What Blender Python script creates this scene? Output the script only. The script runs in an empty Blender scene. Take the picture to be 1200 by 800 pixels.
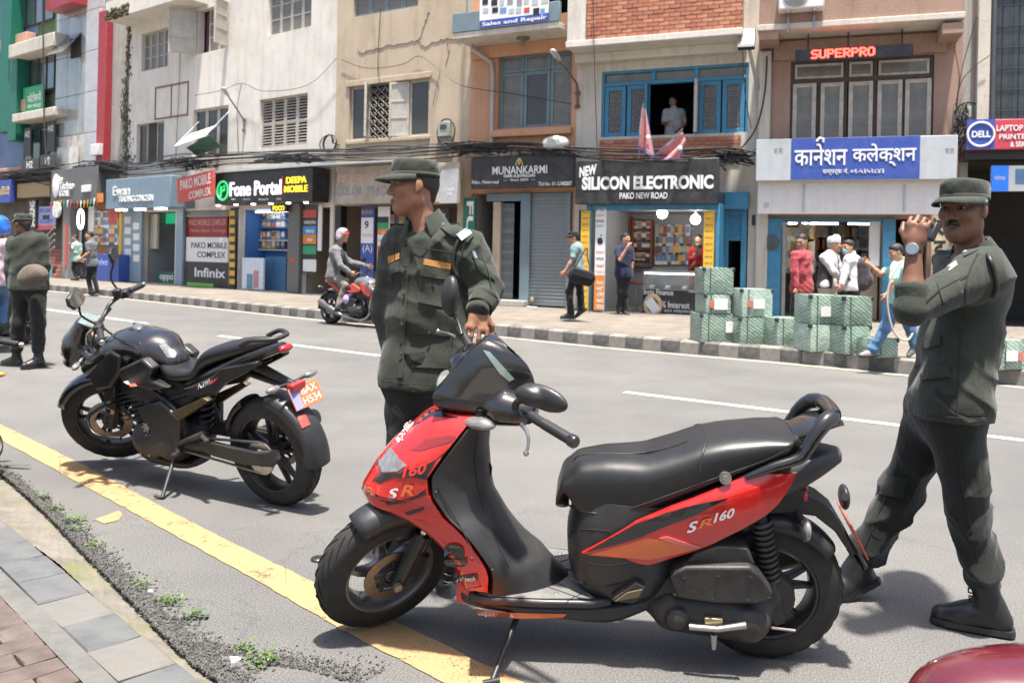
import bpy,bmesh,math,random
import numpy as np
from mathutils import Vector,Matrix,Quaternion
from mathutils.bvhtree import BVHTree
from mathutils.geometry import delaunay_2d_cdt
R=math.radians
random.seed(7);np.random.seed(7)
SC=bpy.context.scene
COL=SC.collection
FPX,CX,CY,HCAM,ROLL=1000.0,600.0,300.0,1.40,0.021
cam_d=bpy.data.cameras.new('camera');cam=bpy.data.objects.new('camera',cam_d);COL.objects.link(cam)
cam_d.sensor_width=36.0;cam_d.lens=36.0*FPX/1200.0
cam_d.shift_y=-(400.0-CY)/1200.0
cam_d.clip_start=0.05;cam_d.clip_end=500
_c,_s=math.cos(ROLL),math.sin(ROLL)
cam.matrix_world=Matrix(((_c,-_s,0,0),(0,0,-1,0),(_s,_c,0,HCAM),(0,0,0,1)))
cam_d.dof.use_dof=True;cam_d.dof.focus_distance=3.2;cam_d.dof.aperture_fstop=5.6
SC.camera=cam
SUN_EL,SUN_AZ=R(78),R(168)
world=bpy.data.worlds.new('World');SC.world=world;world.use_nodes=True
wn=world.node_tree.nodes;bg=wn['Background']
sky_n=wn.new('ShaderNodeTexSky');sky_n.sky_type='NISHITA';sky_n.sun_disc=False
sky_n.sun_elevation=SUN_EL;sky_n.sun_rotation=SUN_AZ;sky_n.dust_density=4.0;sky_n.air_density=1.0;sky_n.ozone_density=1.0
world.node_tree.links.new(sky_n.outputs[0],bg.inputs[0]);bg.inputs[1].default_value=0.105
sun_d=bpy.data.lights.new('sun','SUN');sun=bpy.data.objects.new('sun',sun_d);COL.objects.link(sun)
sun_d.energy=5.0;sun_d.angle=R(2.2);sun_d.color=(1.0,0.955,0.88)
_sd=Vector((math.sin(SUN_AZ)*math.cos(SUN_EL),math.cos(SUN_AZ)*math.cos(SUN_EL),math.sin(SUN_EL)))
sun.rotation_euler=_sd.to_track_quat('Z','Y').to_euler();sun.location=_sd*40
SC.view_settings.view_transform='Standard';SC.view_settings.look='None'
SC.view_settings.exposure=1.32;SC.view_settings.gamma=1.0;SC.view_settings.use_curve_mapping=False
SC.cycles.use_denoising=True;SC.cycles.max_bounces=6;SC.cycles.diffuse_bounces=4
SC.cycles.glossy_bounces=3;SC.cycles.transmission_bounces=4;SC.cycles.transparent_max_bounces=8
SC.cycles.caustics_reflective=False;SC.cycles.caustics_refractive=False;SC.cycles.sample_clamp_indirect=8
CAMP=Vector((0,0,HCAM))
def ray(x,y):
 dx,dy=x-CX,y-CY
 return Vector(((dx*_c+dy*_s)/FPX,1.0,-(-dx*_s+dy*_c)/FPX))
def at(x,y,Z):
 return CAMP+ray(x,y)*Z
def gnd(x,y,z=0.0):
 r=ray(x,y);return CAMP+r*((z-HCAM)/r.z)
class Frame:
 def __init__(s,M):s.M=M;s.I=M.inverted();s.o=s.I@CAMP
 def uv(s,px,py,y=0.0):
  d=s.I.to_3x3()@ray(px,py);t=(y-s.o.y)/d.y
  p=s.o+d*t;return p.x,p.z
 def at_u(s,px,u,py):
  d=s.I.to_3x3()@ray(px,py);t=(u-s.o.x)/d.x
  p=s.o+d*t;return p
 def rect(s,x0,y0,x1,y1,y=0.0):
  cx,cy=(x0+x1)/2,(y0+y1)/2
  return s.uv(x0,cy,y)[0],s.uv(x1,cy,y)[0],s.uv(cx,y1,y)[1],s.uv(cx,y0,y)[1]
def plan_frame(a,b):
 d=Vector((b[0]-a[0],b[1]-a[1],0)).normalized()
 n=Vector((-d.y,d.x,0))
 return Frame(Matrix(((d.x,n.x,0,a[0]),(d.y,n.y,0,a[1]),(0,0,1,0),(0,0,0,1))))
def tag(o,label=None,cat=None,group=None,kind=None):
 if label:o['label']=label
 if cat:o['category']=cat
 if group:o['group']=group
 if kind:o['kind']=kind
 return o
def thing(name,label,cat,M=None,group=None):
 o=bpy.data.objects.new(name,None);COL.objects.link(o);o.empty_display_size=.1
 if M is not None:o.matrix_world=M
 return tag(o,label,cat,group)
def link(name,me,parent=None,M=None):
 o=bpy.data.objects.new(name,me);COL.objects.link(o)
 if parent is not None:o.parent=parent
 if M is not None:o.matrix_local=M
 return o
def copy_tree(o,parent=None):
 c=o.copy();COL.objects.link(c);c.parent=parent
 for ch in[x for x in o.children]:copy_tree(ch,c)
 return c
def ident():return Matrix.Identity(4)
def T(x,y,z):return Matrix.Translation((x,y,z))
def RX(a):return Matrix.Rotation(a,4,'X')
def RY(a):return Matrix.Rotation(a,4,'Y')
def RZ(a):return Matrix.Rotation(a,4,'Z')
def basis(o,x,y,z):
 m=Matrix.Identity(4)
 for i,v in enumerate((x,y,z,o)):
  for j in range(3):m[j][i]=v[j]
 return m
def spline(pts,n=8,closed=False):
 P=[Vector(p)for p in pts];out=[];N=len(P)
 rng=range(N)if closed else range(N-1)
 for i in rng:
  if closed:a,b,c,d=P[i-1],P[i],P[(i+1)%N],P[(i+2)%N]
  else:a,b,c,d=P[max(i-1,0)],P[i],P[i+1],P[min(i+2,N-1)]
  for k in range(n):
   t=k/n
   out.append(.5*((2*b)+(c-a)*t+(2*a-5*b+4*c-d)*t*t+(3*b-a-3*c+d)*t**3))
 if not closed:out.append(P[-1].copy())
 return out
def lerp(a,b,t):return a+(b-a)*t
def interp(xs,ys,x):
 return float(np.interp(x,xs,ys))
class MB:
 def __init__(s,M=None):s.v=[];s.f=[];s.mi=[];s.M=M;s.cur=0
 def add(s,vs,fs,mi=None):
  b=len(s.v);M=s.M
  for p in vs:
   p=Vector(p);s.v.append(tuple(M@p)if M is not None else tuple(p))
  for f in fs:s.f.append([i+b for i in f]);s.mi.append(s.cur if mi is None else mi)
  return s
 def box(s,x0,x1,y0,y1,z0,z1,mi=None,M=None):
  vs=[Vector((x,y,z))for z in(z0,z1)for y in(y0,y1)for x in(x0,x1)]
  if M is not None:vs=[M@v for v in vs]
  return s.add(vs,[(0,2,3,1),(4,5,7,6),(0,1,5,4),(2,6,7,3),(0,4,6,2),(1,3,7,5)],mi)
 def quad(s,a,b,c,d,mi=None):return s.add([a,b,c,d],[(0,1,2,3)],mi)
 def rings(s,rings,close=True,cap=True,mi=None):
  n=len(rings[0]);vs=[p for r in rings for p in r];fs=[]
  for i in range(len(rings)-1):
   for j in range(n if close else n-1):
    k=(j+1)%n
    fs.append((i*n+j,i*n+k,(i+1)*n+k,(i+1)*n+j))
  if cap and close:
   fs.append(tuple(range(n))[::-1]);m=(len(rings)-1)*n;fs.append(tuple(range(m,m+n)))
  return s.add(vs,fs,mi)
 def tube(s,path,r,n=8,cap=True,mi=None,flat=1.0,up=None):
  P=[Vector(p)for p in path];rings=[];N=len(P)
  rr=r if hasattr(r,'__len__')else[r]*N
  if len(rr)!=N:rr=np.interp(np.linspace(0,1,N),np.linspace(0,1,len(rr)),rr)
  prev=None
  for i,p in enumerate(P):
   t=(P[min(i+1,N-1)]-P[max(i-1,0)])
   if t.length<1e-9:t=Vector((0,0,1))
   t.normalize()
   if prev is None:
    a=Vector(up)if up is not None else(Vector((0,0,1))if abs(t.z)<.9 else Vector((1,0,0)))
    e1=(a-t*a.dot(t)).normalized()
   else:e1=(prev-t*prev.dot(t)).normalized()
   prev=e1;e2=t.cross(e1)
   rings.append([p+(e1*math.cos(q)*flat+e2*math.sin(q))*rr[i]for q in[2*math.pi*k/n for k in range(n)]])
  return s.rings(rings,True,cap,mi)
 def lathe(s,prof,o=(0,0,0),ax=(0,0,1),n=24,mi=None,a0=0,a1=2*math.pi,ref=None,cap=False):
  ax=Vector(ax).normalized();o=Vector(o)
  t=Vector(ref)if ref is not None else(Vector((1,0,0))if abs(ax.x)<.9 else Vector((0,0,1)))
  e1=(t-ax*t.dot(ax)).normalized();e2=ax.cross(e1)
  full=abs(a1-a0-2*math.pi)<1e-6
  m=n if full else n+1;rings=[]
  for r,h in prof:
   rings.append([o+ax*h+(e1*math.cos(a0+(a1-a0)*k/n)+e2*math.sin(a0+(a1-a0)*k/n))*r for k in range(m)])
  return s.rings(rings,full,cap,mi)
 def ball(s,c,r,n=12,mi=None,M=None):
  c=Vector(c);r=(r,r,r)if not hasattr(r,'__len__')else r
  rings=[]
  for i in range(n//2+1):
   a=math.pi*min(max(i/(n//2),.02),.98);z=-math.cos(a);q=math.sin(a)
   ring=[Vector((math.cos(2*math.pi*k/n)*q*r[0],math.sin(2*math.pi*k/n)*q*r[1],z*r[2]))for k in range(n)]
   rings.append([c+(M@p if M is not None else p)for p in ring])
  return s.rings(rings,True,True,mi)
 def panel(s,poly,fn,step=None,mi=None,two=True):
  """fill a 2-d outline with triangles; fn(a,b,t) gives the 3-d point, t=0 front, t=1 back"""
  V,F,B=fill2d(poly,step)
  n=len(V);vs=[fn(a,b,0)for a,b in V];fs=[tuple(f)for f in F]
  if two:
   vs+=[fn(a,b,1)for a,b in V];fs+=[tuple(i+n for i in f)[::-1]for f in F]
   for i,j in B:fs.append((j,i,i+n,j+n))
  return s.add(vs,fs,mi)
 def build(s,name,mats,parent=None,smooth=None,bevel=0,seg=2,label=None,sub=0,recalc=False):
  me=bpy.data.meshes.new(name);me.from_pydata(s.v,[],s.f)
  if not isinstance(mats,(list,tuple)):mats=[mats]
  for m in mats:me.materials.append(m)
  if len(mats)>1:me.polygons.foreach_set('material_index',s.mi)
  if recalc:
   bm=bmesh.new();bm.from_mesh(me);bmesh.ops.remove_doubles(bm,verts=bm.verts,dist=1e-5);bmesh.ops.recalc_face_normals(bm,faces=bm.faces);bm.to_mesh(me);bm.free()
  me.update()
  if smooth is not None:
   me.polygons.foreach_set('use_smooth',[True]*len(me.polygons))
   if smooth<180:me.set_sharp_from_angle(angle=R(smooth))
  o=link(name,me,parent)
  if bevel:
   m=o.modifiers.new('bevel','BEVEL');m.width=bevel;m.segments=seg;m.limit_method='ANGLE';m.angle_limit=R(35)
   if smooth is None:me.polygons.foreach_set('use_smooth',[True]*len(me.polygons));me.set_sharp_from_angle(angle=R(40))
  if sub:
   m=o.modifiers.new('sub','SUBSURF');m.levels=sub;m.render_levels=sub
  if label:o['label']=label
  return o
def fill2d(poly,step=None):
 P=[Vector((p[0],p[1]))for p in poly]
 if step:
  Q=[]
  for i,p in enumerate(P):
   q=P[(i+1)%len(P)];k=max(1,int((q-p).length/step+.5))
   Q+=[p.lerp(q,t/k)for t in range(k)]
  P=Q
 n=len(P);pts=list(P)
 if step:
  x0=min(p.x for p in P);x1=max(p.x for p in P);y0=min(p.y for p in P);y1=max(p.y for p in P)
  x=x0+step*.5;r=0
  ys=np.arange(y0+step*.4,y1,step*.87)
  for yy in ys:
   r^=1
   for xx in np.arange(x0+step*(.3+.5*r),x1,step):
    if inside(P,xx,yy)and min((Vector((xx,yy))-p).length for p in P)>step*.45:pts.append(Vector((xx,yy)))
 V,E,F,*_=delaunay_2d_cdt(pts,[(i,(i+1)%n)for i in range(n)],[list(range(n))],1,1e-7)
 V=[(v.x,v.y)for v in V]
 out=[];cnt={}
 for f in F:
  a=sum(V[f[i]][0]*V[f[(i+1)%3]][1]-V[f[(i+1)%3]][0]*V[f[i]][1]for i in range(3))
  if a<0:f=f[::-1]
  out.append(list(f))
  for i in range(3):cnt[(f[i],f[(i+1)%3])]=1
 B=[(i,j)for(i,j)in cnt if(j,i)not in cnt]
 return V,out,B
def inside(P,x,y):
 c=False;j=len(P)-1
 for i in range(len(P)):
  if(P[i].y>y)!=(P[j].y>y)and x<(P[j].x-P[i].x)*(y-P[i].y)/(P[j].y-P[i].y)+P[i].x:c=not c
  j=i
 return c
_txt={}
def text_mesh(s,bold=0.0,shear=0.0,spacing=1.0,align='CENTER'):
 key=(s,bold,shear,spacing,align)
 if key in _txt:return _txt[key]
 c=bpy.data.curves.new('lettering','FONT');c.body=s;c.offset=bold;c.shear=shear;c.space_character=spacing
 c.align_x=align;c.resolution_u=3;c.space_line=.95
 o=bpy.data.objects.new('lettering',c);COL.objects.link(o)
 dg=bpy.context.evaluated_depsgraph_get();dg.update()
 me=bpy.data.meshes.new_from_object(o.evaluated_get(dg))
 V=np.empty(len(me.vertices)*3,dtype=np.float32);me.vertices.foreach_get('co',V);V=V.reshape(-1,3)[:,:2]
 F=[list(p.vertices)for p in me.polygons]
 bpy.data.objects.remove(o);bpy.data.curves.remove(c);bpy.data.meshes.remove(me)
 if len(V):
  lo,hi=V.min(0),V.max(0);V=(V-lo)/np.maximum(hi-lo,1e-6)
 _txt[key]=(V,F);return _txt[key]
def text_into(mb,s,x0,x1,y0,y1,fn,depth=True,mi=None,**kw):
 """lay lettering into the rectangle x0..x1, y0..y1; fn(a,b,t) maps to 3-d"""
 V,F=text_mesh(s,**kw)
 if not len(V):return
 W=[(x0+(x1-x0)*a,y0+(y1-y0)*b)for a,b in V];n=len(W)
 vs=[fn(a,b,0)for a,b in W];fs=[tuple(f)for f in F]
 if depth:
  vs+=[fn(a,b,1)for a,b in W];cnt=set()
  for f in F:
   for i in range(len(f)):cnt.add((f[i],f[(i+1)%len(f)]))
  for(i,j)in cnt:
   if(j,i)not in cnt:fs.append((j,i,i+n,j+n))
 mb.add(vs,fs,mi)
def rot_to(d):
 return Vector((1,0,0)).rotation_difference(Vector(d).normalized()).to_matrix()
def seg(a,b,ra,rb,k=.02,flat=None,op=1):return('seg',np.array(a,float),np.array(b,float),ra,rb,k,flat,op)
def cut(o,n):return('cut',np.array(o,float),np.array(n,float)/np.linalg.norm(n))
def ell(c,r,k=.02,rot=None,op=1):return('ell',np.array(c,float),np.array(r,float),rot,0,k,None,op)
def sdf_mesh(prims,res,clip=None,noise=None):
 lo=np.full(3,1e9);hi=np.full(3,-1e9);bb=[]
 for p in prims:
  if p[0]=='cut':bb.append(None);continue
  k=p[5]
  if p[0]=='seg':
   m=max(p[3],p[4]);a=np.minimum(p[1],p[2])-m;b=np.maximum(p[1],p[2])+m
  else:
   m=p[2].max();a=p[1]-m;b=p[1]+m
  bb.append((a-k-2*res,b+k+2*res))
  if p[7]>0:lo=np.minimum(lo,a);hi=np.maximum(hi,b)
 lo-=3*res;hi+=3*res
 N=np.ceil((hi-lo)/res).astype(int)+1
 f=np.full(N,1.0,dtype=np.float32)
 ax=[(lo[i]+res*np.arange(N[i])).astype(np.float32)for i in range(3)]
 for p,ab in zip(prims,bb):
  if ab is None:
   D=(ax[0][:,None,None]-p[1][0])*p[2][0]+(ax[1][None,:,None]-p[1][1])*p[2][1]+(ax[2][None,None,:]-p[1][2])*p[2][2]
   f=np.maximum(f,D.astype(np.float32));continue
  a,b=ab
  i0=np.maximum(((a-lo)/res).astype(int),0);i1=np.minimum(((b-lo)/res).astype(int)+2,N)
  if(i1<=i0).any():continue
  X=ax[0][i0[0]:i1[0],None,None];Y=ax[1][None,i0[1]:i1[1],None];Z=ax[2][None,None,i0[2]:i1[2]]
  k=p[5]
  if p[0]=='seg':
   A,B,ra,rb,flat=p[1],p[2],p[3],p[4],p[6]
   d=B-A;L=d.dot(d)+1e-12
   if flat is not None:
    n,g=flat;n=np.array(n,float)
   px,py,pz=X-A[0],Y-A[1],Z-A[2]
   t=np.clip((px*d[0]+py*d[1]+pz*d[2])/L,0,1)
   qx,qy,qz=px-t*d[0],py-t*d[1],pz-t*d[2]
   q2=qx*qx+qy*qy+qz*qz
   if flat is not None:
    w=qx*n[0]+qy*n[1]+qz*n[2];q2=q2+(g*g-1)*w*w
   D=np.sqrt(q2)-(ra+(rb-ra)*t)
  else:
   px,py,pz=X-p[1][0],Y-p[1][1],Z-p[1][2];r=p[2];M=p[3]
   if M is not None:
    M=np.array(M);qx=px*M[0][0]+py*M[1][0]+pz*M[2][0];qy=px*M[0][1]+py*M[1][1]+pz*M[2][1];qz=px*M[0][2]+py*M[1][2]+pz*M[2][2]
   else:qx,qy,qz=px,py,pz
   l=np.sqrt((qx/r[0])**2+(qy/r[1])**2+(qz/r[2])**2)
   g=np.sqrt((qx/r[0]**2)**2+(qy/r[1]**2)**2+(qz/r[2]**2)**2)+1e-9
   D=l*(l-1)/g
  sl=(slice(i0[0],i1[0]),slice(i0[1],i1[1]),slice(i0[2],i1[2]));F=f[sl]
  if p[7]>0:
   h=np.clip(.5+.5*(F-D)/k,0,1);f[sl]=F+(D-F)*h-k*h*(1-h)
  else:
   D=-D;h=np.clip(.5-.5*(F-D)/k,0,1);f[sl]=F+(D-F)*h+k*h*(1-h)
 if noise is not None:f=f+noise(ax[0][:,None,None],ax[1][None,:,None],ax[2][None,None,:]).astype(np.float32)
 if clip is not None:
  for(o,n)in clip:
   D=(ax[0][:,None,None]-o[0])*n[0]+(ax[1][None,:,None]-o[1])*n[1]+(ax[2][None,None,:]-o[2])*n[2]
   f=np.maximum(f,D)
 return nets(f,lo,res)
def nets(f,lo,res):
 s=f<0;n=np.array(f.shape)-1
 c=np.zeros(n,dtype=np.int8)
 for i in(0,1):
  for j in(0,1):
   for k in(0,1):c+=s[i:n[0]+i,j:n[1]+j,k:n[2]+k]
 act=(c>0)&(c<8);idx=np.argwhere(act);vid=np.full(n,-1,dtype=np.int64);vid[act]=np.arange(len(idx))
 cor={}
 for i in(0,1):
  for j in(0,1):
   for k in(0,1):cor[(i,j,k)]=f[idx[:,0]+i,idx[:,1]+j,idx[:,2]+k]
 acc=np.zeros((len(idx),3));cnt=np.zeros(len(idx))
 for a in cor:
  for d in range(3):
   if a[d]==0:
    b=list(a);b[d]=1;b=tuple(b);fa,fb=cor[a],cor[b]
    m=(fa<0)!=(fb<0);t=np.where(m,fa/np.where(m,fa-fb,1),0)
    P=np.zeros((len(idx),3))+np.array(a);P[:,d]=t
    acc+=P*m[:,None];cnt+=m
 V=lo+(idx+acc/cnt[:,None])*res
 Q=[]
 for d in range(3):
  u,v=(d+1)%3,(d+2)%3
  sl0=[slice(None)]*3;sl1=[slice(None)]*3;sl0[d]=slice(0,-1);sl1[d]=slice(1,None)
  e=np.argwhere(s[tuple(sl0)]!=s[tuple(sl1)])
  e=e[(e[:,u]>0)&(e[:,v]>0)&(e[:,u]<n[u])&(e[:,v]<n[v])]
  if not len(e):continue
  neg=s[e[:,0],e[:,1],e[:,2]]
  def g(du,dv):
   q=e.copy();q[:,u]-=du;q[:,v]-=dv;return vid[q[:,0],q[:,1],q[:,2]]
  q=np.stack([g(1,1),g(0,1),g(0,0),g(1,0)],1)
  q[~neg]=q[~neg][:,::-1];Q.append(q)
 Q=np.concatenate(Q);Q=Q[(Q>=0).all(1)]
 return V,Q
def np_mesh(name,V,Q,mats,parent=None,matidx=None,label=None,M=None):
 me=bpy.data.meshes.new(name);V=np.asarray(V,dtype=np.float64)
 if M is not None:V=V@np.array(M.to_3x3()).T+np.array(M.translation)
 me.vertices.add(len(V));me.vertices.foreach_set('co',V.astype(np.float32).ravel())
 k=Q.shape[1];me.loops.add(Q.size);me.loops.foreach_set('vertex_index',Q.astype(np.int32).ravel())
 me.polygons.add(len(Q));me.polygons.foreach_set('loop_start',(np.arange(len(Q))*k).astype(np.int32))
 me.polygons.foreach_set('use_smooth',[True]*len(Q))
 for m in(mats if isinstance(mats,(list,tuple))else[mats]):me.materials.append(m)
 if matidx is not None:me.polygons.foreach_set('material_index',np.asarray(matidx,dtype=np.int32))
 me.update(calc_edges=True);me.validate()
 o=link(name,me,parent)
 if label:o['label']=label
 return o
def relax(V,Q,it=2,w=.5):
 n=len(V);e=np.concatenate([Q[:,[i,(i+1)%4]]for i in range(4)])
 for _ in range(it):
  S=np.zeros((n,3));C=np.zeros(n)
  for d in range(3):S[:,d]=np.bincount(e[:,0],V[e[:,1],d],n)+np.bincount(e[:,1],V[e[:,0],d],n)
  C=np.bincount(e[:,0],minlength=n)+np.bincount(e[:,1],minlength=n)
  V=V+(S/np.maximum(C,1)[:,None]-V)*w
 return V
def bvh_of(*objs):
 vs=[];fs=[]
 for o in objs:
  M=world_of(o);b=len(vs);vs+=[M@v.co for v in o.data.vertices];fs+=[tuple(i+b for i in p.vertices)for p in o.data.polygons]
 return BVHTree.FromPolygons(vs,fs)
def world_of(o):
 M=o.matrix_local.copy()if o.parent is None else o.matrix_basis.copy()
 p=o.parent
 while p is not None:M=p.matrix_basis@M;p=p.parent
 return M
def stick(bvh,Minv,px,py,off,last=[None]):
 d=ray(px,py).normalized();h=bvh.ray_cast(CAMP,d)
 if h[0]is None:
  h=(CAMP+d*last[0],None)if last[0]else(CAMP+d*3,None)
  return Minv@(h[0]-d*off)
 last[0]=(h[0]-CAMP).length
 return Minv@(h[0]-d*off)
def patch(name,poly,bvh,mat,parent,off=.004,thick=.003,step=6,label=None,smooth=60):
 """a piece that lies on a surface: outline given by sight lines"""
 Minv=world_of(parent).inverted()if parent is not None else ident();mb=MB()
 mb.panel([(a,-b)for a,b in poly],lambda a,b,t:stick(bvh,Minv,a,-b,off-t*thick),step)
 return mb.build(name,mat,parent,smooth=smooth,label=label)
MATS={}
def nodes(name):
 m=bpy.data.materials.new(name);m.use_nodes=True;nt=m.node_tree
 return m,nt,nt.nodes['Principled BSDF'],nt.nodes,nt.links
def ramp(N,stops):
 r=N.new('ShaderNodeValToRGB');e=r.color_ramp.elements
 while len(e)<len(stops):e.new(.5)
 for i,(p,c)in enumerate(stops):e[i].position=p;e[i].color=(c[0],c[1],c[2],1)if hasattr(c,'__len__')else(c,c,c,1)
 return r
def noise_n(N,L,scale,detail=4,rough=.6,vec=None,sc=None):
 n=N.new('ShaderNodeTexNoise');n.inputs['Scale'].default_value=scale;n.inputs['Detail'].default_value=detail;n.inputs['Roughness'].default_value=rough
 if vec is not None:
  if sc is not None:
   m=N.new('ShaderNodeMapping');m.inputs['Scale'].default_value=sc;L.new(vec,m.inputs[0]);vec=m.outputs[0]
  L.new(vec,n.inputs['Vector'])
 return n
def mixc(N,L,fac,a,b,mode='MIX'):
 m=N.new('ShaderNodeMix');m.data_type='RGBA';m.blend_type=mode
 for sock,v in((m.inputs[0],fac),(m.inputs[6],a),(m.inputs[7],b)):
  if hasattr(v,'links'):L.new(v,sock)
  elif hasattr(v,'__len__'):sock.default_value=(v[0],v[1],v[2],1)
  else:sock.default_value=v
 return m.outputs[2]
def mat(name,col,rough=.5,metal=0.0,var=.18,vs=6.0,bump=0.0,bs=60.0,dirt=0.0,dcol=(.16,.13,.1),ds=3.0,coat=0.0,emit=None,es=1.0,spec=.5,streak=0.0,sheen=0.0,alpha=None,weave=0.0):
 if name in MATS:return MATS[name]
 m,nt,P,N,L=nodes(name);tc=N.new('ShaderNodeTexCoord').outputs['Object']
 c=(*col,1);out=None
 if var:
  n=noise_n(N,L,vs,5,.65,tc)
  r=ramp(N,[(.25,[x*(1-var)for x in col]),(.75,[min(1,x*(1+var))for x in col])]);L.new(n.outputs[0],r.inputs[0]);out=r.outputs[0]
 if dirt:
  n2=noise_n(N,L,ds,6,.7,tc);r2=ramp(N,[(.5-.25*dirt,0.),(.78-.2*dirt,min(1.,dirt+.2))]);L.new(n2.outputs[0],r2.inputs[0])
  out=mixc(N,L,r2.outputs[0],out if out is not None else col,dcol)
 if streak:
  n3=noise_n(N,L,2.2,6,.7,tc,(3.2,3.2,.22));r3=ramp(N,[(.48,0.),(.75,streak)]);L.new(n3.outputs[0],r3.inputs[0])
  out=mixc(N,L,r3.outputs[0],out if out is not None else col,dcol)
 if out is not None:L.new(out,P.inputs['Base Color'])
 else:P.inputs['Base Color'].default_value=c
 P.inputs['Roughness'].default_value=rough;P.inputs['Metallic'].default_value=metal;P.inputs['Specular IOR Level'].default_value=spec
 if dirt and rough<.5:
  rr=N.new('ShaderNodeMath');rr.operation='MULTIPLY_ADD';L.new(r2.outputs[0],rr.inputs[0]);rr.inputs[1].default_value=.4;rr.inputs[2].default_value=rough;L.new(rr.outputs[0],P.inputs['Roughness'])
 if coat:P.inputs['Coat Weight'].default_value=coat;P.inputs['Coat Roughness'].default_value=.04
 if sheen:P.inputs['Sheen Weight'].default_value=sheen
 if bump:
  nb=noise_n(N,L,bs,5,.6,tc);b=N.new('ShaderNodeBump');b.inputs['Strength'].default_value=bump;b.inputs['Distance'].default_value=.01
  L.new(nb.outputs[0],b.inputs['Height']);L.new(b.outputs[0],P.inputs['Normal'])
 if emit is not None:P.inputs['Emission Color'].default_value=(*emit,1);P.inputs['Emission Strength'].default_value=es
 if alpha is not None:P.inputs['Alpha'].default_value=alpha
 MATS[name]=m;return m
def glass(name,tint=(.05,.06,.06),rough=.08,alpha=.55):
 if name in MATS:return MATS[name]
 m,nt,P,N,L=nodes(name);P.inputs['Base Color'].default_value=(*tint,1);P.inputs['Roughness'].default_value=rough;P.inputs['Alpha'].default_value=alpha
 P.inputs['Specular IOR Level'].default_value=.8;MATS[name]=m;return m
def asphalt_mat():
 m,nt,P,N,L=nodes('asphalt');tc=N.new('ShaderNodeTexCoord').outputs['Object']
 fine=noise_n(N,L,150,4,.85,tc);mid=noise_n(N,L,1.3,5,.6,tc);big=noise_n(N,L,.28,4,.6,tc)
 r1=ramp(N,[(.35,(.045,.0445,.0435)),(.5,(.115,.113,.11)),(.65,(.235,.231,.223))]);L.new(fine.outputs[0],r1.inputs[0])
 r2=ramp(N,[(.3,(.88,.88,.88)),(.7,(1.1,1.09,1.07))]);L.new(mid.outputs[0],r2.inputs[0])
 r3=ramp(N,[(.35,(.86,.86,.87)),(.65,(1.07,1.06,1.04))]);L.new(big.outputs[0],r3.inputs[0])
 c=mixc(N,L,1.0,r1.outputs[0],r2.outputs[0],'MULTIPLY');c=mixc(N,L,1.0,c,r3.outputs[0],'MULTIPLY')
 st=noise_n(N,L,3.1,3,.5,tc);r4=ramp(N,[(.64,0.),(.76,.5)]);L.new(st.outputs[0],r4.inputs[0]);c=mixc(N,L,r4.outputs[0],c,(.11,.105,.1))
 v=N.new('ShaderNodeTexVoronoi');v.feature='DISTANCE_TO_EDGE';v.inputs['Scale'].default_value=.55
 wv=noise_n(N,L,2.5,5,.7,tc);wm=N.new('ShaderNodeMix');wm.data_type='VECTOR';wm.inputs[0].default_value=.35;L.new(tc,wm.inputs[4]);L.new(wv.outputs['Color'],wm.inputs[5]);L.new(wm.outputs[1],v.inputs['Vector'])
 r5=ramp(N,[(.0,.5),(.004,.0)]);L.new(v.outputs[0],r5.inputs[0]);c=mixc(N,L,r5.outputs[0],c,(.07,.068,.065))
 L.new(c,P.inputs['Base Color']);P.inputs['Roughness'].default_value=.82;P.inputs['Specular IOR Level'].default_value=.3
 b=N.new('ShaderNodeBump');b.inputs['Strength'].default_value=.55;b.inputs['Distance'].default_value=.006;L.new(fine.outputs[0],b.inputs['Height']);L.new(b.outputs[0],P.inputs['Normal'])
 return m
M_ASPH=asphalt_mat()
def paint_mat(name,col,wear=.42):
 m,nt,P,N,L=nodes(name);tc=N.new('ShaderNodeTexCoord').outputs['Object']
 fine=noise_n(N,L,120,3,.7,tc);mid=noise_n(N,L,5,5,.7,tc)
 r1=ramp(N,[(.3,[x*.72 for x in col]),(.65,[min(1,x*1.08)for x in col])]);L.new(fine.outputs[0],r1.inputs[0])
 a=N.new('ShaderNodeMath');a.operation='MULTIPLY_ADD';L.new(fine.outputs[0],a.inputs[0]);a.inputs[1].default_value=.5;L.new(mid.outputs[0],a.inputs[2])
 r2=ramp(N,[(wear+.08,0.),(wear+.16,1.)]);L.new(a.outputs[0],r2.inputs[0])
 L.new(r1.outputs[0],P.inputs['Base Color']);P.inputs['Roughness'].default_value=.75;L.new(r2.outputs[0],P.inputs['Alpha'])
 b=N.new('ShaderNodeBump');b.inputs['Strength'].default_value=.3;b.inputs['Distance'].default_value=.004;L.new(fine.outputs[0],b.inputs['Height']);L.new(b.outputs[0],P.inputs['Normal'])
 return m
M_YEL=paint_mat('yellow_road_paint',(.34,.22,.105),.50);M_WHITE=paint_mat('white_road_paint',(.6,.6,.585),.36)
PAVZ=.19
KERB=[gnd(*p)for p in[(-140,322),(55,340),(200,355),(365,373),(580,393),(720,407),(917,424),(1061,438),(1200,452)]]
_d0=(KERB[0]-KERB[1]).normalized();_d1=(KERB[-1]-KERB[-2]).normalized()
KERB=[KERB[0]+_d0*30,KERB[0]+_d0*10]+KERB+[KERB[-1]+_d1*3,KERB[-1]+_d1*7,KERB[-1]+_d1*14]
kl=spline(KERB,10)
def lin(P,n):
 out=[]
 for i in range(len(P)-1):out+=[P[i].lerp(P[i+1],k/n)for k in range(n)]
 return out+[P[-1]]
FA=[(-30.5,43.4),(-17.6,33.6),(-5.05,24.0),(-1.12,21.5),(1.45,20.2),(5.3,18.6),(9.05,17.3),(15.5,15.4)]
FRM=[plan_frame(FA[i],FA[i+1])for i in range(len(FA)-1)]
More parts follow.
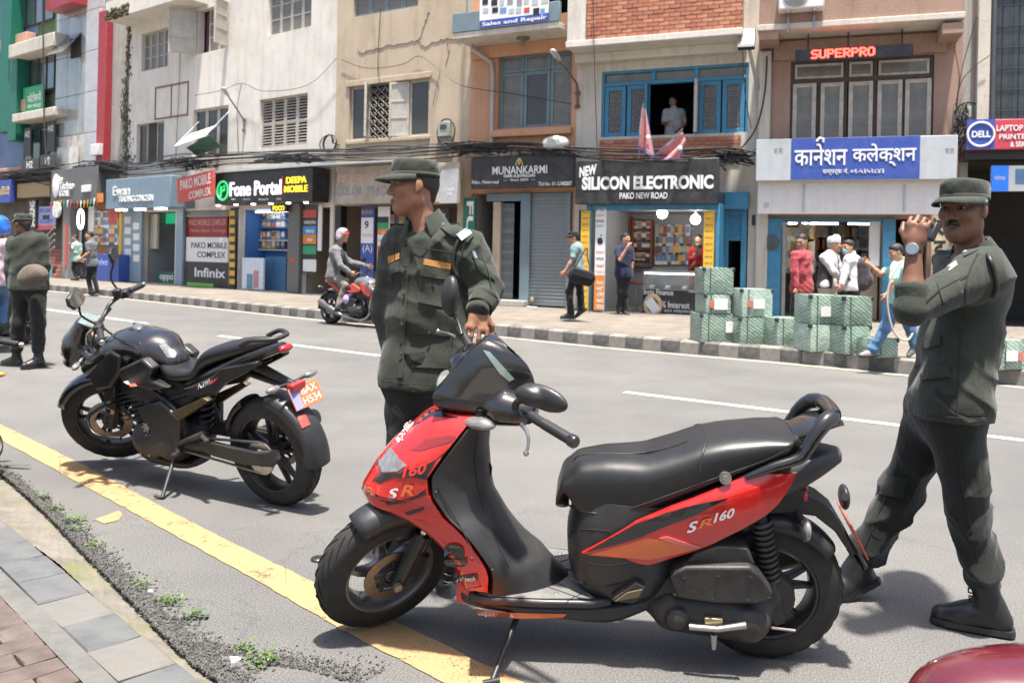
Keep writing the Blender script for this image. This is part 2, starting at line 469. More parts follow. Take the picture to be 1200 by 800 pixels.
F_FAR,F_WH,F_TAN,F_OR,F_BR,F_SP,F_RT=FRM
mb=MB();mb.quad((-160,-60,-.03),(160,-60,-.03),(160,260,-.03),(-160,260,-.03))
tag(mb.build('ground',mat('ground_earth',(.2,.18,.15),.9,bump=.3)),kind='structure')
def nline(pts,z=0.0):
 P=[gnd(*p,z)for p in pts];d0=(P[0]-P[1]).normalized();d1=(P[-1]-P[-2]).normalized()
 return[P[0]+d0*25]+P+[P[-1]+d1*6]
EDGE=nline([(0,548),(50,590),(100,640),(160,700),(230,770),(270,800)])
SLO=nline([(0,605),(70,655),(130,710),(200,770),(240,800)],.035);SLI=nline([(0,660),(60,710),(120,765),(150,800)],.035)
mb=MB();a=[Vector((p.x,p.y,0))for p in EDGE];b=kl
na=lin(a,12);n=60
A=[na[int(i*(len(na)-1)/n)]for i in range(n+1)];B=[b[int(i*(len(b)-1)/n)]for i in range(n+1)]
vs=[];fs=[]
for i in range(n+1):
 vs+=[A[i],B[i]+Vector((0,0,0))+(B[i]-A[i]).normalized()*.1]
fs=[(2*i,2*i+2,2*i+3,2*i+1)for i in range(n)]
mb.add(vs,fs);tag(mb.build('road',M_ASPH),kind='structure')
def strip(name,L_,R_,m,z,parent=None,kind='structure',n=24,jit=0):
 mb=MB();P=lin(L_,16);Q=lin(R_,16);vs=[]
 for i in range(n+1):
  p=P[int(i*(len(P)-1)/n)];q=Q[int(i*(len(Q)-1)/n)]
  j=Vector((random.uniform(-jit,jit),random.uniform(-jit,jit),0));k=Vector((random.uniform(-jit,jit),random.uniform(-jit,jit),0))
  vs+=[Vector((p.x,p.y,z))+j,Vector((q.x,q.y,z))+k]
 mb.add(vs,[(2*i,2*i+1,2*i+3,2*i+2)for i in range(n)])
 o=mb.build(name,m,parent);tag(o,kind=kind)if kind and parent is None else None;return o
strip('yellow_edge_line',[gnd(*p)for p in[(-60,482),(0,515),(100,570),(200,625),(300,680),(400,738),(520,800),(640,860)]],[gnd(*p)for p in[(-60,466),(0,497),(100,546),(200,600),(300,650),(400,698),(612,800),(740,860)]],M_YEL,.004,n=120,jit=.004)
mb=MB();poly=[gnd(*p,.004)for p in[(111,608),(125,603),(139,598),(144,602),(139,609),(122,613)]];mb.add(poly,[tuple(range(len(poly)))[::-1]]);tag(mb.build('yellow_paint_splash',M_YEL),kind='structure')
def dash(p0,p1,w):
 a,b=gnd(*p0),gnd(*p1);d=(b-a).normalized();nn=Vector((-d.y,d.x,0))*w/2
 mb=MB();k=12;vs=[]
 for i in range(k+1):
  c=a.lerp(b,i/k);vs+=[c+nn,c-nn]
 mb.add([v+Vector((0,0,.004))for v in vs],[(2*i,2*i+1,2*i+3,2*i+2)for i in range(k)])
 tag(mb.build('white_lane_line',M_WHITE),kind='structure')
dash((-160,333),(-20,352),.12);dash((40,360.5),(172,379),.12);dash((257,393.5),(446,417),.12);dash((732,459.5),(1330,532),.11)
mb=MB()
for i in range(len(kl)-1):
 d=(kl[i+1]-kl[i]).normalized();nn=Vector((d.y,-d.x,0));p,q=kl[i],kl[i+1]
 mb.quad(p+nn*.12+Vector((0,0,.004)),p+nn*.26+Vector((0,0,.004)),q+nn*.26+Vector((0,0,.004)),q+nn*.12+Vector((0,0,.004)))
tag(mb.build('kerb_edge_line',paint_mat('faded_cream_paint',(.4,.35,.26),.5)),kind='structure')
def pave_mat():
 m,nt,P,N,L=nodes('dusty_pavement');tc=N.new('ShaderNodeTexCoord').outputs['Object']
 n1=noise_n(N,L,1.2,6,.65,tc);n2=noise_n(N,L,40,3,.7,tc);rot=N.new('ShaderNodeMapping');rot.inputs['Rotation'].default_value=(0,0,R(38));L.new(tc,rot.inputs[0])
 br=N.new('ShaderNodeTexBrick');br.inputs['Scale'].default_value=1.0;br.inputs['Brick Width'].default_value=.45;br.inputs['Row Height'].default_value=.45;br.inputs['Mortar Size'].default_value=.012;br.inputs['Color1'].default_value=(1,1,1,1);br.inputs['Color2'].default_value=(.86,.85,.84,1);br.inputs['Mortar'].default_value=(.55,.52,.48,1);L.new(rot.outputs[0],br.inputs[0])
 r1=ramp(N,[(.3,(.14,.12,.10)),(.7,(.235,.207,.175))]);L.new(n1.outputs[0],r1.inputs[0])
 r2=ramp(N,[(.3,(.85,.85,.85)),(.7,(1.08,1.07,1.05))]);L.new(n2.outputs[0],r2.inputs[0])
 c=mixc(N,L,1.,r1.outputs[0],br.outputs[0],'MULTIPLY');c=mixc(N,L,1.,c,r2.outputs[0],'MULTIPLY')
 L.new(c,P.inputs['Base Color']);P.inputs['Roughness'].default_value=.85;return m
mb=MB();vs=[];n=len(kl)
for i,p in enumerate(kl):
 d=(kl[min(i+1,n-1)]-kl[max(i-1,0)]).normalized();nn=Vector((-d.y,d.x,0))
 vs+=[p+nn*.16+Vector((0,0,PAVZ-.004)),p+nn*16+Vector((0,0,PAVZ-.004))]
mb.add(vs,[(2*i,2*i+2,2*i+3,2*i+1)for i in range(n-1)])
PAVE=tag(mb.build('pavement',pave_mat()),kind='structure')
MK_W=mat('kerb_white_worn',(.33,.31,.275),.85,var=.3,vs=5,dirt=.75,dcol=(.13,.12,.11),ds=5,bump=.4,bs=30)
MK_B=mat('kerb_black_worn',(.07,.069,.066),.8,var=.3,vs=5,dirt=.5,dcol=(.24,.22,.2),ds=6,bump=.4,bs=30)
KROOT=tag(bpy.data.objects.new('kerb',None),kind='structure');COL.objects.link(KROOT)
def kerb_mesh(i,m):
 mb=MB();rnd=random.Random(i);bw=.148;h=PAVZ+.004;ch=.022
 prof=[(0,-.05),(0,h-ch),(ch,h),(.2,h),(.2,-.05)]
 rings=[]
 for x in(-bw,-bw+.006,-.05,.05,bw-.006,bw):
  e=.004 if abs(abs(x)-bw)<1e-6 else 0
  rings.append([Vector((x,y+(e if y<.1 else 0)+rnd.uniform(-.003,.003),z-(e if z>0 else 0)+rnd.uniform(-.003,.003)))for y,z in prof])
 mb.rings(rings);o=mb.build('kerb_block',m);me=o.data;bpy.data.objects.remove(o);return me
KM=[kerb_mesh(i,MK_W)for i in range(3)]+[kerb_mesh(i+9,MK_B)for i in range(3)]
acc=[0]
for i in range(1,n):acc.append(acc[-1]+(kl[i]-kl[i-1]).length)
def on_kerb(s):
 i=min(max(int(np.searchsorted(acc,s))-1,0),n-2);t=(s-acc[i])/(acc[i+1]-acc[i])
 return kl[i].lerp(kl[i+1],t),(kl[i+1]-kl[i]).normalized()
s0=27.0;j=0
while s0<acc[-1]-9.5:
 p,d=on_kerb(s0);o=link('kerb_block',KM[(j%2)*3+random.randrange(3)],KROOT)
 o.matrix_local=T(p.x,p.y,random.uniform(-.006,.004))@RZ(math.atan2(d.y,d.x)+random.uniform(-.012,.012));s0+=.30;j+=1
def apron_mat():
 m,nt,P,N,L=nodes('mossy_gutter_concrete');tc=N.new('ShaderNodeTexCoord').outputs['Object']
 n1=noise_n(N,L,6,6,.7,tc);n2=noise_n(N,L,2.3,5,.65,tc);n3=noise_n(N,L,90,3,.7,tc);n4=noise_n(N,L,3.7,4,.6,tc,(1.3,.8,1))
 r1=ramp(N,[(.3,(.11,.098,.08)),(.7,(.20,.18,.152))]);L.new(n1.outputs[0],r1.inputs[0])
 r2=ramp(N,[(.53,0.),(.68,.65)]);L.new(n2.outputs[0],r2.inputs[0]);c=mixc(N,L,r2.outputs[0],r1.outputs[0],(.135,.135,.04))
 r4=ramp(N,[(.62,0.),(.72,.6)]);L.new(n4.outputs[0],r4.inputs[0]);c=mixc(N,L,r4.outputs[0],c,(.05,.036,.026))
 r3=ramp(N,[(.3,(.8,.8,.8)),(.7,(1.1,1.1,1.1))]);L.new(n3.outputs[0],r3.inputs[0]);c=mixc(N,L,1.,c,r3.outputs[0],'MULTIPLY')
 L.new(c,P.inputs['Base Color']);P.inputs['Roughness'].default_value=.9
 b=N.new('ShaderNodeBump');b.inputs['Strength'].default_value=.6;b.inputs['Distance'].default_value=.01;L.new(n1.outputs[0],b.inputs['Height']);L.new(b.outputs[0],P.inputs['Normal']);return m
mb=MB();P=lin(EDGE,24);Q=lin(SLO,28);k=160;W=8;vs=[]
for i in range(k+1):
 p=P[int(i*(len(P)-1)/k)];q=Q[int(i*(len(Q)-1)/k)]
 p=p-(q-p).normalized()*.10;q=q+(q-p).normalized()*.03
 for j in range(W+1):
  t=j/W;c=p.lerp(q,t);vs.append(Vector((c.x,c.y,-.028+.05*t*t+random.uniform(-.003,.003))))
mb.add(vs,[(i*(W+1)+j,i*(W+1)+j+1,(i+1)*(W+1)+j+1,(i+1)*(W+1)+j)for i in range(k)for j in range(W)])
tag(mb.build('gutter',apron_mat(),smooth=180),kind='structure')
NP=tag(bpy.data.objects.new('near_pavement',None),kind='structure');COL.objects.link(NP)
M_SLAB=[mat('kerb_slab_%d'%i,c,.8,var=.2,vs=14,dirt=.62,dcol=d,ds=7+i,bump=.25,bs=60)for i,(c,d)in enumerate([((.118,.12,.117),(.05,.052,.057)),((.126,.125,.119),(.125,.112,.092)),((.112,.115,.117),(.055,.058,.064)),((.085,.088,.093),(.1,.1,.097))])]
def stone(L_,W_,H_,rnd,m,name):
 mb=MB();e=.006;z=H_
 lo=[Vector((x*L_/2,y*W_/2,-.04))for x,y in((-1,-1),(1,-1),(1,1),(-1,1))]
 mid=[Vector((x*L_/2,y*W_/2,z-e))for x,y in((-1,-1),(1,-1),(1,1),(-1,1))]
 top=[Vector((x*(L_/2-e),y*(W_/2-e),z))for x,y in((-1,-1),(1,-1),(1,1),(-1,1))]
 for r in(mid,top):
  for v in r:v.x+=rnd.uniform(-.004,.004);v.y+=rnd.uniform(-.004,.004);v.z+=rnd.uniform(-.002,.002)
 mb.rings([lo,mid,top]);o=mb.build(name,m);me=o.data;bpy.data.objects.remove(o);return me
so=gnd(240,800,.035);sv=gnd(0,605,.035);sd=(so-sv).normalized();sn=Vector((sd.y,-sd.x,0));sn=-sn if sn.x>0 else sn
rnd=random.Random(3);SM=[stone(.262,.185,.02,rnd,m,'kerb_slab')for m in M_SLAB]
ang=math.atan2(sd.y,sd.x)
cuts=[sv+sd*(.27*i-1.02)for i in range(18)]
for i,c in enumerate(cuts):
 p=c+sn*.10;o=link('kerb_slab',SM[(1,0,1,0,1,3,0,2,3,1,0)[i%11]],NP);o.matrix_local=T(p.x,p.y,.016+random.uniform(-.003,.003))@RZ(ang+random.uniform(-.012,.012))
M_PAV=[mat('paver_%d'%i,c,.85,var=.2,vs=9,dirt=.35,dcol=(.13,.11,.1),ds=7,bump=.35,bs=70)for i,c in enumerate([(.088,.064,.053),(.078,.057,.048),(.098,.074,.062),(.06,.06,.063)])]
PM=[stone(.105,.215,.02,rnd,m,'paver')for m in M_PAV for _ in(0,1)]
cnt=0;PMH=[stone(.105,.104,.02,rnd,m,'paver')for m in M_PAV]
for i in range(-7,44,2):
 p=sv+sd*(i*.112-.2)+sn*.3205;o=link('paver',PMH[random.randrange(3)],NP);o.matrix_local=T(p.x,p.y,.012)@RZ(ang)
for i in range(-8,44):
 for j in range(9):
  p=sv+sd*(i*.112-.2)+sn*(.375+j*.222+(.111 if i%2 else 0))
  if p.y<.4:continue
  g=random.random();k=6 if g<.06 else(0 if g<.4 else 2 if g<.75 else 4)
  o=link('paver',PM[k+random.randrange(2)],NP);o.matrix_local=T(p.x,p.y,.012+random.uniform(-.0025,.0025))@RZ(ang+random.uniform(-.01,.01));cnt+=1
mb=MB();a=sv-sd*14;b_=sv+sd*8
mb.quad(a+Vector((0,0,-.022)),b_+Vector((0,0,-.022)),b_+sn*9+Vector((0,0,-.022)),a+sn*9+Vector((0,0,-.022)))
mb.build('joint_bed',mat('joint_sand',(.07,.065,.056),.95,bump=.4,bs=40),NP)
mb=MB();q0,q1=sv-sd*1.2+sn*.195,sv+sd*3.6+sn*.195
mb.quad(q0+Vector((0,0,-.002)),q1+Vector((0,0,-.002)),q1+sn*.08+Vector((0,0,.0)),q0+sn*.08+Vector((0,0,.0)))
mb.build('mortar_fillet',mat('mortar',(.105,.102,.095),.9,var=.25,vs=12,bump=.5,bs=50),NP)
def pebble_field(name,L_,width,count,m,r0,r1,zlift,seed,dens=1.6,smin=0.0):
 rnd=random.Random(seed);P=spline(L_,30);V=[];Fc=[]
 base=[(1,0,0),(-1,0,0),(0,1,0),(0,-1,0),(0,0,1),(0,0,-1)];F8=[(0,2,4),(2,1,4),(1,3,4),(3,0,4),(2,0,5),(1,2,5),(3,1,5),(0,3,5)]
 cum=[0]
 for i in range(1,len(P)):cum.append(cum[-1]+(P[i]-P[i-1]).length)
 for _ in range(count):
  s=rnd.uniform(0,1)**.8*cum[-1]if dens else rnd.uniform(0,cum[-1])
  i=min(int(np.searchsorted(cum,s)),len(P)-1);i=max(i,1);p=P[i-1].lerp(P[i],(s-cum[i-1])/max(cum[i]-cum[i-1],1e-6));d=(P[i]-P[i-1]).normalized();nn=Vector((-d.y,d.x,0))
  near=1.0 if p.y<4 else .5
  w=width*(.35+.65*(s/cum[-1]));u=abs(rnd.gauss(0,.5))*w;r=rnd.uniform(r0,r1)
  c=p+nn*(u-.03)+Vector((0,0,zlift*max(0,1-u/w)+rnd.uniform(-.006,.004)))
  q=Quaternion((rnd.gauss(0,1),rnd.gauss(0,1),rnd.gauss(0,1),rnd.gauss(0,1))).normalized();b=len(V)
  sx=(r*rnd.uniform(.8,1.3),r*rnd.uniform(.7,1.1),r*rnd.uniform(.6,1))
  for v in base:V.append(tuple(c+q@Vector((v[0]*sx[0],v[1]*sx[1],v[2]*sx[2]))))
  Fc+=[tuple(k+b for k in f)for f in F8]
 mb=MB();mb.v=V;mb.f=Fc;mb.mi=[0]*len(Fc);return tag(mb.build(name,m,smooth=40),kind='stuff')
M_PEB=mat('loose_aggregate',(.075,.072,.067),.8,var=.75,vs=38,bump=.3,bs=200)
EP=[gnd(*p)for p in[(-20,532),(0,548),(50,590),(100,640),(160,700),(230,770),(270,800),(320,860)]]
tag(pebble_field('broken_asphalt_edge',EP,.125,9000,M_PEB,.0035,.0095,.008,5),'dark crumbling asphalt stones along the gutter edge','gravel',kind='stuff')
tag(pebble_field('loose_road_stones',[gnd(*p)for p in[(215,745),(300,772),(360,780),(430,800)]],.16,1300,M_PEB,.003,.008,.004,8),'loose grey stones spread on the road beside the gutter','gravel',kind='stuff')
M_LEAF=mat('weed_leaf',(.05,.095,.014),.6,var=.45,vs=40);M_LEAF2=mat('weed_leaf_pale',(.075,.13,.022),.6,var=.4,vs=40)
WL=['small weed clump at the broken asphalt edge, first before the motorbike','low weed tuft on the mossy gutter beside its brightest moss','bushy weed at the gutter edge by the yellow paint splash','tight weed clump below the bushy weed by the paint splash','thin weed sprig beside a pale pebble at the gutter edge','single pale weed next to a white pebble','weed sprig growing among the dark stones','twin-leaf weed on the mossy rim of the gutter','bright upright weed with large leaves in the dark stones','weed beside the scrap of white paper','leafy weed past the scrap of white paper','last weed down the gutter, half sunk in moss']
for i,(px,py,sz)in enumerate([(3,549,.035),(50,584,.05),(64,598,.05),(87,612,.06),(90,622,.055),(112,641,.045),(165,686,.04),(192,705,.045),(206,706,.045),(226,724,.06),(286,762,.045),(305,777,.06)]):
 p=gnd(px,py);rnd=random.Random(i+40);t=thing('weed',WL[i],'weed',T(p.x,p.y,-.02),'weeds along the gutter')
 for kk,(nm,m,cnt_)in enumerate((('leaf_cluster',M_LEAF,46),('leaf_tips',M_LEAF2,26))):
  mb=MB()
  for _ in range(cnt_):
   a=rnd.uniform(0,6.28);q=rnd.uniform(0,1)**.6*sz;h=rnd.uniform(.006,.9)*sz*(1.1 if kk else .7);c=Vector((math.cos(a)*q,math.sin(a)*q,h+.012));l=rnd.uniform(.16,.34)*sz;b=rnd.uniform(0,6.28)
   e=Vector((math.cos(b),math.sin(b),rnd.uniform(-.3,.6))).normalized()*l;sd_=Vector((-math.sin(b),math.cos(b),rnd.uniform(-.4,.4)))*l*.5
   mb.add([c,c+e*.45+sd_+Vector((0,0,l*.1)),c+e,c+e*.45-sd_],[(0,1,2,3)])
  mb.build(nm,m,t)
 mb=MB()
 for _ in range(5):
  a=rnd.uniform(0,6.28);mb.tube([(0,0,0),(math.cos(a)*sz*.4,math.sin(a)*sz*.4,sz*.6)],.0012,4)
 mb.build('stem',M_LEAF,t)
p=gnd(277,773);mb=MB(RZ(.7));mb.add([(-.02,-.011,.004),(.02,-.012,.012),(.021,.011,.01),(-.019,.012,.018)],[(0,1,2,3)]);mb.add([(-.02,-.011,.0032),(.02,-.012,.0112),(.021,.011,.0092),(-.019,.012,.0172)],[(3,2,1,0)])
o=mb.build('paper_scrap',mat('white_paper',(.8,.8,.78),.7,var=.05));o.location=(p.x,p.y,-.005);tag(o,'torn scrap of white paper lying in the gutter','litter')
for(px,py,r,lb)in[(176,692,.014,'white pebble at the gutter edge beside a pale weed'),(100,633,.013,'pale round pebble at the gutter edge by a thin weed sprig')]:
 p=gnd(px,py);mb=MB();mb.ball((0,0,r*.5),(r,r*.8,r*.6),10);o=mb.build('pebble',mat('pale_pebble',(.6,.58,.54),.7,var=.15,vs=60),smooth=180);o.location=(p.x,p.y,-.01);tag(o,lb,'pebble')
def wall_mat(name,col,dcol=(.2,.17,.14),streak=.5,dirt=.35,var=.1,bump=.35):
 if name in MATS:return MATS[name]
 m,nt,P,N,L=nodes(name);tc=N.new('ShaderNodeTexCoord').outputs['Object']
 n0=noise_n(N,L,1.1,6,.65,tc);r0=ramp(N,[(.3,[x*(1-var)for x in col]),(.7,[min(1,x*(1+var))for x in col])]);L.new(n0.outputs[0],r0.inputs[0]);c=r0.outputs[0]
 n1=noise_n(N,L,1.6,7,.72,tc,(2.6,2.6,.3));r1=ramp(N,[(.5,0.),(.74,streak)]);L.new(n1.outputs[0],r1.inputs[0]);c=mixc(N,L,r1.outputs[0],c,dcol)
 n2=noise_n(N,L,3.4,7,.75,tc);r2=ramp(N,[(.56,0.),(.76,dirt)]);L.new(n2.outputs[0],r2.inputs[0]);c=mixc(N,L,r2.outputs[0],c,[x*.6 for x in dcol])
 n4=noise_n(N,L,5.2,8,.8,tc);r4=ramp(N,[(.62,0.),(.66,.55)]);L.new(n4.outputs[0],r4.inputs[0]);c=mixc(N,L,r4.outputs[0],c,[x*.62+.03 for x in col])
 n3=noise_n(N,L,26,5,.7,tc);r3=ramp(N,[(.3,(.9,.9,.9)),(.7,(1.06,1.06,1.06))]);L.new(n3.outputs[0],r3.inputs[0]);c=mixc(N,L,1.,c,r3.outputs[0],'MULTIPLY')
 L.new(c,P.inputs['Base Color']);P.inputs['Roughness'].default_value=.9;P.inputs['Specular IOR Level'].default_value=.2
 b=N.new('ShaderNodeBump');b.inputs['Strength'].default_value=bump;b.inputs['Distance'].default_value=.02;L.new(n3.outputs[0],b.inputs['Height']);L.new(b.outputs[0],P.inputs['Normal'])
 MATS[name]=m;return m
MW_WHITE=wall_mat('white_plaster',(.655,.62,.57),(.36,.30,.24),.5,.35)
MW_TAN=wall_mat('tan_plaster',(.47,.385,.29),(.27,.205,.15),.6,.4)
MW_OR=wall_mat('orange_plaster',(.55,.30,.185),(.24,.14,.1),.5,.35)
MW_CREAM=wall_mat('cream_plaster',(.56,.52,.455),(.25,.21,.17),.6,.4)
MW_PINK=wall_mat('terracotta_plaster',(.35,.235,.185),(.2,.13,.1),.55,.4)
MW_GREY=wall_mat('concrete',(.36,.34,.31),(.15,.13,.12),.6,.5)
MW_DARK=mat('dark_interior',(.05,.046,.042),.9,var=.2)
MW_ROOM=mat('shop_wall_pale',(.27,.28,.30),.7,var=.08)
M_FLOOR=mat('shop_floor',(.25,.23,.21),.5,var=.15)
M_BLUE=mat('blue_painted_wood',(.035,.20,.345),.5,var=.22,vs=7,dirt=.25,dcol=(.1,.12,.13),bump=.15,bs=40)
M_GBLUE=mat('grey_blue_paint',(.15,.215,.25),.55,var=.18,dirt=.3,dcol=(.12,.11,.1),bump=.1)
M_WOODW=mat('weathered_white_wood',(.46,.42,.37),.75,var=.2,vs=9,dirt=.4,dcol=(.2,.16,.13),ds=8,bump=.2)
M_WOODB=mat('dark_brown_wood',(.07,.045,.035),.6,var=.3,bump=.2)
M_GLASSD=glass('dusty_dark_glass',(.06,.06,.058),.18,.8)
M_GLASSP=mat('dusty_pane',(.16,.155,.14),.12,var=.3,vs=5,dirt=.4,dcol=(.12,.11,.1))
M_GLASSL=mat('pale_frosted_pane',(.40,.38,.33),.3,var=.2,vs=4)
M_CURT=mat('curtain',(.30,.25,.19),.9,var=.3,vs=12);M_GLASSB=mat('reflective_glass',(.22,.25,.26),.06,metal=.75,var=.2,vs=1.5)
M_METAL=mat('grey_metal',(.32,.32,.32),.4,metal=.7,var=.15);M_BLK=mat('black_plastic',(.018,.018,.019),.45,var=.2);M_BLKP=mat('black_painted_board',(.02,.02,.021),.35,var=.25,vs=3,dirt=.25,dcol=(.09,.085,.08))
M_WHT=mat('white_sheet',(.72,.72,.71),.5,var=.06);M_WHTD=mat('white_sheet_dusty',(.66,.64,.625),.6,var=.08,streak=.18,dcol=(.42,.37,.34))
def bld(fr,name,label,h=11.5,depth=7.0,parts=()):
 root=thing(name,label,'building',fr.M);return root
def wall(root,u0,u1,z0,z1,ops,m,y=0.0,rev=.22,name='wall',back=True):
 us=sorted({u0,u1,*[min(max(o[0],u0),u1)for o in ops],*[min(max(o[1],u0),u1)for o in ops]});zs=sorted({z0,z1,*[min(max(o[2],z0),z1)for o in ops],*[min(max(o[3],z0),z1)for o in ops]})
 mb=MB()
 for i in range(len(us)-1):
  for j in range(len(zs)-1):
   a,b,c,d=us[i],us[i+1],zs[j],zs[j+1]
   if any(o[0]<(a+b)/2<o[1]and o[2]<(c+d)/2<o[3]for o in ops):continue
   k=max(1,int((b-a)/.7));l=max(1,int((d-c)/.7))
   mb.quad((a,y,c),(b,y,c),(b,y,d),(a,y,d))
   if back:mb.quad((b,y+rev,c),(a,y+rev,c),(a,y+rev,d),(b,y+rev,d))
 for(a,b,c,d)in ops:
  e=y+rev
  mb.quad((a,y,c),(a,y,d),(a,e,d),(a,e,c));mb.quad((b,y,d),(b,y,c),(b,e,c),(b,e,d));mb.quad((a,y,d),(b,y,d),(b,e,d),(a,e,d))
  if c>z0+.05:mb.quad((b,y,c),(a,y,c),(a,e,c),(b,e,c))
 mb.quad((u0,y,z1),(u1,y,z1),(u1,y+rev,z1),(u0,y+rev,z1));mb.quad((u0,y,z0),(u0,y,z1),(u0,y+rev,z1),(u0,y+rev,z0));mb.quad((u1,y,z1),(u1,y,z0),(u1,y+rev,z0),(u1,y+rev,z1))
 return mb.build(name,m,root)
def shell(root,L_,h,depth=8.0,m=None,fl=3.9):
 mb=MB();e=.01;y0=.25
 mb.box(e,.15,y0,depth,0,h);mb.box(L_-.15,L_-e,y0,depth,0,h);mb.box(e,L_-e,depth,depth+.15,0,h);mb.box(-.05,L_+.05,-.05,depth+.2,h,h+.2);mb.box(.15,L_-.15,y0+.01,depth,fl,fl+.12)
 return mb.build('rear_walls',m or MW_GREY,root)
def ring(mb,u0,u1,z0,z1,y0,y1,w,mi=None):
 mb.box(u0,u0+w,y0,y1,z0,z1,mi);mb.box(u1-w,u1,y0,y1,z0,z1,mi);mb.box(u0+w,u1-w,y0,y1,z0,z0+w,mi);mb.box(u0+w,u1-w,y0,y1,z1-w,z1,mi)
def sash(root,u0,u1,z0,z1,y,fm,pm,w=.06,cols=1,rows=1,mw=.03,name='window',dep=.06,grille=None,open_=0.0,hinge='l',pane=True):
 """one framed leaf with its pane; open_ swings it out about its hinge"""
 W=u1-u0;mb=MB();ring(mb,0,W,0,z1-z0,-dep/2,dep/2,w)
 for i in range(1,cols):c=w+(W-2*w)*i/cols;mb.box(c-mw/2,c+mw/2,-dep*.35,dep*.35,w,z1-z0-w)
 for j in range(1,rows):c=w+(z1-z0-2*w)*j/rows;mb.box(w,W-w,-dep*.31,dep*.31,c-mw/2,c+mw/2)
 o=mb.build(name,fm,root,bevel=.004,seg=1)
 if hinge=='l':o.matrix_local=T(u0,y,z0)@RZ(-open_)
 else:o.matrix_local=T(u1,y,z0)@RZ(open_)@T(-W,0,0)
 if pane:
  mb=MB();mb.box(w*.8,W-w*.8,-.006,.006,w*.8,z1-z0-w*.8);mb.build('pane',pm,o)
 if grille:
  mb=MB();H_=z1-z0
  grille(mb,w,W-w,w,H_-w);mb.build('grille',MATS.get('grille_iron')or mat('grille_iron',(.25,.24,.22),.6),o,smooth=60)
 return o
def louvre(root,u0,u1,z0,z1,y,fm,n=16):
 mb=MB();W,H_=u1-u0,z1-z0;ring(mb,0,W,0,H_,-.03,.03,.06);mb.box(.06,W-.06,-.028,.028,H_*.5-.03,H_*.5+.03)
 for i in range(n):
  z=.06+(H_-.12)*(i+.5)/n;mb.box(.06,W-.06,-.006,.006,-.035,.035,M=T(0,0,z)@RX(R(-50)))
 o=mb.build('louvre_shutter',fm,root);o.matrix_local=T(u0,y,z0);return o
def lattice(mb,u0,u1,z0,z1,s=.13,r=.008):
 k=s
 n=int((u1-u0+z1-z0)/s)+1
 for i in range(n):
  for sg in(1,-1):
   pts=[]
   t=i*s
   if sg>0:a=(u0+max(0,t-(z1-z0)),z0+min(t,z1-z0));b=(u0+min(t,u1-u0),z0+max(0,t-(u1-u0)))
   else:a=(u1-max(0,t-(z1-z0)),z0+min(t,z1-z0));b=(u1-min(t,u1-u0),z0+max(0,t-(u1-u0)))
   mb.tube([(a[0],.045,a[1]),(b[0],.045,b[1])],r,4)
def rosettes(mb,u0,u1,z0,z1):
 n=3;hh=(z1-z0)/n;cx=(u0+u1)/2
 for i in range(n):
  cz=z0+hh*(i+.5);r=min(hh,u1-u0)*.36
  for rr in(r,r*.5):mb.tube([(cx+rr*math.cos(a),-.012,cz+rr*math.sin(a))for a in[k*math.pi/8 for k in range(17)]],.006,4)
  for a in range(4):mb.tube([(cx+r*.5*math.cos(a*1.571+.785),-.012,cz+r*.5*math.sin(a*1.571+.785)),(cx+r*1.5*math.cos(a*1.571+.785),-.012,cz+r*1.45*math.sin(a*1.571+.785))],.005,4)
  mb.tube([(u0,-.012,z0+hh*i),(u1,-.012,z0+hh*i)],.005,4)
 for u in(u0+(u1-u0)*.12,u1-(u1-u0)*.12):mb.tube([(u,-.012,z0),(u,-.012,z1)],.005,4)
def scrolls(mb,u0,u1,z0,z1):
 nx=max(2,int((u1-u0)/.2));nz=max(3,int((z1-z0)/.2));w=(u1-u0)/nx;h=(z1-z0)/nz
 for i in range(nx):
  for j in range(nz):
   cx,cz=u0+w*(i+.5),z0+h*(j+.5);mb.tube([(cx+w*.42*math.cos(a)*(1-.25*math.sin(2*a)),.02,cz+h*.45*math.sin(a))for a in[k*math.pi/5 for k in range(11)]],.011,4)
   mb.tube([(cx-w*.4,.02,cz-h*.4),(cx,.02,cz),(cx+w*.4,.02,cz-h*.4)],.01,4)
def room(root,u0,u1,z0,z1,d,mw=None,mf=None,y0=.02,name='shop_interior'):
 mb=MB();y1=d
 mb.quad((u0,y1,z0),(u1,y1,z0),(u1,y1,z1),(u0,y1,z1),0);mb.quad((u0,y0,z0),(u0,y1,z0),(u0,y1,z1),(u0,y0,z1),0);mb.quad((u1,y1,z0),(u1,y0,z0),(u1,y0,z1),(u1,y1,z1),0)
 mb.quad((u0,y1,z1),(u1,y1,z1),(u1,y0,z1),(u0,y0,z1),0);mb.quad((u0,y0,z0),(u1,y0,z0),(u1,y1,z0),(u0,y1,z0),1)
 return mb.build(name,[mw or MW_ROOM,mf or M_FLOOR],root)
def slabbox(root,name,u0,u1,y0,y1,z0,z1,m,bevel=.012):
 mb=MB();mb.box(u0,u1,y0,y1,z0,z1);return mb.build(name,m,root,bevel=bevel)
def flen(i):return math.hypot(FA[i+1][0]-FA[i][0],FA[i+1][1]-FA[i][1])
HB=12.5
GW=['grille_iron']
fr=F_WH;Lw=flen(1);uL=fr.uv(149,200)[0]
WB=bld(fr,'white_building','peeling white plaster building with old casement windows above a row of phone shops')
rW=lambda *a,y=0.0:fr.rect(*a,y)
w1,w2,w3=rW(166,36,197,81),rW(232,8,267,60),rW(314,-18,365,37)
l1,l2,l3=rW(160,144,192,190),rW(226,126,267,184),rW(304,113,360,172)
zs=fr.uv(300,245)[1]
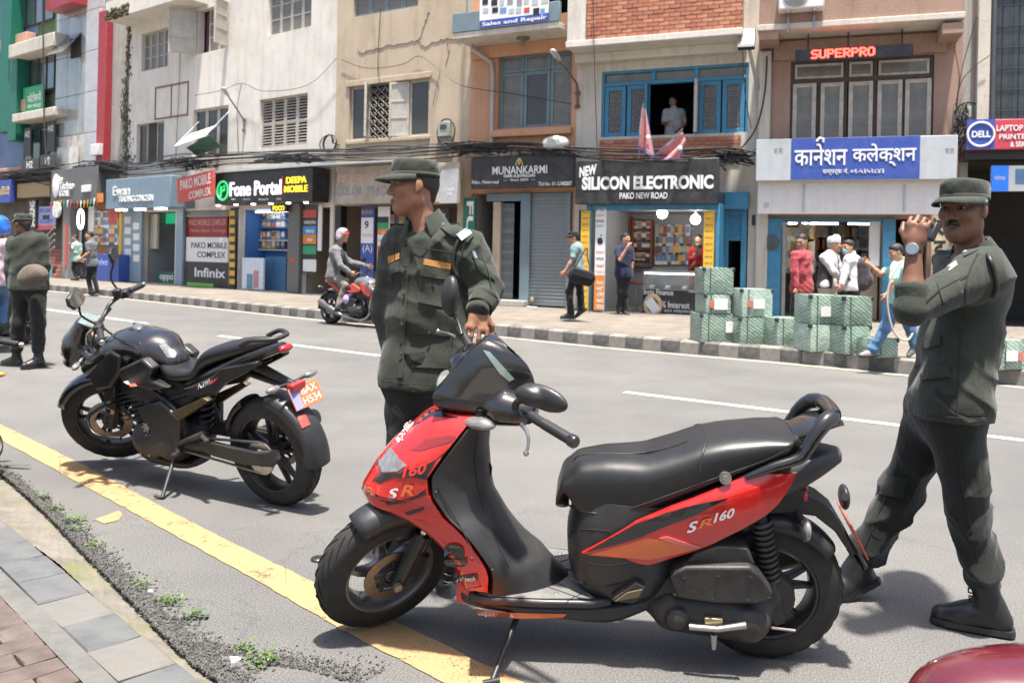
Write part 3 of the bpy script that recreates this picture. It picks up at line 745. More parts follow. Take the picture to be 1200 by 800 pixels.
ew=rW(166,243,205,333);ew=(ew[0],ew[1],PAVZ,zs);pk=rW(214,252,268,336);pk=(pk[0],pk[1],PAVZ,zs);fo=rW(279,245,337,340);fo=(fo[0],fo[1],PAVZ,zs);fo2=rW(352,245,386,345);fo2=(fo2[0],min(fo2[1],Lw-.1),PAVZ,zs)
wall(WB,uL,Lw,0,HB,[w1,w2,w3,l1,l2,l3,ew,pk,fo,fo2],MW_WHITE,rev=.25)
mb=MB();mb.box(uL+.01,uL+.2,.27,8,0,HB);mb.box(Lw-.2,Lw-.01,.27,8,0,HB);mb.box(uL,Lw,8,8.2,0,HB);mb.box(uL,Lw,-.02,8.2,HB,HB+.2);mb.box(uL+.2,Lw-.2,.27,8,zs+.15,zs+.3);mb.build('rear_walls',MW_GREY,WB)
def panes(root,w,cols,rows,leaves,fm,pm):
 s=(w[1]-w[0])/leaves
 for i in range(leaves):sash(root,w[0]+s*i+.006,w[0]+s*(i+1)-.006,w[2]+.01,w[3]-.01,.14,fm,pm,.05,cols,rows,.035)
panes(WB,w1,1,3,4,M_WOODW,M_GLASSP);panes(WB,w3,1,3,4,M_WOODW,M_GLASSP)
d_=(w2[1]-w2[0]);sash(WB,w2[0]-d_*.02,w2[0]+d_*.5,w2[2],w2[3],-.02,M_WOODW,M_GLASSL,.06,1,3,.035,'open_casement',open_=R(125))
sash(WB,w2[0]+d_*.28,w2[0]+d_*.62,w2[2]+.01,w2[3]-.01,.15,M_WOODW,M_GLASSP,.05,1,3);sash(WB,w2[0]+d_*.62,w2[0]+d_*.98,w2[2]+.01,w2[3]-.01,.15,M_WOODW,M_GLASSP,.05,1,3)
sash(WB,w2[1]-d_*.4,w2[1]+.02,w2[2],w2[3],-.02,M_WOODW,M_GLASSL,.06,1,3,.035,'open_casement',open_=R(112),hinge='r')
mb=MB();n=16
vs=[];
for i in range(n+1):
 u=w2[0]+.03+d_*.26*i/n;vs+=[(u,.3+.03*(i%2),w2[2]),(u,.3+.03*(i%2),w2[3])]
mb.add(vs,[(2*i,2*i+2,2*i+3,2*i+1)for i in range(n)]);mb.build('curtain',mat('plum_curtain',(.16,.05,.085),.9),WB)
s=(l3[1]-l3[0])/4
for i in range(4):louvre(WB,l3[0]+s*i+.005,l3[0]+s*(i+1)-.005,l3[2],l3[3],.12,M_WOODW)
mat('grille_iron',(.28,.26,.24),.7,var=.2)
s=(l2[1]-l2[0])/3
for i in range(3):sash(WB,l2[0]+s*i+.005,l2[0]+s*(i+1)-.005,l2[2],l2[3],.12,M_WOODW,M_GLASSD,.07,grille=lattice)
s=(l1[1]-l1[0])/3
for i in(0,2):sash(WB,l1[0]+s*i+.005,l1[0]+s*(i+1)-.005,l1[2],l1[3],.12,M_WOODW,M_GLASSD,.05,grille=lattice)
mb=MB();mb.box(l1[0]+s,l1[1]-s,.13,.16,l1[2],l1[3]);mb.build('opening_shade_panel',MW_DARK,WB)  # dark sheet stands in for the shade inside the middle bay
bp=rW(182,99,221,138);mb=MB();ring(mb,bp[0],bp[1],bp[2],bp[3],-.03,.0,.05);mb.box((bp[0]+bp[1])/2-.02,(bp[0]+bp[1])/2+.02,-.028,0,bp[2]+.05,bp[3]-.05);mb.build('blank_panel_frame',mat('rust_brown_paint',(.2,.1,.06),.7),WB,bevel=.006)
ov=rW(124,-6,206,14,y=-.9);slabbox(WB,'balcony_slab',ov[0],ov[1]+.4,-.9,-.003,ov[2]+.05,ov[3]+.1,MW_WHITE)
M_MOSS=mat('moss',(.065,.06,.03),.95,var=.5,vs=14,bump=.8,bs=30)
mb=MB();u,z0=fr.uv(153,190);z1=fr.uv(153,10)[1]
rnd=random.Random(4)
for i in range(620):
 t=rnd.random()**1.2;zz=lerp(z0,z1,t);uu=u-.3+rnd.gauss(0,.13)*(1.5-t)-(.35*(t>.3 and t<.55))*rnd.random();r=rnd.uniform(.015,.05);mb.ball((uu,.0,zz),(r,.012,r*rnd.uniform(.8,2.2)),6)
tag(mb.build('moss_growth',M_MOSS,WB,smooth=180),kind='stuff')
mb=MB()
for i in range(160):
 uu=rnd.uniform(ov[0],ov[0]+1.6);r=rnd.uniform(.03,.08);mb.ball((uu,-.9+rnd.uniform(-.03,.03),ov[2]+.09+rnd.uniform(-.04,.3)),(r,.04,r),6)
tag(mb.build('moss_fringe',M_MOSS,WB,smooth=180),kind='stuff')
fr=F_TAN;L_=flen(2);TB=bld(fr,'tan_building','cracked tan plaster building between the white and the orange buildings')
t1,t2=fr.rect(414,-16,490,14),fr.rect(409,97,502,162);zs2=fr.uv(460,240)[1]
sh=fr.rect(393,242,540,350);wall(TB,0,L_,0,HB,[t1,t2,(.15,L_-.35,PAVZ,zs2)],MW_TAN,rev=.25);shell(TB,L_,HB,fl=zs2+.15)
s=(t1[1]-t1[0])/4
for i in range(4):sash(TB,t1[0]+s*i+.005,t1[0]+s*(i+1)-.005,t1[2],t1[3],.12,M_GBLUE,M_GLASSP,.06)
s=(t2[1]-t2[0])/4
for i in(0,3):sash(TB,t2[0]+s*i+.005,t2[0]+s*(i+1)-.005,t2[2],t2[3],.12,M_WOODW,M_GLASSD,.06,grille=scrolls)
sash(TB,t2[0]+s,t2[0]+s*1.9,t2[2]+.02,t2[3]-.02,.06,M_WOODW,M_GLASSL,.06,1,3,.045,'open_casement',open_=R(58));sash(TB,t2[0]+s*2.15,t2[0]+s*3.0,t2[2]+.02,t2[3]-.02,.08,M_WOODW,M_GLASSL,.06,1,3,.045,'open_casement',open_=R(14),hinge='r')
mb=MB();scrolls(mb,t2[0]+s*1.1,t2[0]+s*2.2,t2[2],t2[3]);mb.build('grille',MATS['grille_iron'],TB,smooth=60)
slabbox(TB,'window_sill',t2[0]-.08,t2[1]+.08,-.07,.1,t2[2]-.1,t2[2]-.004,MW_TAN);slabbox(TB,'window_head',t2[0]-.1,t2[1]+.1,-.05,-.003,t2[3]+.004,t2[3]+.16,MW_TAN)
def crack(root,pts,fr,r=.012,y=-.006,name='wall_crack'):
 mb=MB();P=[]
 for i,(px,py)in enumerate(pts):
  u,z=fr.uv(px,py);P.append(Vector((u,y,z)))
 P=spline(P,5);rr=random.Random(len(pts));P=[p+Vector((rr.uniform(-.03,.03),0,rr.uniform(-.03,.03)))for p in P]
 mb.tube(P,r,4,flat=1.0);return mb.build(name,mat('crack_patch',(.2,.15,.11),.9),root)
crack(TB,[(420,58),(424,62),(432,60),(450,55),(470,51),(490,47),(494,40),(500,22),(503,14)],fr);crack(TB,[(490,47),(498,55),(510,49),(524,46),(540,49)],fr);crack(TB,[(524,46),(526,60),(522,78)],fr,.01)
fr=F_OR;L_=flen(3);OB=bld(fr,'orange_building','orange plaster building with a grey-blue framed window over the jewellery shop')
o1=fr.rect(583,62,670,149);o1=(o1[0],min(o1[1],L_-.1),o1[2],o1[3]);zs3=fr.uv(612,226)[1]
wall(OB,0,L_,0,HB,[o1,(.1,L_-.05,PAVZ,zs3),fr.rect(575,-40,668,20)],MW_OR,rev=.3);shell(OB,L_,HB,fl=zs3+.15)
um=[o1[0],lerp(o1[0],o1[1],.33),lerp(o1[0],o1[1],.69),o1[1]];zt=lerp(o1[2],o1[3],.77)
for i in range(3):
 sash(OB,um[i]+.006,um[i+1]-.006,o1[2],zt-.004,.16,M_GBLUE,M_GLASSP if i!=1 else M_GLASSD,.085);sash(OB,um[i]+.006,um[i+1]-.006,zt+.004,o1[3],.16,M_GBLUE,M_GLASSP,.075,name='transom_window')
slabbox(OB,'window_sill',o1[0]-.1,o1[1]+.05,-.16,-.003,o1[2]-.22,o1[2]-.06,MW_OR)
bl=fr.rect(548,26,668,44,y=-.95);zb=fr.uv(610,38,-.95)[1]
slabbox(OB,'balcony_slab',.02,L_-.04,-1.0,-.003,zb,zb+.14,MW_CREAM);slabbox(OB,'balcony_beam',.02,L_-.04,-.12,-.004,zb-.3,zb-.003,MW_OR)
slabbox(OB,'balcony_parapet',.02,L_-.04,-1.02,-.9,zb+.143,zb+.6,M_GBLUE)
uo,zo=fr.uv(547,40,-.4);mb=MB();mb.tube([(.16,-.5,zb+3),(.16,-.5,zb+.3),(.2,-.35,zb-.1),(.62,-.08,zb-.42),(.66,-.08,zb-.75),(.66,-.08,fr.uv(566,172)[1])],.055,10);mb.build('drain_pipe',mat('pipe_grey',(.42,.41,.39),.6,var=.15,dirt=.3),OB,smooth=50)
mb=MB();u,z=fr.uv(613,33,-.5);mb.lathe([(.0,0),(.16,.0),(.16,-.04),(.05,-.07),(.03,-.2),(.0,-.2)],(u,-.5,zb-.003),(0,0,1),16);mb.build('ceiling_lamp',mat('old_lamp_metal',(.16,.15,.14),.6),OB,smooth=40)
mb=MB();zrub=fr.uv(612,181,-.42)[1]
for i in range(240):
 u=rnd.uniform(.1,L_-.1);r=rnd.uniform(.02,.07);mb.ball((u,-.38+rnd.uniform(-.1,.1),zrub+rnd.uniform(-.01,.1)*rnd.random()),(r*1.6,r,r*.6),6)
tag(mb.build('rubble',mat('rubble_dusty',(.22,.2,.175),.9,var=.5,vs=20),OB),kind='stuff')
fr=F_BR;L_=flen(4);BB=bld(fr,'brick_building','building with red brick parapet, white slab and bright blue windows over the electronics shop')
b1=fr.rect(705,79,877,158);zs4=fr.uv(760,246)[1];uc=fr.uv(703,120)[0];ud=fr.uv(842,300)[0]
wall(BB,0,L_,0,HB,[b1,(.12,fr.uv(840,300)[0],PAVZ,zs4),(fr.uv(846,300)[0],fr.uv(876,300)[0],PAVZ,zs4)],MW_CREAM,rev=.3);shell(BB,L_,HB,fl=zs4+.15)
sp=fr.rect(668,45,884,60,y=-.85);zb2=fr.uv(760,47,-.85)[1]
slabbox(BB,'balcony_slab',.01,L_-.25,-.9,-.003,zb2-.04,zb2+.1,wall_mat('white_slab',(.62,.585,.53),(.3,.24,.2),.5,.4));slabbox(BB,'slab_beam',.02,L_-.26,-.25,-.004,zb2-.24,zb2-.043,MATS['white_slab'])
slabbox(BB,'white_column',.03,fr.uv(686,30,-.9)[0],-.88,-.6,zb2+.103,HB-.5,MATS['white_slab'])
M_BRK=[mat('brick_%d'%i,c,.85,var=.25,vs=10,bump=.4,bs=30)for i,c in enumerate([(.42,.165,.095),(.38,.14,.085),(.47,.21,.125),(.33,.125,.08)])]
def brick_wall(root,u0,u1,z0,z1,y,name):
 W=.235;h=.075;g=.014
 o=slabbox(root,name,u0,u1,y+.012,y+.2,z0,z1,mat('brick_mortar',(.36,.25,.19),.95,bump=.4),0)
 rows=int((z1-z0)/(h+g));ms={}
 for r in range(rows):
  z=z0+r*(h+g);u=u0-(W/2 if r%2 else 0)
  while u<u1-.02:
   a,b=max(u,u0),min(u+W-g,u1)
   if b-a>.04:
    key=(round(b-a,3),random.randrange(4))
    if key not in ms:
     m_=MB();m_.box(0,b-a,0,.05,0,h);ob=m_.build('brick',M_BRK[key[1]]);ms[key]=ob.data;bpy.data.objects.remove(ob)
    k=link('brick',ms[key],o);k.matrix_local=T(a,y-.006+random.uniform(-.005,.004),z+.007+random.uniform(-.002,.002))
   u+=W
brick_wall(BB,fr.uv(687,30,-.9)[0],fr.uv(870,20,-.9)[0],zb2+.105,zb2+1.15,-.86,'brick_parapet')
brick_wall(BB,uc+.02,fr.uv(868,170)[0],fr.uv(780,190)[1],b1[2]-.06,-.03,'brick_band')
N6=6;s=(b1[1]-b1[0])/N6;zt=lerp(b1[2],b1[3],.80);u=[lerp(b1[0],b1[1],t)for t in(0,.16,.345,.36,.68,.80,.985)]
e=lambda i,j:(u[i],u[j])
mb=MB();ring(mb,b1[0],b1[1],b1[2]-.05,b1[3],.02,.16,.06);mb.box(b1[0]+.06,b1[1]-.06,.025,.155,zt-.04,zt+.04);mb.box(lerp(b1[0],b1[1],.345),lerp(b1[0],b1[1],.375),.03,.15,zt+.04,b1[3]-.06);mb.box(lerp(b1[0],b1[1],.64),lerp(b1[0],b1[1],.67),.03,.15,b1[2],b1[3]-.06);mb.build('window_frame',M_BLUE,BB,bevel=.006)
for i,(a,b)in enumerate([(.02,.345),(.375,.64),(.67,.98)]):mb=MB();mb.box(lerp(b1[0],b1[1],a),lerp(b1[0],b1[1],b),.1,.11,zt+.05,b1[3]-.06);mb.build('transom_pane',M_GLASSP,BB)
for a,b in[(.02,.17),(.18,.335),(.675,.82),(.83,.975)]:sash(BB,lerp(b1[0],b1[1],a),lerp(b1[0],b1[1],b),b1[2],zt-.045,.07,M_BLUE,M_GLASSD,.1,grille=rosettes,name='blue_casement')
sash(BB,lerp(b1[0],b1[1],.34),lerp(b1[0],b1[1],.40),b1[2],zt-.045,-.02,M_BLUE,M_GLASSD,.06,open_=R(100),name='open_casement');sash(BB,lerp(b1[0],b1[1],.57),lerp(b1[0],b1[1],.665),b1[2],zt-.045,-.02,M_WOODW,M_GLASSL,.06,open_=R(95),hinge='r',name='open_casement')
dw=(fr.uv(846,300)[0],fr.uv(876,300)[0],PAVZ,zs4);mb=MB();ring(mb,dw[0]+.02,dw[1]-.02,dw[2]+.01,dw[3],-.06,.05,.12);mb.build('door_frame',M_BLUE,BB,bevel=.006)
def ribs(root,u0,u1,z0,z1,y,m,pitch=.075,name='roller_shutter',amp=.012):
 mb=MB();n=int((z1-z0)/pitch);rings=[]
 prof=[]
 for i in range(n):
  z=z0+i*pitch
  for t,o in((0,0),(.12,.0),(.3,1),(.7,1),(.88,0)):prof.append((y-o*amp,z+t*pitch))
 prof.append((y,z1));vs=[]
 for(yy,z)in prof:vs+=[(u0,yy,z),(u1,yy,z)]
 mb.add(vs,[(2*i,2*i+1,2*i+3,2*i+2)for i in range(len(prof)-1)]);mb.box(u0,u1,y-.03,y+.03,z0-.06,z0+.02)
 return mb.build(name,m,root)
ribs(BB,dw[0]+.14,dw[1]-.14,dw[3]-.62,dw[3]-.12,.0,M_BLUE);slabbox(BB,'door_board',dw[0]-.05,dw[1]+.02,-.22,-.065,fr.uv(860,246)[1],fr.uv(860,226)[1],M_BLUE)
slabbox(BB,'meter_plate',fr.uv(880,300,-.05)[0],fr.uv(888.5,300,-.05)[0],-.05,-.004,fr.uv(884,264)[1],fr.uv(884,252)[1],M_BLK)
fr=F_SP;L_=flen(5);SB=bld(fr,'terracotta_building','faded terracotta building with five tall casements and a red dot-matrix display')
s1=fr.rect(926,68,1094,166);zs5=fr.uv(980,256)[1]
uA,uB=fr.uv(915,300)[0],fr.uv(1033,300)[0];uC,uD=fr.uv(1049,300)[0],fr.uv(1086,300)[0]
wall(SB,0,L_,0,HB,[s1,(uA,uB,PAVZ,zs5),(uC,uD,PAVZ,zs5)],MW_PINK,rev=.3);shell(SB,L_,HB,fl=zs5+.15)
mb=MB();ring(mb,s1[0],s1[1],s1[2],s1[3],.05,.2,.07);zt=lerp(s1[2],s1[3],.755);mb.box(s1[0]+.07,s1[1]-.07,.052,.19,zt-.05,zt+.05)
for t in(.4,.605):mb.box(lerp(s1[0],s1[1],t)-.04,lerp(s1[0],s1[1],t)+.04,.056,.188,zt+.05,s1[3]-.07)
for t in(.205,.4,.605,.8):mb.box(lerp(s1[0],s1[1],t)-.03,lerp(s1[0],s1[1],t)+.03,.054,.186,s1[2]+.07,zt-.05)
mb.build('window_frame',M_WOODB,SB,bevel=.006)
for i,(a,b)in enumerate([(.02,.19),(.22,.385),(.42,.59),(.62,.79),(.81,.985)]):sash(SB,lerp(s1[0],s1[1],a),lerp(s1[0],s1[1],b),s1[2]+.02,zt-.06,.03,M_WOODW,M_GLASSP,.085,name='tall_casement',open_=R((6,0,0,0,3)[i]))
for a,b in[(.03,.38),(.42,.585),(.625,.97)]:sash(SB,lerp(s1[0],s1[1],a),lerp(s1[0],s1[1],b),zt+.05,s1[3]-.07,.06,M_WOODW,M_GLASSP,.05,name='transom_window')
zb3=fr.uv(1000,40,-.8)[1];slabbox(SB,'balcony_parapet',.03,L_-.12,-.85,-.7,fr.uv(1000,25,-.8)[1],fr.uv(1000,25,-.8)[1]+1.2,MW_PINK)
slabbox(SB,'balcony_slab',.0,L_-.1,-.9,-.003,fr.uv(1000,30,-.85)[1],fr.uv(1000,23,-.85)[1],MW_CREAM);slabbox(SB,'balcony_edge_beam',.03,.42,-.86,-.004,fr.uv(900,47,-.85)[1],fr.uv(900,29,-.85)[1],MW_PINK);slabbox(SB,'balcony_edge_beam',L_-.5,L_-.12,-.86,-.004,fr.uv(1110,40,-.85)[1],fr.uv(1110,27,-.85)[1],MW_PINK)
slabbox(SB,'lintel_beam',.3,L_-.3,-.1,-.003,s1[3]+.02,s1[3]+.42,MW_PINK)
slabbox(SB,'cream_pilaster',.0,fr.uv(903,120,-.12)[0],-.14,-.003,PAVZ,fr.uv(900,60,-.1)[1],MW_CREAM,.03)
fr=F_RT;L_=flen(6);RB=bld(fr,'grey_building','grey concrete building with a wire grid over dark glazing beside the terracotta building')
r1=fr.rect(1168,-60,1290,138);zs6=fr.uv(1160,185)[1];r1=(r1[0],min(r1[1],L_-.3),r1[2],r1[3])
wall(RB,0,L_,0,HB,[r1,(fr.uv(1132,300)[0],L_-.3,PAVZ,zs6)],MW_GREY,rev=.3);shell(RB,L_,HB,fl=zs6+.15)
mb=MB();mb.box(r1[0],r1[1],.2,.22,r1[2],r1[3]);mb.build('dark_glazing',mat('dark_bluish_glass',(.05,.06,.065),.12,var=.3),RB)
for u in np.arange(r1[0]+.1,r1[1],.3):mb=MB();mb.tube([(u,-.02,r1[2]),(u,-.02,r1[3])],.012,6);mb.build('grid_bar',M_BLK,RB)
for z in np.arange(r1[2]+.15,r1[3],.42):mb=MB();mb.tube([(r1[0]-.1,-.035,z),(r1[1],-.035,z)],.012,6);mb.build('grid_bar',M_BLK,RB)
slabbox(RB,'cream_column',fr.uv(1143,80)[0],fr.uv(1158,80)[0],-.16,-.003,zs6,HB-.3,MW_CREAM);mb=MB();u=fr.uv(1162,80)[0];mb.tube([(u,-.1,zs6),(u,-.1,HB-1)],.055,10);mb.build('drain_pipe',mat('pipe_dark',(.06,.065,.07),.5),RB,smooth=50)
slabbox(RB,'shop_fascia',fr.uv(1130,185,-.5)[0],L_-.2,-.5,-.003,fr.uv(1160,187,-.5)[1],fr.uv(1160,175,-.5)[1],M_BLK)
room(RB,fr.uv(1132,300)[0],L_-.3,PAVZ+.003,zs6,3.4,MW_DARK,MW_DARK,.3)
fr=F_WH;GB=bld(fr,'glass_clad_building','narrow building clad in pale glass and grey panels with a red vertical fin')
uG0,uG1=fr.uv(66,120)[0],fr.uv(129,190)[0];mb=MB();mb.box(uG0,uL-.01,.1,8,0,HB+2);mb.build('core_wall',MW_GREY,GB)
zA=fr.uv(90,205)[1];zz=[zA+1.55*i for i in range(7)];uu=[uG0+.02,*[fr.uv(x,120)[0]for x in(80,91,102)]]
for i in range(6):
 for j in range(3):
  mb=MB();mb.box(uu[j]+.01,uu[j+1]-.01,-.06,.09,zz[i]+.01,zz[i+1]-.01);mb.build('glass_panel',mat('milky_glass',(.40,.43,.42),.12,metal=.35,var=.15,vs=1.2)if i else mat('poster_print',(.5,.46,.42),.4,var=.5,vs=1.6),GB,bevel=.01)
for i in range(6):
 mb=MB();mb.box(uu[3]+.01,fr.uv(119,120)[0]-.02,-.1,.09,zz[i]+.01,zz[i+1]-.01);mb.build('cladding_panel',mat('grey_cladding',(.46,.47,.50),.35,var=.07,dirt=.15),GB,bevel=.012)
mb=MB();mb.box(fr.uv(118.5,120)[0],fr.uv(128,120)[0],-.16,.09,zA-.1,fr.uv(132,12)[1]);mb.build('red_fin',mat('red_cladding',(.33,.03,.042),.4,var=.12,dirt=.15),GB,bevel=.015)
ow=fr.rect(83,42,95,68,-.07);mb=MB();mb.box(ow[0],ow[1],-.075,-.065,ow[2],ow[3]);mb.build('gap_shade_panel',MW_DARK,GB);mb=MB();mb.box(0,ow[1]-ow[0]+.5,-.02,.02,-1.1,0);o=mb.build('open_sash',M_GLASSB,GB);o.matrix_local=T(ow[0]-.5,-.08,ow[3]+.05)@RX(R(-38))  # shade behind the tilted sash is painted as a dark sheet
mb=MB();a=fr.rect(67,172,92,198,-.12);mb.box(a[0],a[1],-.14,-.12,a[2],a[3]);mb.build('banner',mat('banner_print',(.62,.6,.55),.5,var=.35,vs=2.5),GB)
mb=MB();a=fr.rect(107,169,116,182,-.3);mb.box(a[0],a[1],-.34,-.11,a[2],a[3]);mb.build('junction_box',M_WHTD,GB,bevel=.02)
mb=MB();a=fr.rect(54,-30,84,8,-.7);mb.box(a[0],a[1],-.7,-.1,a[2],a[3]);mb.build('red_sign_box',MATS['red_cladding'],GB,bevel=.02)
uE0=fr.uv(8,120)[0];EB=bld(fr,'green_building','dark green building with projecting window ledges at the end of the row')
mb=MB();mb.box(uE0-2,uG0-.02,.2,8,0,HB+3);mb.build('wall',wall_mat('green_plaster',(.10,.15,.085),(.08,.08,.06),.5,.4),EB)
M_GRN=mat('deep_green_panel',(.01,.13,.085),.4,var=.15)
for(x0,y0,x1,y1)in[(24,55,61,110),(18,-40,60,28),(25,150,65,186)]:
 a=fr.rect(x0,y0,x1,y1,0);n=4;s=(a[1]-a[0])/n
 for i in range(n):sash(EB,a[0]+s*i,a[0]+s*(i+1)-.01,a[2],a[3],.12,M_BLK,M_GLASSB,.05)
for(x0,y0,x1,y1)in[(13,46,66,66),(17,130,66,144)]:
 a=fr.rect(x0,y0,x1,y1,-.5);slabbox(EB,'window_ledge',a[0],a[1],-.6,.18,a[2]+.15,a[3],MW_CREAM,.03)
for(x0,y0,x1,y1)in[(4,-60,16,98),(12,70,22,165),(-2,98,12,155)]:
 a=fr.rect(x0,y0,x1,y1,-.3);slabbox(EB,'green_fin',a[0],a[1],-.4,.18,a[2],a[3],M_GRN,.02)
a=fr.rect(27,101,50,131,-.2);mb=MB();mb.box(a[0],a[1],-.2,-.17,a[2],a[3]);GS=mb.build('green_sign',mat('sign_green',(.03,.30,.13),.5),bevel=.01);GS.matrix_world=fr.M;tag(GS,'small green Nepali sign below the windows of the green building','sign')
for k,(t,y0,y1)in enumerate([('फोटोकपी',108,119),('सेवा केन्द्र',121,127)]):
 b=fr.rect(32,y0,48,y1,-.21);mb=MB();text_into(mb,t,b[0],b[1],b[2],b[3],lambda p,q,t_:Vector((p,-.207+.006*t_,q)),bold=.01);mb.build('lettering',M_WHT,GS)
fr=F_FAR;XB=bld(fr,'end_building','blue and green glazed building at the far end of the street');L_=flen(0)
mb=MB();mb.box(0,L_-3.2,.2,8,0,HB+3);mb.build('wall',mat('blue_facade',(.10,.16,.3),.4,var=.4,vs=.8),XB)
for i in range(5):
 slabbox(XB,'floor_band',0,L_-3.3,-.2,.19,4.2+2.8*i,4.7+2.8*i,wall_mat('salmon_band',(.5,.3,.22)),.02)
def sign(fr,name,label,x0,y0,x1,y1,off,th,m,cat='sign',tilt=0.0,trim=None,bev=.01,lean=0.0):
 u0,u1,z0,z1=fr.rect(x0,y0,x1,y1,-off)
 root=thing(name,label,cat,fr.M@T((u0+u1)/2,-off,z0)@RY(-tilt)@RX(lean));W,H_=u1-u0,z1-z0
 mb=MB();mb.box(-W/2,W/2,0,th,0,H_);mb.build('board',m,root,bevel=bev)
 if trim is not None:
  mb=MB();ring(mb,-W/2-.02,W/2+.02,-.02,H_+.02,-.015,th*.9,.03);mb.build('trim',trim,root,bevel=.004)
 root['_f']=0;del root['_f']
 return root,Frame(world_of(root)),W,H_
def letter(root,f,s,x0,y0,x1,y1,m,d=.012,y=0.0,name='lettering',**kw):
 u0,u1,z0,z1=f.rect(x0,y0,x1,y1,y-d);mb=MB()
 text_into(mb,s,u0,u1,z0,z1,lambda p,q,t:Vector((p,y-d+(d-.001)*t,q)),**kw);return mb.build(name,m,root)
def lit(name,c,e):return mat(name,c,.5,var=0,emit=c,es=e)
M_RED=mat('sign_red',(.52,.06,.045),.45,var=.12,dirt=.2,dcol=(.35,.2,.16));M_YELS=mat('sign_yellow',(.68,.40,.04),.5,var=.12);M_SBLUE=mat('sign_blue',(.035,.075,.33),.4,var=.08,dirt=.12,dcol=(.12,.14,.3));M_GOLD=mat('gold_letter',(.62,.47,.19),.4,metal=.3,var=.1)
M_SILV=mat('shutter_grey',(.205,.235,.245),.5,metal=.25,var=.2,vs=3,dirt=.35,dcol=(.14,.12,.1));M_GREYS=mat('grey_sheet',(.42,.45,.47),.45,var=.1,streak=.3,dcol=(.3,.3,.3));M_ORG=mat('print_orange',(.65,.22,.03),.5,var=.1);M_GREENS=mat('print_green',(.03,.30,.14),.5)
L_WHITE=lit('lit_white_letter',(.95,.96,1.),.5);L_YEL=lit('lit_yellow_letter',(1.,.75,.04),.55);L_RED=lit('lit_red_dots',(1.,.06,.04),3.0);L_TUBE=lit('lit_tube',(1.,.98,.93),4.0);L_GRN=lit('lit_green_logo',(.05,.65,.2),.35)
fr=F_BR
r,f,W,H_=sign(fr,'shop_sign','black electronics shop sign with big white slab lettering',674,187,842,239,1.05,.18,M_BLKP)
letter(r,f,'SILICON ELECTRONIC',682,206,836,222,M_WHT,bold=.045);letter(r,f,'PAKO NEW ROAD',726,225.5,782,233,M_WHT,bold=.015)
mb=MB();u0,u1,z0,z1=f.rect(679,196,699,208,-.012);text_into(mb,'NEW',u0,u1,z0,z1,lambda p,q,t:Vector((p,-.012+.011*t,q+(p-u0)*.17)),bold=.04);mb.build('lettering',M_WHT,r)
u=lambda x,y=300,o=.9:fr.uv(x,y,-o)[0];z=lambda y,x=760,o=.9:fr.uv(x,y,-o)[1]
SF=thing('electronics_shop','blue framed shop front of the electronics shop with yellow price strips','shop',fr.M)
for a,b in((686,692),(838,842)):slabbox(SF,'blue_post',u(a),u(b),-.9,-.01,PAVZ,z(238),M_BLUE)
slabbox(SF,'blue_lintel',u(692),u(838),-.9,-.7,z(246),z(238),M_BLUE);slabbox(SF,'canopy',u(675),u(842),-1.0,-.02,z(238)+.004,z(236)+.2,M_BLKP)
for a,b in((680,690),(824,836)):
 o=slabbox(SF,'yellow_strip',u(a,o=.95),u(b,o=.95),-.95,-.903,z(370),z(247),M_YELS,.004)
 for i in range(17):
  zz=lerp(z(366),z(250),i/16.);mb=MB();text_into(mb,'मोबाइल सेट',u(a,o=.95)+.03,u(b,o=.95)-.02,zz,zz+.045,lambda p,q,t:Vector((p,-.953,q)),depth=False);mb.build('lettering',M_BLK,o)
o=slabbox(SF,'white_logo_strip',u(697),u(709),-.9,-.86,z(366),z(243),M_WHT,.004);zz=lambda y:z(y)
mb=MB();mb.box(u(697)+.003,u(709)-.003,-.906,-.902,z(366),z(324));mb.build('orange_print',M_ORG,o)
mb=MB();cu=(u(697.5)+u(708.5))/2;rr=.075
mb.panel([(cu+rr*math.cos(a)*(1-.12*math.cos(2*a))*(.75 if abs(math.atan2(math.sin(a-.3),math.cos(a-.3)))<.3 else 1),z(283)+rr*1.05*math.sin(a)*(1-.12*(math.sin(a)>.8)))for a in[k*math.pi/12 for k in range(24)]],lambda a,b,t:Vector((a,-.906+.004*t,b)));mb.panel([(cu-.005,z(283)+.09),(cu+.03,z(283)+.12),(cu+.04,z(283)+.15),(cu+.005,z(283)+.13)],lambda a,b,t:Vector((a,-.906+.004*t,b)));mb.build('fruit_logo',M_BLK,o)
for yy,s_,m_ in[(246,'MI',M_SBLUE),(252,'realme',M_ORG),(259,'SAMSUNG',M_BLK),(265,'oppo',M_GREENS),(295,'Xiaomi',M_ORG),(303,'HONOR',M_BLK),(311,'itel',M_RED),(318,'Redmi',M_YELS)]:
 letter(o,fr,s_,698.5,yy-1.6,707.5,yy+1.6,m_,d=.004,y=-.9)
for yy,s_ in[(331,'नेपाल'),(338,'भरि'),(345,'टिभी'),(352,'को'),(360,'नगद')]:letter(o,fr,s_,698.5,yy-2.6,707.5,yy+2.6,M_WHT,d=.004,y=-.906,bold=.015)
u1_,u2_=u(692),u(838);room(SF,u1_,u2_,PAVZ+.004,z(241),2.6,MW_ROOM,M_FLOOR,-.86)
def cabinet(root,u0,u1,z0,z1,y,name='glass_cabinet'):
 mb=MB();ring(mb,u0,u1,z0,z1,y-.25,y,.04)
 for i in range(1,5):zz=lerp(z0,z1,i/5);mb.box(u0+.04,u1-.04,y-.23,y-.01,zz-.008,zz+.008)
 return mb.build(name,mat('cabinet_wood',(.22,.07,.04),.5,var=.2),root)
IN=Frame(fr.M);yb=2.58
bx=lambda x,y=300:fr.uv(x,y,yb-.3)[0];bz=lambda y,x=745:fr.uv(x,y,yb-.3)[1]
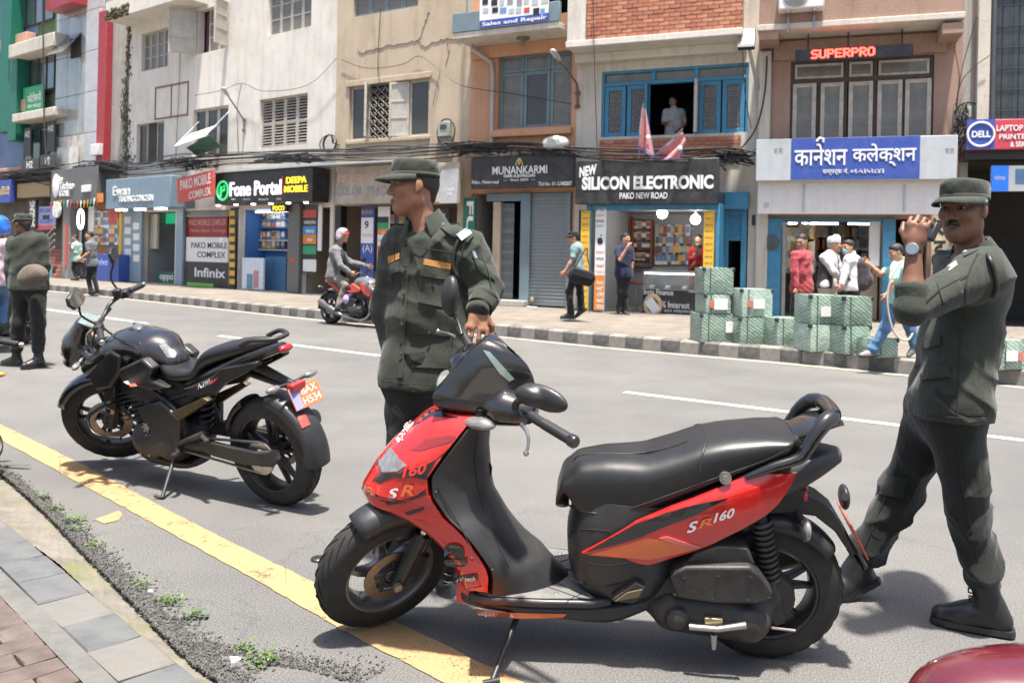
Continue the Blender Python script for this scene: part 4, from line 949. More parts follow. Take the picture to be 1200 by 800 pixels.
cabinet(SF,bx(703),bx(738),bz(312),bz(254),yb);cabinet(SF,bx(739),bx(763),bz(312),bz(257),yb)
PK_M=[mat('pack_%d'%i,c,.4,var=.1)for i,c in enumerate([(.7,.7,.68),(.5,.12,.08),(.1,.1,.11),(.6,.5,.3),(.12,.2,.4),(.35,.38,.4),(.62,.33,.1)])]
def goods(fr_,xs,rows,y,w,h,d,nm,lb,grp,seed,cat='packet',jit=.2):
 rnd=random.Random(seed);ms=[]
 for m_ in PK_M:
  mb=MB();mb.box(-w/2,w/2,-d,0,0,h);mb.box(-w*.36,w*.36,-d-.003,-d,h*.3,h*.85,1);o=mb.build(nm,[m_,PK_M[rnd.randrange(7)]]);ms.append(o.data);bpy.data.objects.remove(o)
 for(py,n)in rows:
  for i in range(n):
   px=lerp(xs[0],xs[1],(i+.5)/n);uu,zz=fr_.uv(px,py,y-d);k=rnd.choice([0,0,0,1,2,2,3,4,5,6])
   o=link(nm,ms[k]);o.matrix_world=fr_.M@T(uu+rnd.uniform(-jit,jit)*w*.2,y,zz);tag(o,lb,cat,grp)
goods(fr,(705,737),[(266,5),(278,6),(290,6),(302,6),(311,5)],yb-.03,.15,.2,.12,'phone_box','small boxed phone on the glass cabinet shelves of the electronics shop','boxes in the electronics shop cabinets',3,'box');goods(fr,(741,762),[(268,4),(281,4),(293,4),(305,4)],yb-.03,.15,.2,.12,'phone_box','small boxed phone on the glass cabinet shelves of the electronics shop','boxes in the electronics shop cabinets',4,'box')
goods(fr,(768,808),[(277,9),(289,10),(300,10),(310,9)],yb-.03,.12,.3,.05,'hanging_packet','slim accessory packet hanging on the back wall of the electronics shop','packets on the electronics shop wall',5)
mb=MB()
for i in range(4):zz=bz(267+i*11.4);mb.tube([(bx(767),yb-.03,zz),(bx(810),yb-.03,zz)],.012,6)
mb.build('packet_rail',M_METAL,SF)
for(px,py,rr)in[(776,250,.13),(815,257,.12)]:
 uu,zz=fr.uv(px,py,.6);t=thing('bulb','glowing round '+('bulb over the phone counter' if px<800 else 'bulb near the right jamb of the electronics shop'),'lamp',fr.M@T(uu,.6,zz));mb=MB();mb.lathe([(0,-rr),(rr*.7,-rr*.75),(rr,-rr*.1),(rr*.85,rr*.5),(rr*.4,rr*.9),(0,rr)],n=16);mb.build('globe',L_TUBE,t,smooth=60);mb=MB();mb.tube([(0,0,rr*.9),(0,0,rr*1.6)],.03,8);mb.build('socket',M_WHT,t)
 ld=bpy.data.lights.new('bulb_light','POINT');ld.energy=11;ld.shadow_soft_size=rr;ld.color=(1,.95,.85);lo=bpy.data.objects.new('bulb_light',ld);COL.objects.link(lo);lo.parent=t;lo.location=(0,0,-rr-.05)
cu0,cu1,cz0,cz1=fr.rect(755,319,822,373,.25);cu0=fr.uv(753,350,-.4)[0];cu1=fr.uv(821,350,-.4)[0];zc=lambda y:fr.uv(790,y,-.4)[1]
CT=thing('display_counter','black phone counter with glass top advertising insta finance','counter',fr.M@T(cu0,-.4,PAVZ));Wc=cu1-cu0;h1=zc(340)-PAVZ;h2=zc(318)-PAVZ
slabbox(CT,'base',0,Wc,0,.55,0,h1,M_BLKP);mb=MB();ring(mb,0,Wc,h1,h2,.0,.03,.02);mb.build('glass_frame',M_METAL,CT);mb=MB();mb.box(.02,Wc-.02,.01,.02,h1+.02,h2-.02);mb.build('front_glass',glass('clear_glass',(.5,.55,.55),.03,.18),CT);mb=MB();mb.box(0,Wc,0,.55,h2,h2+.012);mb.build('glass_top',mat('counter_top_glass',(.5,.55,.56),.08,var=.05),CT);mb=MB();mb.box(.03,Wc-.03,.05,.09,h2-.07,h2-.04);mb.build('light_strip',L_TUBE,CT)
fC=Frame(world_of(CT));letter(CT,fC,'Insta Finance',754.5,339,789,345.5,M_WHT,d=.006,bold=.01);letter(CT,fC,'% Interest',775,353.5,808,361,M_WHT,d=.006,bold=.012);letter(CT,fC,'सरल किस्ताबन्दी मा',778,362.5,819,367.5,M_WHT,d=.006);letter(CT,fC,'यहाँ उपलब्ध छ ।',783,369,817,373.5,M_WHT,d=.006);letter(CT,fC,'SAMSUNG',807,340.5,820,343,M_WHT,d=.006,bold=.01)
a0=fC.rect(756.5,347,774,369,-.008);mb=MB();ca,cb=(a0[0]+a0[1])/2,(a0[2]+a0[3])/2;ra,rb=(a0[1]-a0[0])/2,(a0[3]-a0[2])/2
pts=[Vector((ca+ra*math.cos(t),-.02,cb+rb*math.sin(t)))for t in[k*math.pi/14 for k in range(29)]];mb.tube(pts,.055,8);mb.build('zero_ring',mat('zero_gold',(.55,.40,.22),.4),CT,smooth=60)
mb=MB();mb.box(-.11,.11,-.03,-.01,-.17,.17,M=T(ca,-.045,cb)@RY(R(-38)));mb.build('printed_phone',M_WHT,CT,bevel=.01)
rnd=random.Random(2)
for i in range(9):
 mb=MB();mb.box(-.05,.05,-.09,.09,0,.02,M=RX(R(20)));o=mb.build('phone',M_BLK if i%3 else M_GREYS,None,bevel=.004);o.matrix_world=world_of(CT)@T(.15+i*(Wc-.3)/8,.2+rnd.uniform(-.04,.06),h1+.05);tag(o,'phone lying on display under the glass of the insta finance counter','phone','phones in the display counter')
p_=fr.uv(746,368,0);ST=thing('stool','round stool with dark red seat beside the phone counter','stool',fr.M@T(fr.uv(746,345,.15)[0],.15,PAVZ));mb=MB();mb.lathe([(0,0),(.2,0),(.21,.03),(.19,.07),(0,.08)],(0,0,.62),n=20);mb.build('seat',mat('stool_red',(.2,.04,.03),.5),ST,smooth=40);mb=MB();mb.tube([(0,0,.02),(0,0,.62)],.025,10);mb.build('post',M_METAL,ST);mb=MB();mb.lathe([(0,.03),(.05,.03),(.2,.0),(.2,-.01),(0,-.01)],(0,0,.01),n=20);mb.build('base',M_METAL,ST,smooth=40)
fr=F_OR
r,f,W,H_=sign(fr,'shop_sign','dark jewellery shop sign with white serif name and gold crown emblem',552,182,672,220,.42,.14,M_BLKP)
letter(r,f,'MUNANKARMI',577,194.5,641,204,M_WHT,bold=.008);letter(r,f,'GEMS & JEWELLERS',590,204.5,627,208.5,M_WHT,bold=.02);letter(r,f,'—  Since 2003  —',590,209.2,627,212,M_WHT);letter(r,f,'Pako, Newroad',553,211.5,584,216,M_WHT);letter(r,f,'Tel No. 01-5343207',631,213,670,217.5,M_WHT)
mb=MB();a=f.rect(604,185.5,613,193.5,-.012);c=(a[0]+a[1])/2;w=(a[1]-a[0])/2;h=a[3]-a[2]
for sx in(-1,1):mb.tube([(c+sx*w*.15,-.012,a[2]+h),(c+sx*w*.6,-.012,a[2]+h*.5),(c+sx*w*.9,-.012,a[2])],.018,6);mb.tube([(c+sx*w*.15,-.012,a[2]+h),(c+sx*w*.2,-.012,a[2]+h*.4),(c,-.012,a[2])],.016,6)
mb.build('emblem',M_GOLD,r,smooth=60)
u=lambda x,y=300,o=0.:fr.uv(x,y,-o)[0];z=lambda y,x=630,o=0.:fr.uv(x,y,-o)[1];LO=flen(3)
JF=thing('jewellery_shop','jewellery shop front with closed grey roller shutter and folding gate','shop',fr.M)
slabbox(JF,'blue_post',u(611),u(622.5),-.1,.1,PAVZ,zs3-.01,M_GBLUE);slabbox(JF,'blue_lintel',u(570),u(611)-.003,-.06,.08,zs3-.2,zs3-.01,M_GBLUE);slabbox(JF,'blue_lintel',u(622.5)+.003,LO-.06,-.03,.08,zs3-.12,zs3-.01,M_GBLUE)
ribs(JF,u(622.5),LO-.06,PAVZ+.1,zs3-.12,-.02,M_SILV,.085);slabbox(JF,'shutter_rail',LO-.16,LO-.06,-.09,.05,PAVZ,zs3-.01,M_SILV);slabbox(JF,'door_step',u(566),u(622),-.35,.3,PAVZ,PAVZ+.14,MW_GREY)
slabbox(JF,'cream_jamb',u(577),u(586),-.02,.2,PAVZ+.143,zs3-.21,MW_TAN);slabbox(JF,'shutter_lock',u(624),u(628),-.08,-.035,PAVZ+.12,PAVZ+.22,M_GOLD)
GT=thing('folding_gate','half-open grey lattice gate in the jewellery shop doorway','gate',fr.M@T(u(586),.1,PAVZ+.15));gw=u(599)-u(586);gh=zs3-.25-PAVZ-.15
for i in range(9):mb=MB();mb.box(gw*i/8-.012,gw*i/8+.012,-.012,.012,0,gh);mb.build('gate_bar',M_SILV,GT)
mb=MB()
for j in range(9):
 zz=gh*j/9
 for i in range(8):mb.tube([(gw*i/8,-.015,zz+(.0 if i%2 else .22)),(gw*(i+1)/8,-.015,zz+(.22 if i%2 else .0))],.008,4)
tag(mb.build('gate_lattice',M_SILV,GT),kind='stuff')
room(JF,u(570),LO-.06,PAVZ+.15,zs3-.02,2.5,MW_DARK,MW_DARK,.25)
o=MB();o.box(-.12,.12,-.05,.05,0,.03);o=o.build('paper_scrap',M_WHTD,bevel=.01);o.matrix_world=fr.M@T(u(634,362),-.5,PAVZ);tag(o,'flat white scrap lying before the roller shutter','litter')
fr=F_TAN
r,f,W,H_=sign(fr,'vertical_sign','tall green vertical film brand sign at the corner of the photo shop',542,232,556,330,.15,.08,mat('fuji_green',(.015,.13,.085),.45,var=.12))
u0,u1,z0,z1=f.rect(544,236,554,296,-.012);mb=MB();text_into(mb,'FUJI',-(z1),-(z0),u0,u1,lambda p,q,t:Vector((q,-.01+.009*t,-p)),bold=.02);mb.build('lettering',M_WHT,r)
u0,u1,z0,z1=f.rect(544,288,554,296,-.013);mb=MB();mb.box(u0,u1,-.014,-.002,z0,z1);mb.build('red_mark',M_RED,r)
r,f,W,H_=sign(fr,'shop_sign','weathered cream colour photo sign with faded orange Nepali letters',393,193,536,238,.55,.12,mat('stained_cream_board',(.42,.365,.29),.7,var=.2,dirt=.5,dcol=(.2,.15,.11),streak=.6),lean=R(-4))
M_FADE=mat('faded_letter_blue',(.24,.235,.235),.7,var=.35,vs=8);M_FADEO=mat('faded_letter_orange',(.5,.29,.2),.7,var=.3,vs=8)
letter(r,f,'COLOR',394,218,425,229,M_FADE,d=.006,bold=.02);letter(r,f,'PHOTO',430,217,470,229,M_FADE,d=.006,bold=.02);letter(r,f,'कलर फोटो',396,200,470,214,M_FADEO,d=.006,bold=.02);letter(r,f,'ल्याब',484,206,500,226,M_FADE,d=.006,bold=.02)
mb=MB();a=f.rect(516,198,536,238,-.01);mb.box(a[0],a[1]+.01,-.012,.1,a[2],a[3]);mb.build('grey_end_panel',mat('grey_metal_print',(.34,.34,.35),.5,var=.15),r);letter(r,f,'COLOR\nLAB',521,220,532,229,M_WHT,d=.004,y=-.013)
u=lambda x,y=300,o=0.:fr.uv(x,y,-o)[0];z=lambda y,x=460,o=0.:fr.uv(x,y,-o)[1];LT=flen(2)
PF=thing('photo_shop','photo shop front with poster panels and stocked glass shelves','shop',fr.M);room(PF,.16,LT-.36,PAVZ+.004,zs2,2.4,mat('photo_wall',(.3,.24,.19),.7),M_FLOOR,.26)
mb=MB();mb.box(u(372),u(500),-.75,-.02,z(193,430,.6)+.03,z(193,430,.6)+.07);o=mb.build('sheet_canopy',M_GREYS,PF)
def poster(fr_,name,label,x0,y0,x1,y1,off,m,items=(),cat='poster',th=.02):
 r_,f_,W_,H__=sign(fr_,name,label,x0,y0,x1,y1,off,th,m,cat,bev=.004)
 for it in items:
  if it[0]=='t':letter(r_,f_,it[1],*it[2:6],it[6],d=.006,bold=it[7]if len(it)>7 else 0)
  else:a_=f_.rect(*it[1:5],-.004);mb_=MB();mb_.box(a_[0],a_[1],-.005,-.0005,a_[2],a_[3]);mb_.build('printed_area',it[5],r_)
 return r_
poster(fr,'poster','tall blue and white poster strip in the photo shop front',422.5,242,438,345,.1,M_SBLUE,[('b',423.2,255,437.4,285,M_WHT),('t','9',427,259,432,268,M_BLK,.03),('t','साइनबोर्ड',424,273,437,279,M_ORG),('t','BANK',424,246,437,251,M_YELS),('t','(A)',425,287,436,297,M_WHT)])
poster(fr,'poster','narrow striped phone brand strip in the photo shop front',442,242,456,345,.1,M_WHT,[('b',442.5,254,455.5,261,M_BLK),('b',442.5,261,455.5,268,M_GREENS),('b',442.5,268,455.5,275,M_ORG),('b',442.5,288,455.5,296,M_RED),('t','mi',447,270,451,274,M_WHT),('t','realme',444,279,454,284,M_RED)])
poster(fr,'poster','dark phone brand placard behind the tan sign corner',495,244,526,262,.1,M_BLKP,[('t','Infinix',505,248,522,255,M_WHT,.01)])
slabbox(PF,'panel',u(498),u(538),-.02,.2,PAVZ,z(262),mat('teal_panel',(.08,.17,.15),.5,var=.2));slabbox(PF,'pilaster',u(393),u(400),-.06,.2,PAVZ,z(240),M_BLK)
goods(fr,(402,421),[(262,4),(274,4),(286,4)],1.2,.16,.3,.05,'hanging_packet','accessory packet hanging inside the photo shop','packets in the photo shop',6)
goods(fr,(456,494),[(262,7),(276,7),(290,7),(304,7)],1.3,.18,.26,.1,'phone_box','boxed item on the photo shop shelves','boxes in the photo shop',9,'box')
fr=F_SP
r,f,W,H_=sign(fr,'shop_sign','blue Nepali shop sign with white letters between grey end panels',886,161,1122,211,.75,.14,M_GREYS)
a=f.rect(927,161,1078,210,-.012);mb=MB();mb.box(a[0],a[1],-.012,.05,a[2],a[3]);mb.build('blue_panel',M_SBLUE,r,bevel=.004)
letter(r,f,'कानेशन',931,168,993,194,M_WHT,y=-.012,bold=.012);letter(r,f,'कलेक्शन',999,168,1074,195,M_WHT,y=-.012,bold=.012)
mb=MB();cu,cz=f.uv(962,167,-.02);mb.tube([(cu-.08,-.02,cz+.02),(cu-.03,-.02,cz+.09),(cu+.05,-.02,cz+.07),(cu+.04,-.02,cz+.0)],.025,6);mb.build('letter_mark',M_WHT,r)
letter(r,f,'सम्पर्क नं. ०१-५३५२८४३',964,197,1036,205,M_WHT,y=-.012,bold=.012)
for x0 in(907,1108):letter(r,f,'क.क.',x0,174,x0+11,180,M_FADE,d=.004)
r,f,W,H_=sign(fr,'sign_board','blank dusty white board below the blue Nepali sign',888,211,1122,251,.55,.1,M_WHTD)
for px in(942,1060):a=f.rect(px-1,216,px+1,248,-.03);slabbox(r,'batten',a[0],a[1],-.03,-.002,a[2],a[3],M_GREYS,.004)
mb=MB();a=f.uv(898,240,-.03);mb.lathe([(0,-.02),(.05,-.02),(.055,0)],(a[0],0,a[1]),(0,1,0),14);mb.build('lamp_disc',M_GREYS,r)
u=lambda x,y=300,o=0.:fr.uv(x,y,-o)[0];z=lambda y,x=980,o=0.:fr.uv(x,y,-o)[1]
CF=thing('clothes_shop','blue pillared clothes shop front with open interior','shop',fr.M)
for a,b in((895,915),(1034,1049)):slabbox(CF,'blue_pillar',u(a,o=.1),u(b,o=.1),-.1,.12,PAVZ,zs5-.003,M_BLUE)
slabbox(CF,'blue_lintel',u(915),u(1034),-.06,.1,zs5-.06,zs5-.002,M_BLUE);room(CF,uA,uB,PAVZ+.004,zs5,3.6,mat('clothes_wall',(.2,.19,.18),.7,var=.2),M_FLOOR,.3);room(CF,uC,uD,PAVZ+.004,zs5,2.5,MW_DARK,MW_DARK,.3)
slabbox(CF,'white_door',u(1018,o=0),u(1031,o=0),.0,.06,PAVZ+1.15,z(257),M_WHTD);slabbox(CF,'steel_post',u(916),u(921),-.02,.1,PAVZ,zs5-.07,M_METAL);slabbox(CF,'shelf_counter',u(1006),u(1031),.4,1.2,PAVZ+.005,PAVZ+1.05,MW_TAN)
mb=MB();a=fr.uv(904,284,-.12);mb.lathe([(0,0),(.14,0),(.17,.01),(.17,.03),(0,.03)],(a[0],-.135,a[1]),(0,1,0),20);mb.build('wall_emblem',mat('bronze',(.08,.1,.11),.5,metal=.5),CF,smooth=40)
goods(fr,(924,950),[(300,5),(283,5),(268,5),(320,5)],2.2,.28,.4,.2,'folded_garments','stack of folded clothes on the clothes shop shelves','garment stacks in the clothes shop',11,'clothes');goods(fr,(956,1014),[(268,10),(282,10),(296,10),(312,9)],3.4,.26,.38,.2,'folded_garments','stack of folded clothes on the clothes shop shelves','garment stacks in the clothes shop',12,'clothes')
for px,py in((940,263),(966,260),(1011,260)):
 uu,zz=fr.uv(px,py,1.2);mb=MB();mb.box(-.3,.3,-.05,.05,-.02,.02);o=mb.build('ceiling_light',L_TUBE);o.matrix_world=fr.M@T(uu,1.2,zs5-.06);tag(o,'slim white light under the ceiling of the clothes shop','lamp','ceiling lights in the clothes shop')
poster(fr,'vertical_board','cream vertical board with dark Nepali letters beside the dark shop',1091,248,1112,360,.2,mat('cream_board',(.55,.45,.3),.6,var=.15),[('t','र',1094,258,1108,276,M_BLK,.03),('t','ट',1094,282,1108,300,M_BLK,.03),('t','न',1094,306,1108,324,M_BLK,.03)],'sign')
uu,zz=fr.uv(939,265,.3);FN=thing('wall_fan','round caged fan in the clothes shop doorway','fan',fr.M@T(uu,.3,zz)@RZ(R(20))@RX(R(12)));mb=MB();Rf=.27
for rr in np.linspace(.06,Rf,6):mb.tube([(rr*math.cos(a),-.05*(1-rr/Rf),rr*math.sin(a))for a in[k*math.pi/10 for k in range(21)]],.004,4)
for k in range(16):a=k*math.pi/8;mb.tube([(.03*math.cos(a),-.05,.03*math.sin(a)),(Rf*math.cos(a),0,Rf*math.sin(a)),(.06*math.cos(a),.1,.06*math.sin(a))],.004,4)
tag(mb.build('cage',M_METAL,FN),kind='stuff')
for k in range(3):mb=MB(RY(k*2.094));mb.add([(.03,0,-.03),(.22,.03,-.09),(.23,-.02,.06),(.04,-.01,.04)],[(0,1,2,3)]);mb.build('blade',M_GREYS,FN)
mb=MB();mb.lathe([(0,0),(.06,0),(.06,.14),(0,.16)],ax=(0,1,0),n=14);mb.tube([(0,.1,0),(0,.2,-.3),(0,.2,-2.0)],.018,8);mb.build('motor_stand',M_METAL,FN,smooth=50)
r,f,W,H_=sign(fr,'led_sign','black dot-matrix display with red glowing letters hung under the balcony',932,55,1070,69,.55,.1,M_BLKP)
PIX={'S':('01111','10000','10000','01110','00001','00001','11110'),'U':('10001',)*6+('01110',),'P':('11110','10001','10001','11110','10000','10000','10000'),'E':('11111','10000','10000','11110','10000','10000','11111'),'R':('11110','10001','10001','11110','10100','10010','10001'),'O':('01110','10001','10001','10001','10001','10001','01110')}
a=f.rect(951,57,1025,67,-.01);nc=8*6-1;mb=MB()
for i,ch in enumerate('SUPERPRO'):
 for j,row in enumerate(PIX[ch]):
  for k,c in enumerate(row):
   if c=='1':cu,cz=lerp(a[0],a[1],(i*6+k+.5)/nc),lerp(a[3],a[2],(j+.5)/7);mb.box(cu-.019,cu+.019,-.012,-.001,cz-.014,cz+.014)
tag(mb.build('lit_dots',L_RED,r),kind='stuff')
for px in(947,994,1057):u_,z_=f.uv(px,50,.05);mb=MB();mb.tube([(u_,.05,H_),(u_,.05,H_+.32)],.015,6);mb.build('hanger',M_BLK,r)
fr=F_RT
r,f,W,H_=sign(fr,'shop_sign','red laptop repair sign with a blue round computer logo',1133,140,1216,175,.7,.12,mat('sign_magenta_red',(.48,.05,.075),.45,var=.08))
a=f.rect(1133,140,1166,175,-.012);mb=MB();mb.box(a[0],a[1],-.012,.05,a[2],a[3]);mb.build('blue_panel',M_SBLUE,r);cu,cz=(a[0]+a[1])/2,(a[2]+a[3])/2;rr=(a[3]-a[2])*.4
mb=MB();mb.tube([(cu+rr*math.cos(t),-.018,cz+rr*math.sin(t))for t in[k*math.pi/16 for k in range(33)]],.02,6);mb.build('logo_ring',M_WHT,r);letter(r,f,'DELL',1139,153.5,1161,161,M_WHT,y=-.012,bold=.03)
letter(r,f,'LAPTOP &',1168,146.5,1207,153.5,M_WHT,bold=.015);letter(r,f,'PRINTERS',1171,157,1212,163,M_WHT,bold=.015);letter(r,f,'& SERVICE',1184,166,1216,172,M_WHT,bold=.015)
r,f,W,H_=sign(fr,'shop_sign','small phone brand sign, half blue and half white, in the dark shop front',1162,194,1212,224,.5,.1,M_WHT)
a=f.rect(1162,194,1182,224,-.01);mb=MB();mb.box(a[0],a[1],-.01,.05,a[2],a[3]);mb.build('blue_panel',mat('vivo_blue',(.02,.16,.6),.4,emit=(.02,.14,.6),es=.3),r);letter(r,f,'vivo',1165,205,1178,211,M_WHT,y=-.01,bold=.015)
a=f.rect(1190,198,1202,216,-.01);mb=MB();mb.box(a[0],a[1],-.01,-.001,a[2],a[3]);mb.build('printed_phone',mat('phone_print',(.12,.25,.42),.4,var=.3,vs=6),r,bevel=.02)
fr=F_OR
r,f,W,H_=sign(fr,'repair_poster','white camera repair poster with blue Sales and Repair strip on the balcony',562,-24,643,29,1.06,.03,M_WHT,'poster')
a=f.rect(562,20,643,29,-.003);mb=MB();mb.box(a[0],a[1],-.004,-.0005,a[2],a[3]);mb.build('blue_strip',M_SBLUE,r);letter(r,f,'Sales and Repair',565,22,641,28,M_WHT,d=.006,y=-.004,bold=.02)
rnd=random.Random(8)
for i in range(8):
 for j in range(3):
  x0=565+i*9.7+rnd.uniform(0,2);y0=-12+j*10.5+rnd.uniform(0,1.5);a=f.rect(x0,y0,x0+rnd.uniform(5,8),y0+rnd.uniform(5,8),-.004);mb=MB();mb.box(a[0],a[1],-.006,-.0006,a[2],a[3]);mb.build('printed_camera',[M_BLK,M_GREYS,mat('print_grey',(.25,.25,.27),.5),M_RED if(i+j)%7==0 else M_GREYS,mat('print_blue',(.15,.25,.5),.5)][rnd.randrange(5)],r)
fr=F_WH;u=lambda x,y=300,o=0.:fr.uv(x,y,-o)[0];z=lambda y,x=300,o=0.:fr.uv(x,y,-o)[1]
r,f,W,H_=sign(fr,'shop_sign','grey-blue trading shop fascia with white lettering',124,208,200,244,.9,.85,mat('fascia_blue_grey',(.17,.245,.31),.45,var=.08,dirt=.15),bev=.02)
letter(r,f,'Ewan',132,218,151.5,229,M_WHT,d=.03,bold=.015);letter(r,f,'TRADING CONCERN',138.5,229,179,236,M_WHT,d=.03,bold=.02)
for px,wd in((141.5,9),(163.5,9),(187.5,10)):a=f.rect(px-wd/2,243,px+wd/2,247,.1);mb=MB();mb.box(a[0],a[1],.05,.2,-.06,-.004);mb.build('strip_light',L_TUBE,r)
r,f,W,H_=sign(fr,'hanging_sign','tilted red Pako Mobile Complex sign between the two fascias',208.5,204,251.5,234,.95,.05,M_RED,tilt=R(6))
letter(r,f,'PAKO MOBILE',211,207,247,219,M_WHTD,d=.006,bold=.01);letter(r,f,'COMPLEX',221,222,247,231,M_WHTD,d=.006,bold=.01)
r,f,W,H_=sign(fr,'shop_sign','black phone shop fascia with glowing white name and yellow side name',252,200,366,238,.7,.6,M_BLKP,bev=.01)
letter(r,f,'Fone Portal',269,212,329,229,L_WHITE,d=.03,bold=.012);letter(r,f,'DEEPA\nMOBILE',333,207,360,225,L_YEL,d=.03,bold=.005);a=f.rect(330,206,331.3,228,-.02);slabbox(r,'red_bar',a[0],a[1],-.02,-.001,a[2],a[3],M_RED,0)
cu,cz=f.uv(261,223.5,-.02);mb=MB();rr=.28;mb.tube([(cu+rr*math.cos(t),-.02,cz+rr*math.sin(t))for t in[k*math.pi/12 for k in range(25)]],.035,6);mb.tube([(cu-.1,-.02,cz-.2),(cu-.08,-.02,cz+.12),(cu+.08,-.02,cz+.14),(cu+.1,-.02,cz+.02),(cu-.08,-.02,cz-.02)],.04,6);mb.build('round_logo',L_GRN,r)
for i,(x0,s_)in enumerate([(271,'Sales'),(285,'Service'),(303,'Accessories'),(324,'EMI')]):letter(r,f,s_,x0,232,x0+(5,8,11,5)[i],234.5,M_WHT,d=.006)
for i in range(6):a=f.uv(256+i*20.5,239,.1);mb=MB();mb.lathe([(0,-.03),(.06,-.03),(.07,.0)],(a[0],.1,-.004),(0,0,1),10);mb.build('spot_light',L_TUBE,r)
mb=MB();mb.box(-W/2-.3,W/2+.2,-.12,.6,H_+.02,H_+.07);mb.build('sheet_canopy',M_GREYS,r)
EF=thing('trading_shop','grey-blue trading shop front with a seated customer inside','shop',fr.M);MFB=mat('shopfront_blue_grey',(.22,.30,.37),.45,var=.1)
slabbox(EF,'panel',u(143,o=.1),u(165,o=.1),-.1,-.003,PAVZ,z(246,155),MFB);slabbox(EF,'jamb',u(205.5,o=.1),u(213.5,o=.1),-.1,-.003,PAVZ,z(240,210),MFB);room(EF,ew[0]-.0,ew[1],PAVZ+.004,zs,1.9,None,None,.27)
for i in range(8):a=fr.rect(146+(i%2)*10,254+(i//2)*12.5+(i%2)*7,153+(i%2)*10,262+(i//2)*12.5+(i%2)*7,-.11);slabbox(EF,'pasted_notice',a[0],a[1],-.112,-.102,a[2],a[3],M_WHT,0)
slabbox(EF,'yellow_strip',u(139,o=.1),u(142.5,o=.1),-.12,-.004,z(318,141),z(250,141),M_YELS)
a=fr.rect(184,318,205,334,.3);o=slabbox(EF,'counter_front',a[0],min(a[1],ew[1]-.02),.3,.9,PAVZ+.005,a[3],mat('oppo_green',(.02,.12,.075),.45));letter(o,fr,'oppo',187,322,203,330,M_WHT,d=.006,y=.3,bold=.02);a=fr.rect(184,249,205,262,.9);slabbox(EF,'green_light_box',a[0],a[1]-.05,.9,1.0,a[2],a[3],lit('lit_green_box',(.02,.4,.2),.35),0)
goods(fr,(184,205),[(272,5),(283,5),(294,5)],1.85,.24,.34,.1,'phone_box','boxed item on the trading shop back shelves','boxes in the trading shop',15,'box');slabbox(EF,'cream_inner_panel',u(168,o=-.3),u(183,o=-.3),.3,.4,PAVZ+1.2,z(250,175),MW_CREAM)
a=fr.uv(178,318,.4);mb=MB();mb.ball((0,0,.3),(.45,.3,.32),14);o=mb.build('beanbag_chair',mat('plum_cloth',(.16,.03,.07),.7,var=.2),smooth=180);o.matrix_world=fr.M@T(fr.uv(176,318,1.0)[0],1.0,PAVZ+.45);tag(o,'plum coloured padded chair back inside the trading shop','chair')
PKF=thing('mobile_complex','half-lowered shutter doorway of the mobile complex with stacked boards','shop',fr.M);ribs(PKF,pk[0]+.02,pk[1]-.02,z(252,240),zs-.02,.02,M_SILV,.09)
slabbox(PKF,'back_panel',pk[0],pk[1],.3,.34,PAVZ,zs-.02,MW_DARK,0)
poster(fr,'notice_board','dark red Pako Mobile Complex board under the lowered shutter',219,253,266,279,-.06,mat('board_dark_red',(.28,.03,.03),.5),[('t','PAKO MOBILE COMPLEX',221,257,265,264,mat('pale_red_letter',(.6,.3,.28),.5),.01),('t','Mobile, Repair, Recharge',223,268,264,273,mat('pale_red_letter',(.6,.3,.28),.5))],'sign',.05)
poster(fr,'notice_board','white Pako Mobile Complex board standing over the black phone board',218,278,267,307,-.0,M_WHT,[('t','PAKO MOBILE',224,284,266,291,M_BLK,.01),('t','COMPLEX',231,295,264,302,M_BLK,.01)],'sign',.05)
poster(fr,'notice_board','black phone brand board with green foot strip standing on the pavement',218,307,267,336,.02,M_BLKP,[('t','Infinix',228,314,264,325,M_WHT,.02),('b',219,331.5,250,335.5,mat('lime_strip',(.15,.5,.05),.5))],'sign',.05)
slabbox(PKF,'steel_post',u(268,o=.05),u(271,o=.05),-.05,.2,PAVZ,zs,M_METAL)
FF=thing('phone_shop','phone shop front with lit shelves of boxed phones','shop',fr.M);room(FF,fo[0],fo[1],PAVZ+.004,zs,1.0,mat('shop_blue_wall',(.05,.16,.42),.5,var=.1),M_FLOOR,.27);room(FF,fo2[0],fo2[1],PAVZ+.004,zs,2.0,MW_TAN,M_FLOOR,.27)
slabbox(FF,'dark_strip_board',u(268.5,o=.1),u(275.5,o=.1),-.1,-.004,PAVZ,z(243),M_BLKP)
for i in range(9):a=fr.rect(269,247+i*10,275,253+i*10,-.106);o=slabbox(FF,'yellow_plate',a[0],a[1],-.112,-.101,a[2],a[3],M_YELS,0)
slabbox(FF,'grey_pillar',u(336.5,o=.15),u(350,o=.15),-.15,-.004,PAVZ,z(240),mat('pillar_grey',(.13,.125,.12),.5,var=.1));slabbox(FF,'white_jamb',u(350.5),u(353.5),-.05,.2,PAVZ,z(240),M_WHT);a=fr.rect(340,302,344.5,308,-.155);slabbox(FF,'red_sticker',a[0],a[1],-.156,-.151,a[2],a[3],M_RED,0)
poster(fr,'brand_strip','stack of coloured phone brand plates beside the grey pillar',354.5,240,371,320,.06,M_BLKP,[('b',355,246,370.5,255,M_RED),('b',355,265,370.5,275,mat('print_sky',(.06,.25,.5),.5)),('b',355,275,370.5,286,M_ORG),('b',355,288,370.5,298,M_GREENS),('b',355,304,370.5,318,PK_M[0]),('t','SAMSUNG',356,258.5,370,262.5,M_WHT,.01),('t','vivo',358,268,368,273,M_WHT,.02),('t','mi',360,278,366,283,M_WHT,.02)],'sign')
slabbox(FF,'white_leaf',u(371.5,o=.05),u(376,o=.05),-.05,-.004,z(294,374),z(240,374),M_WHT)
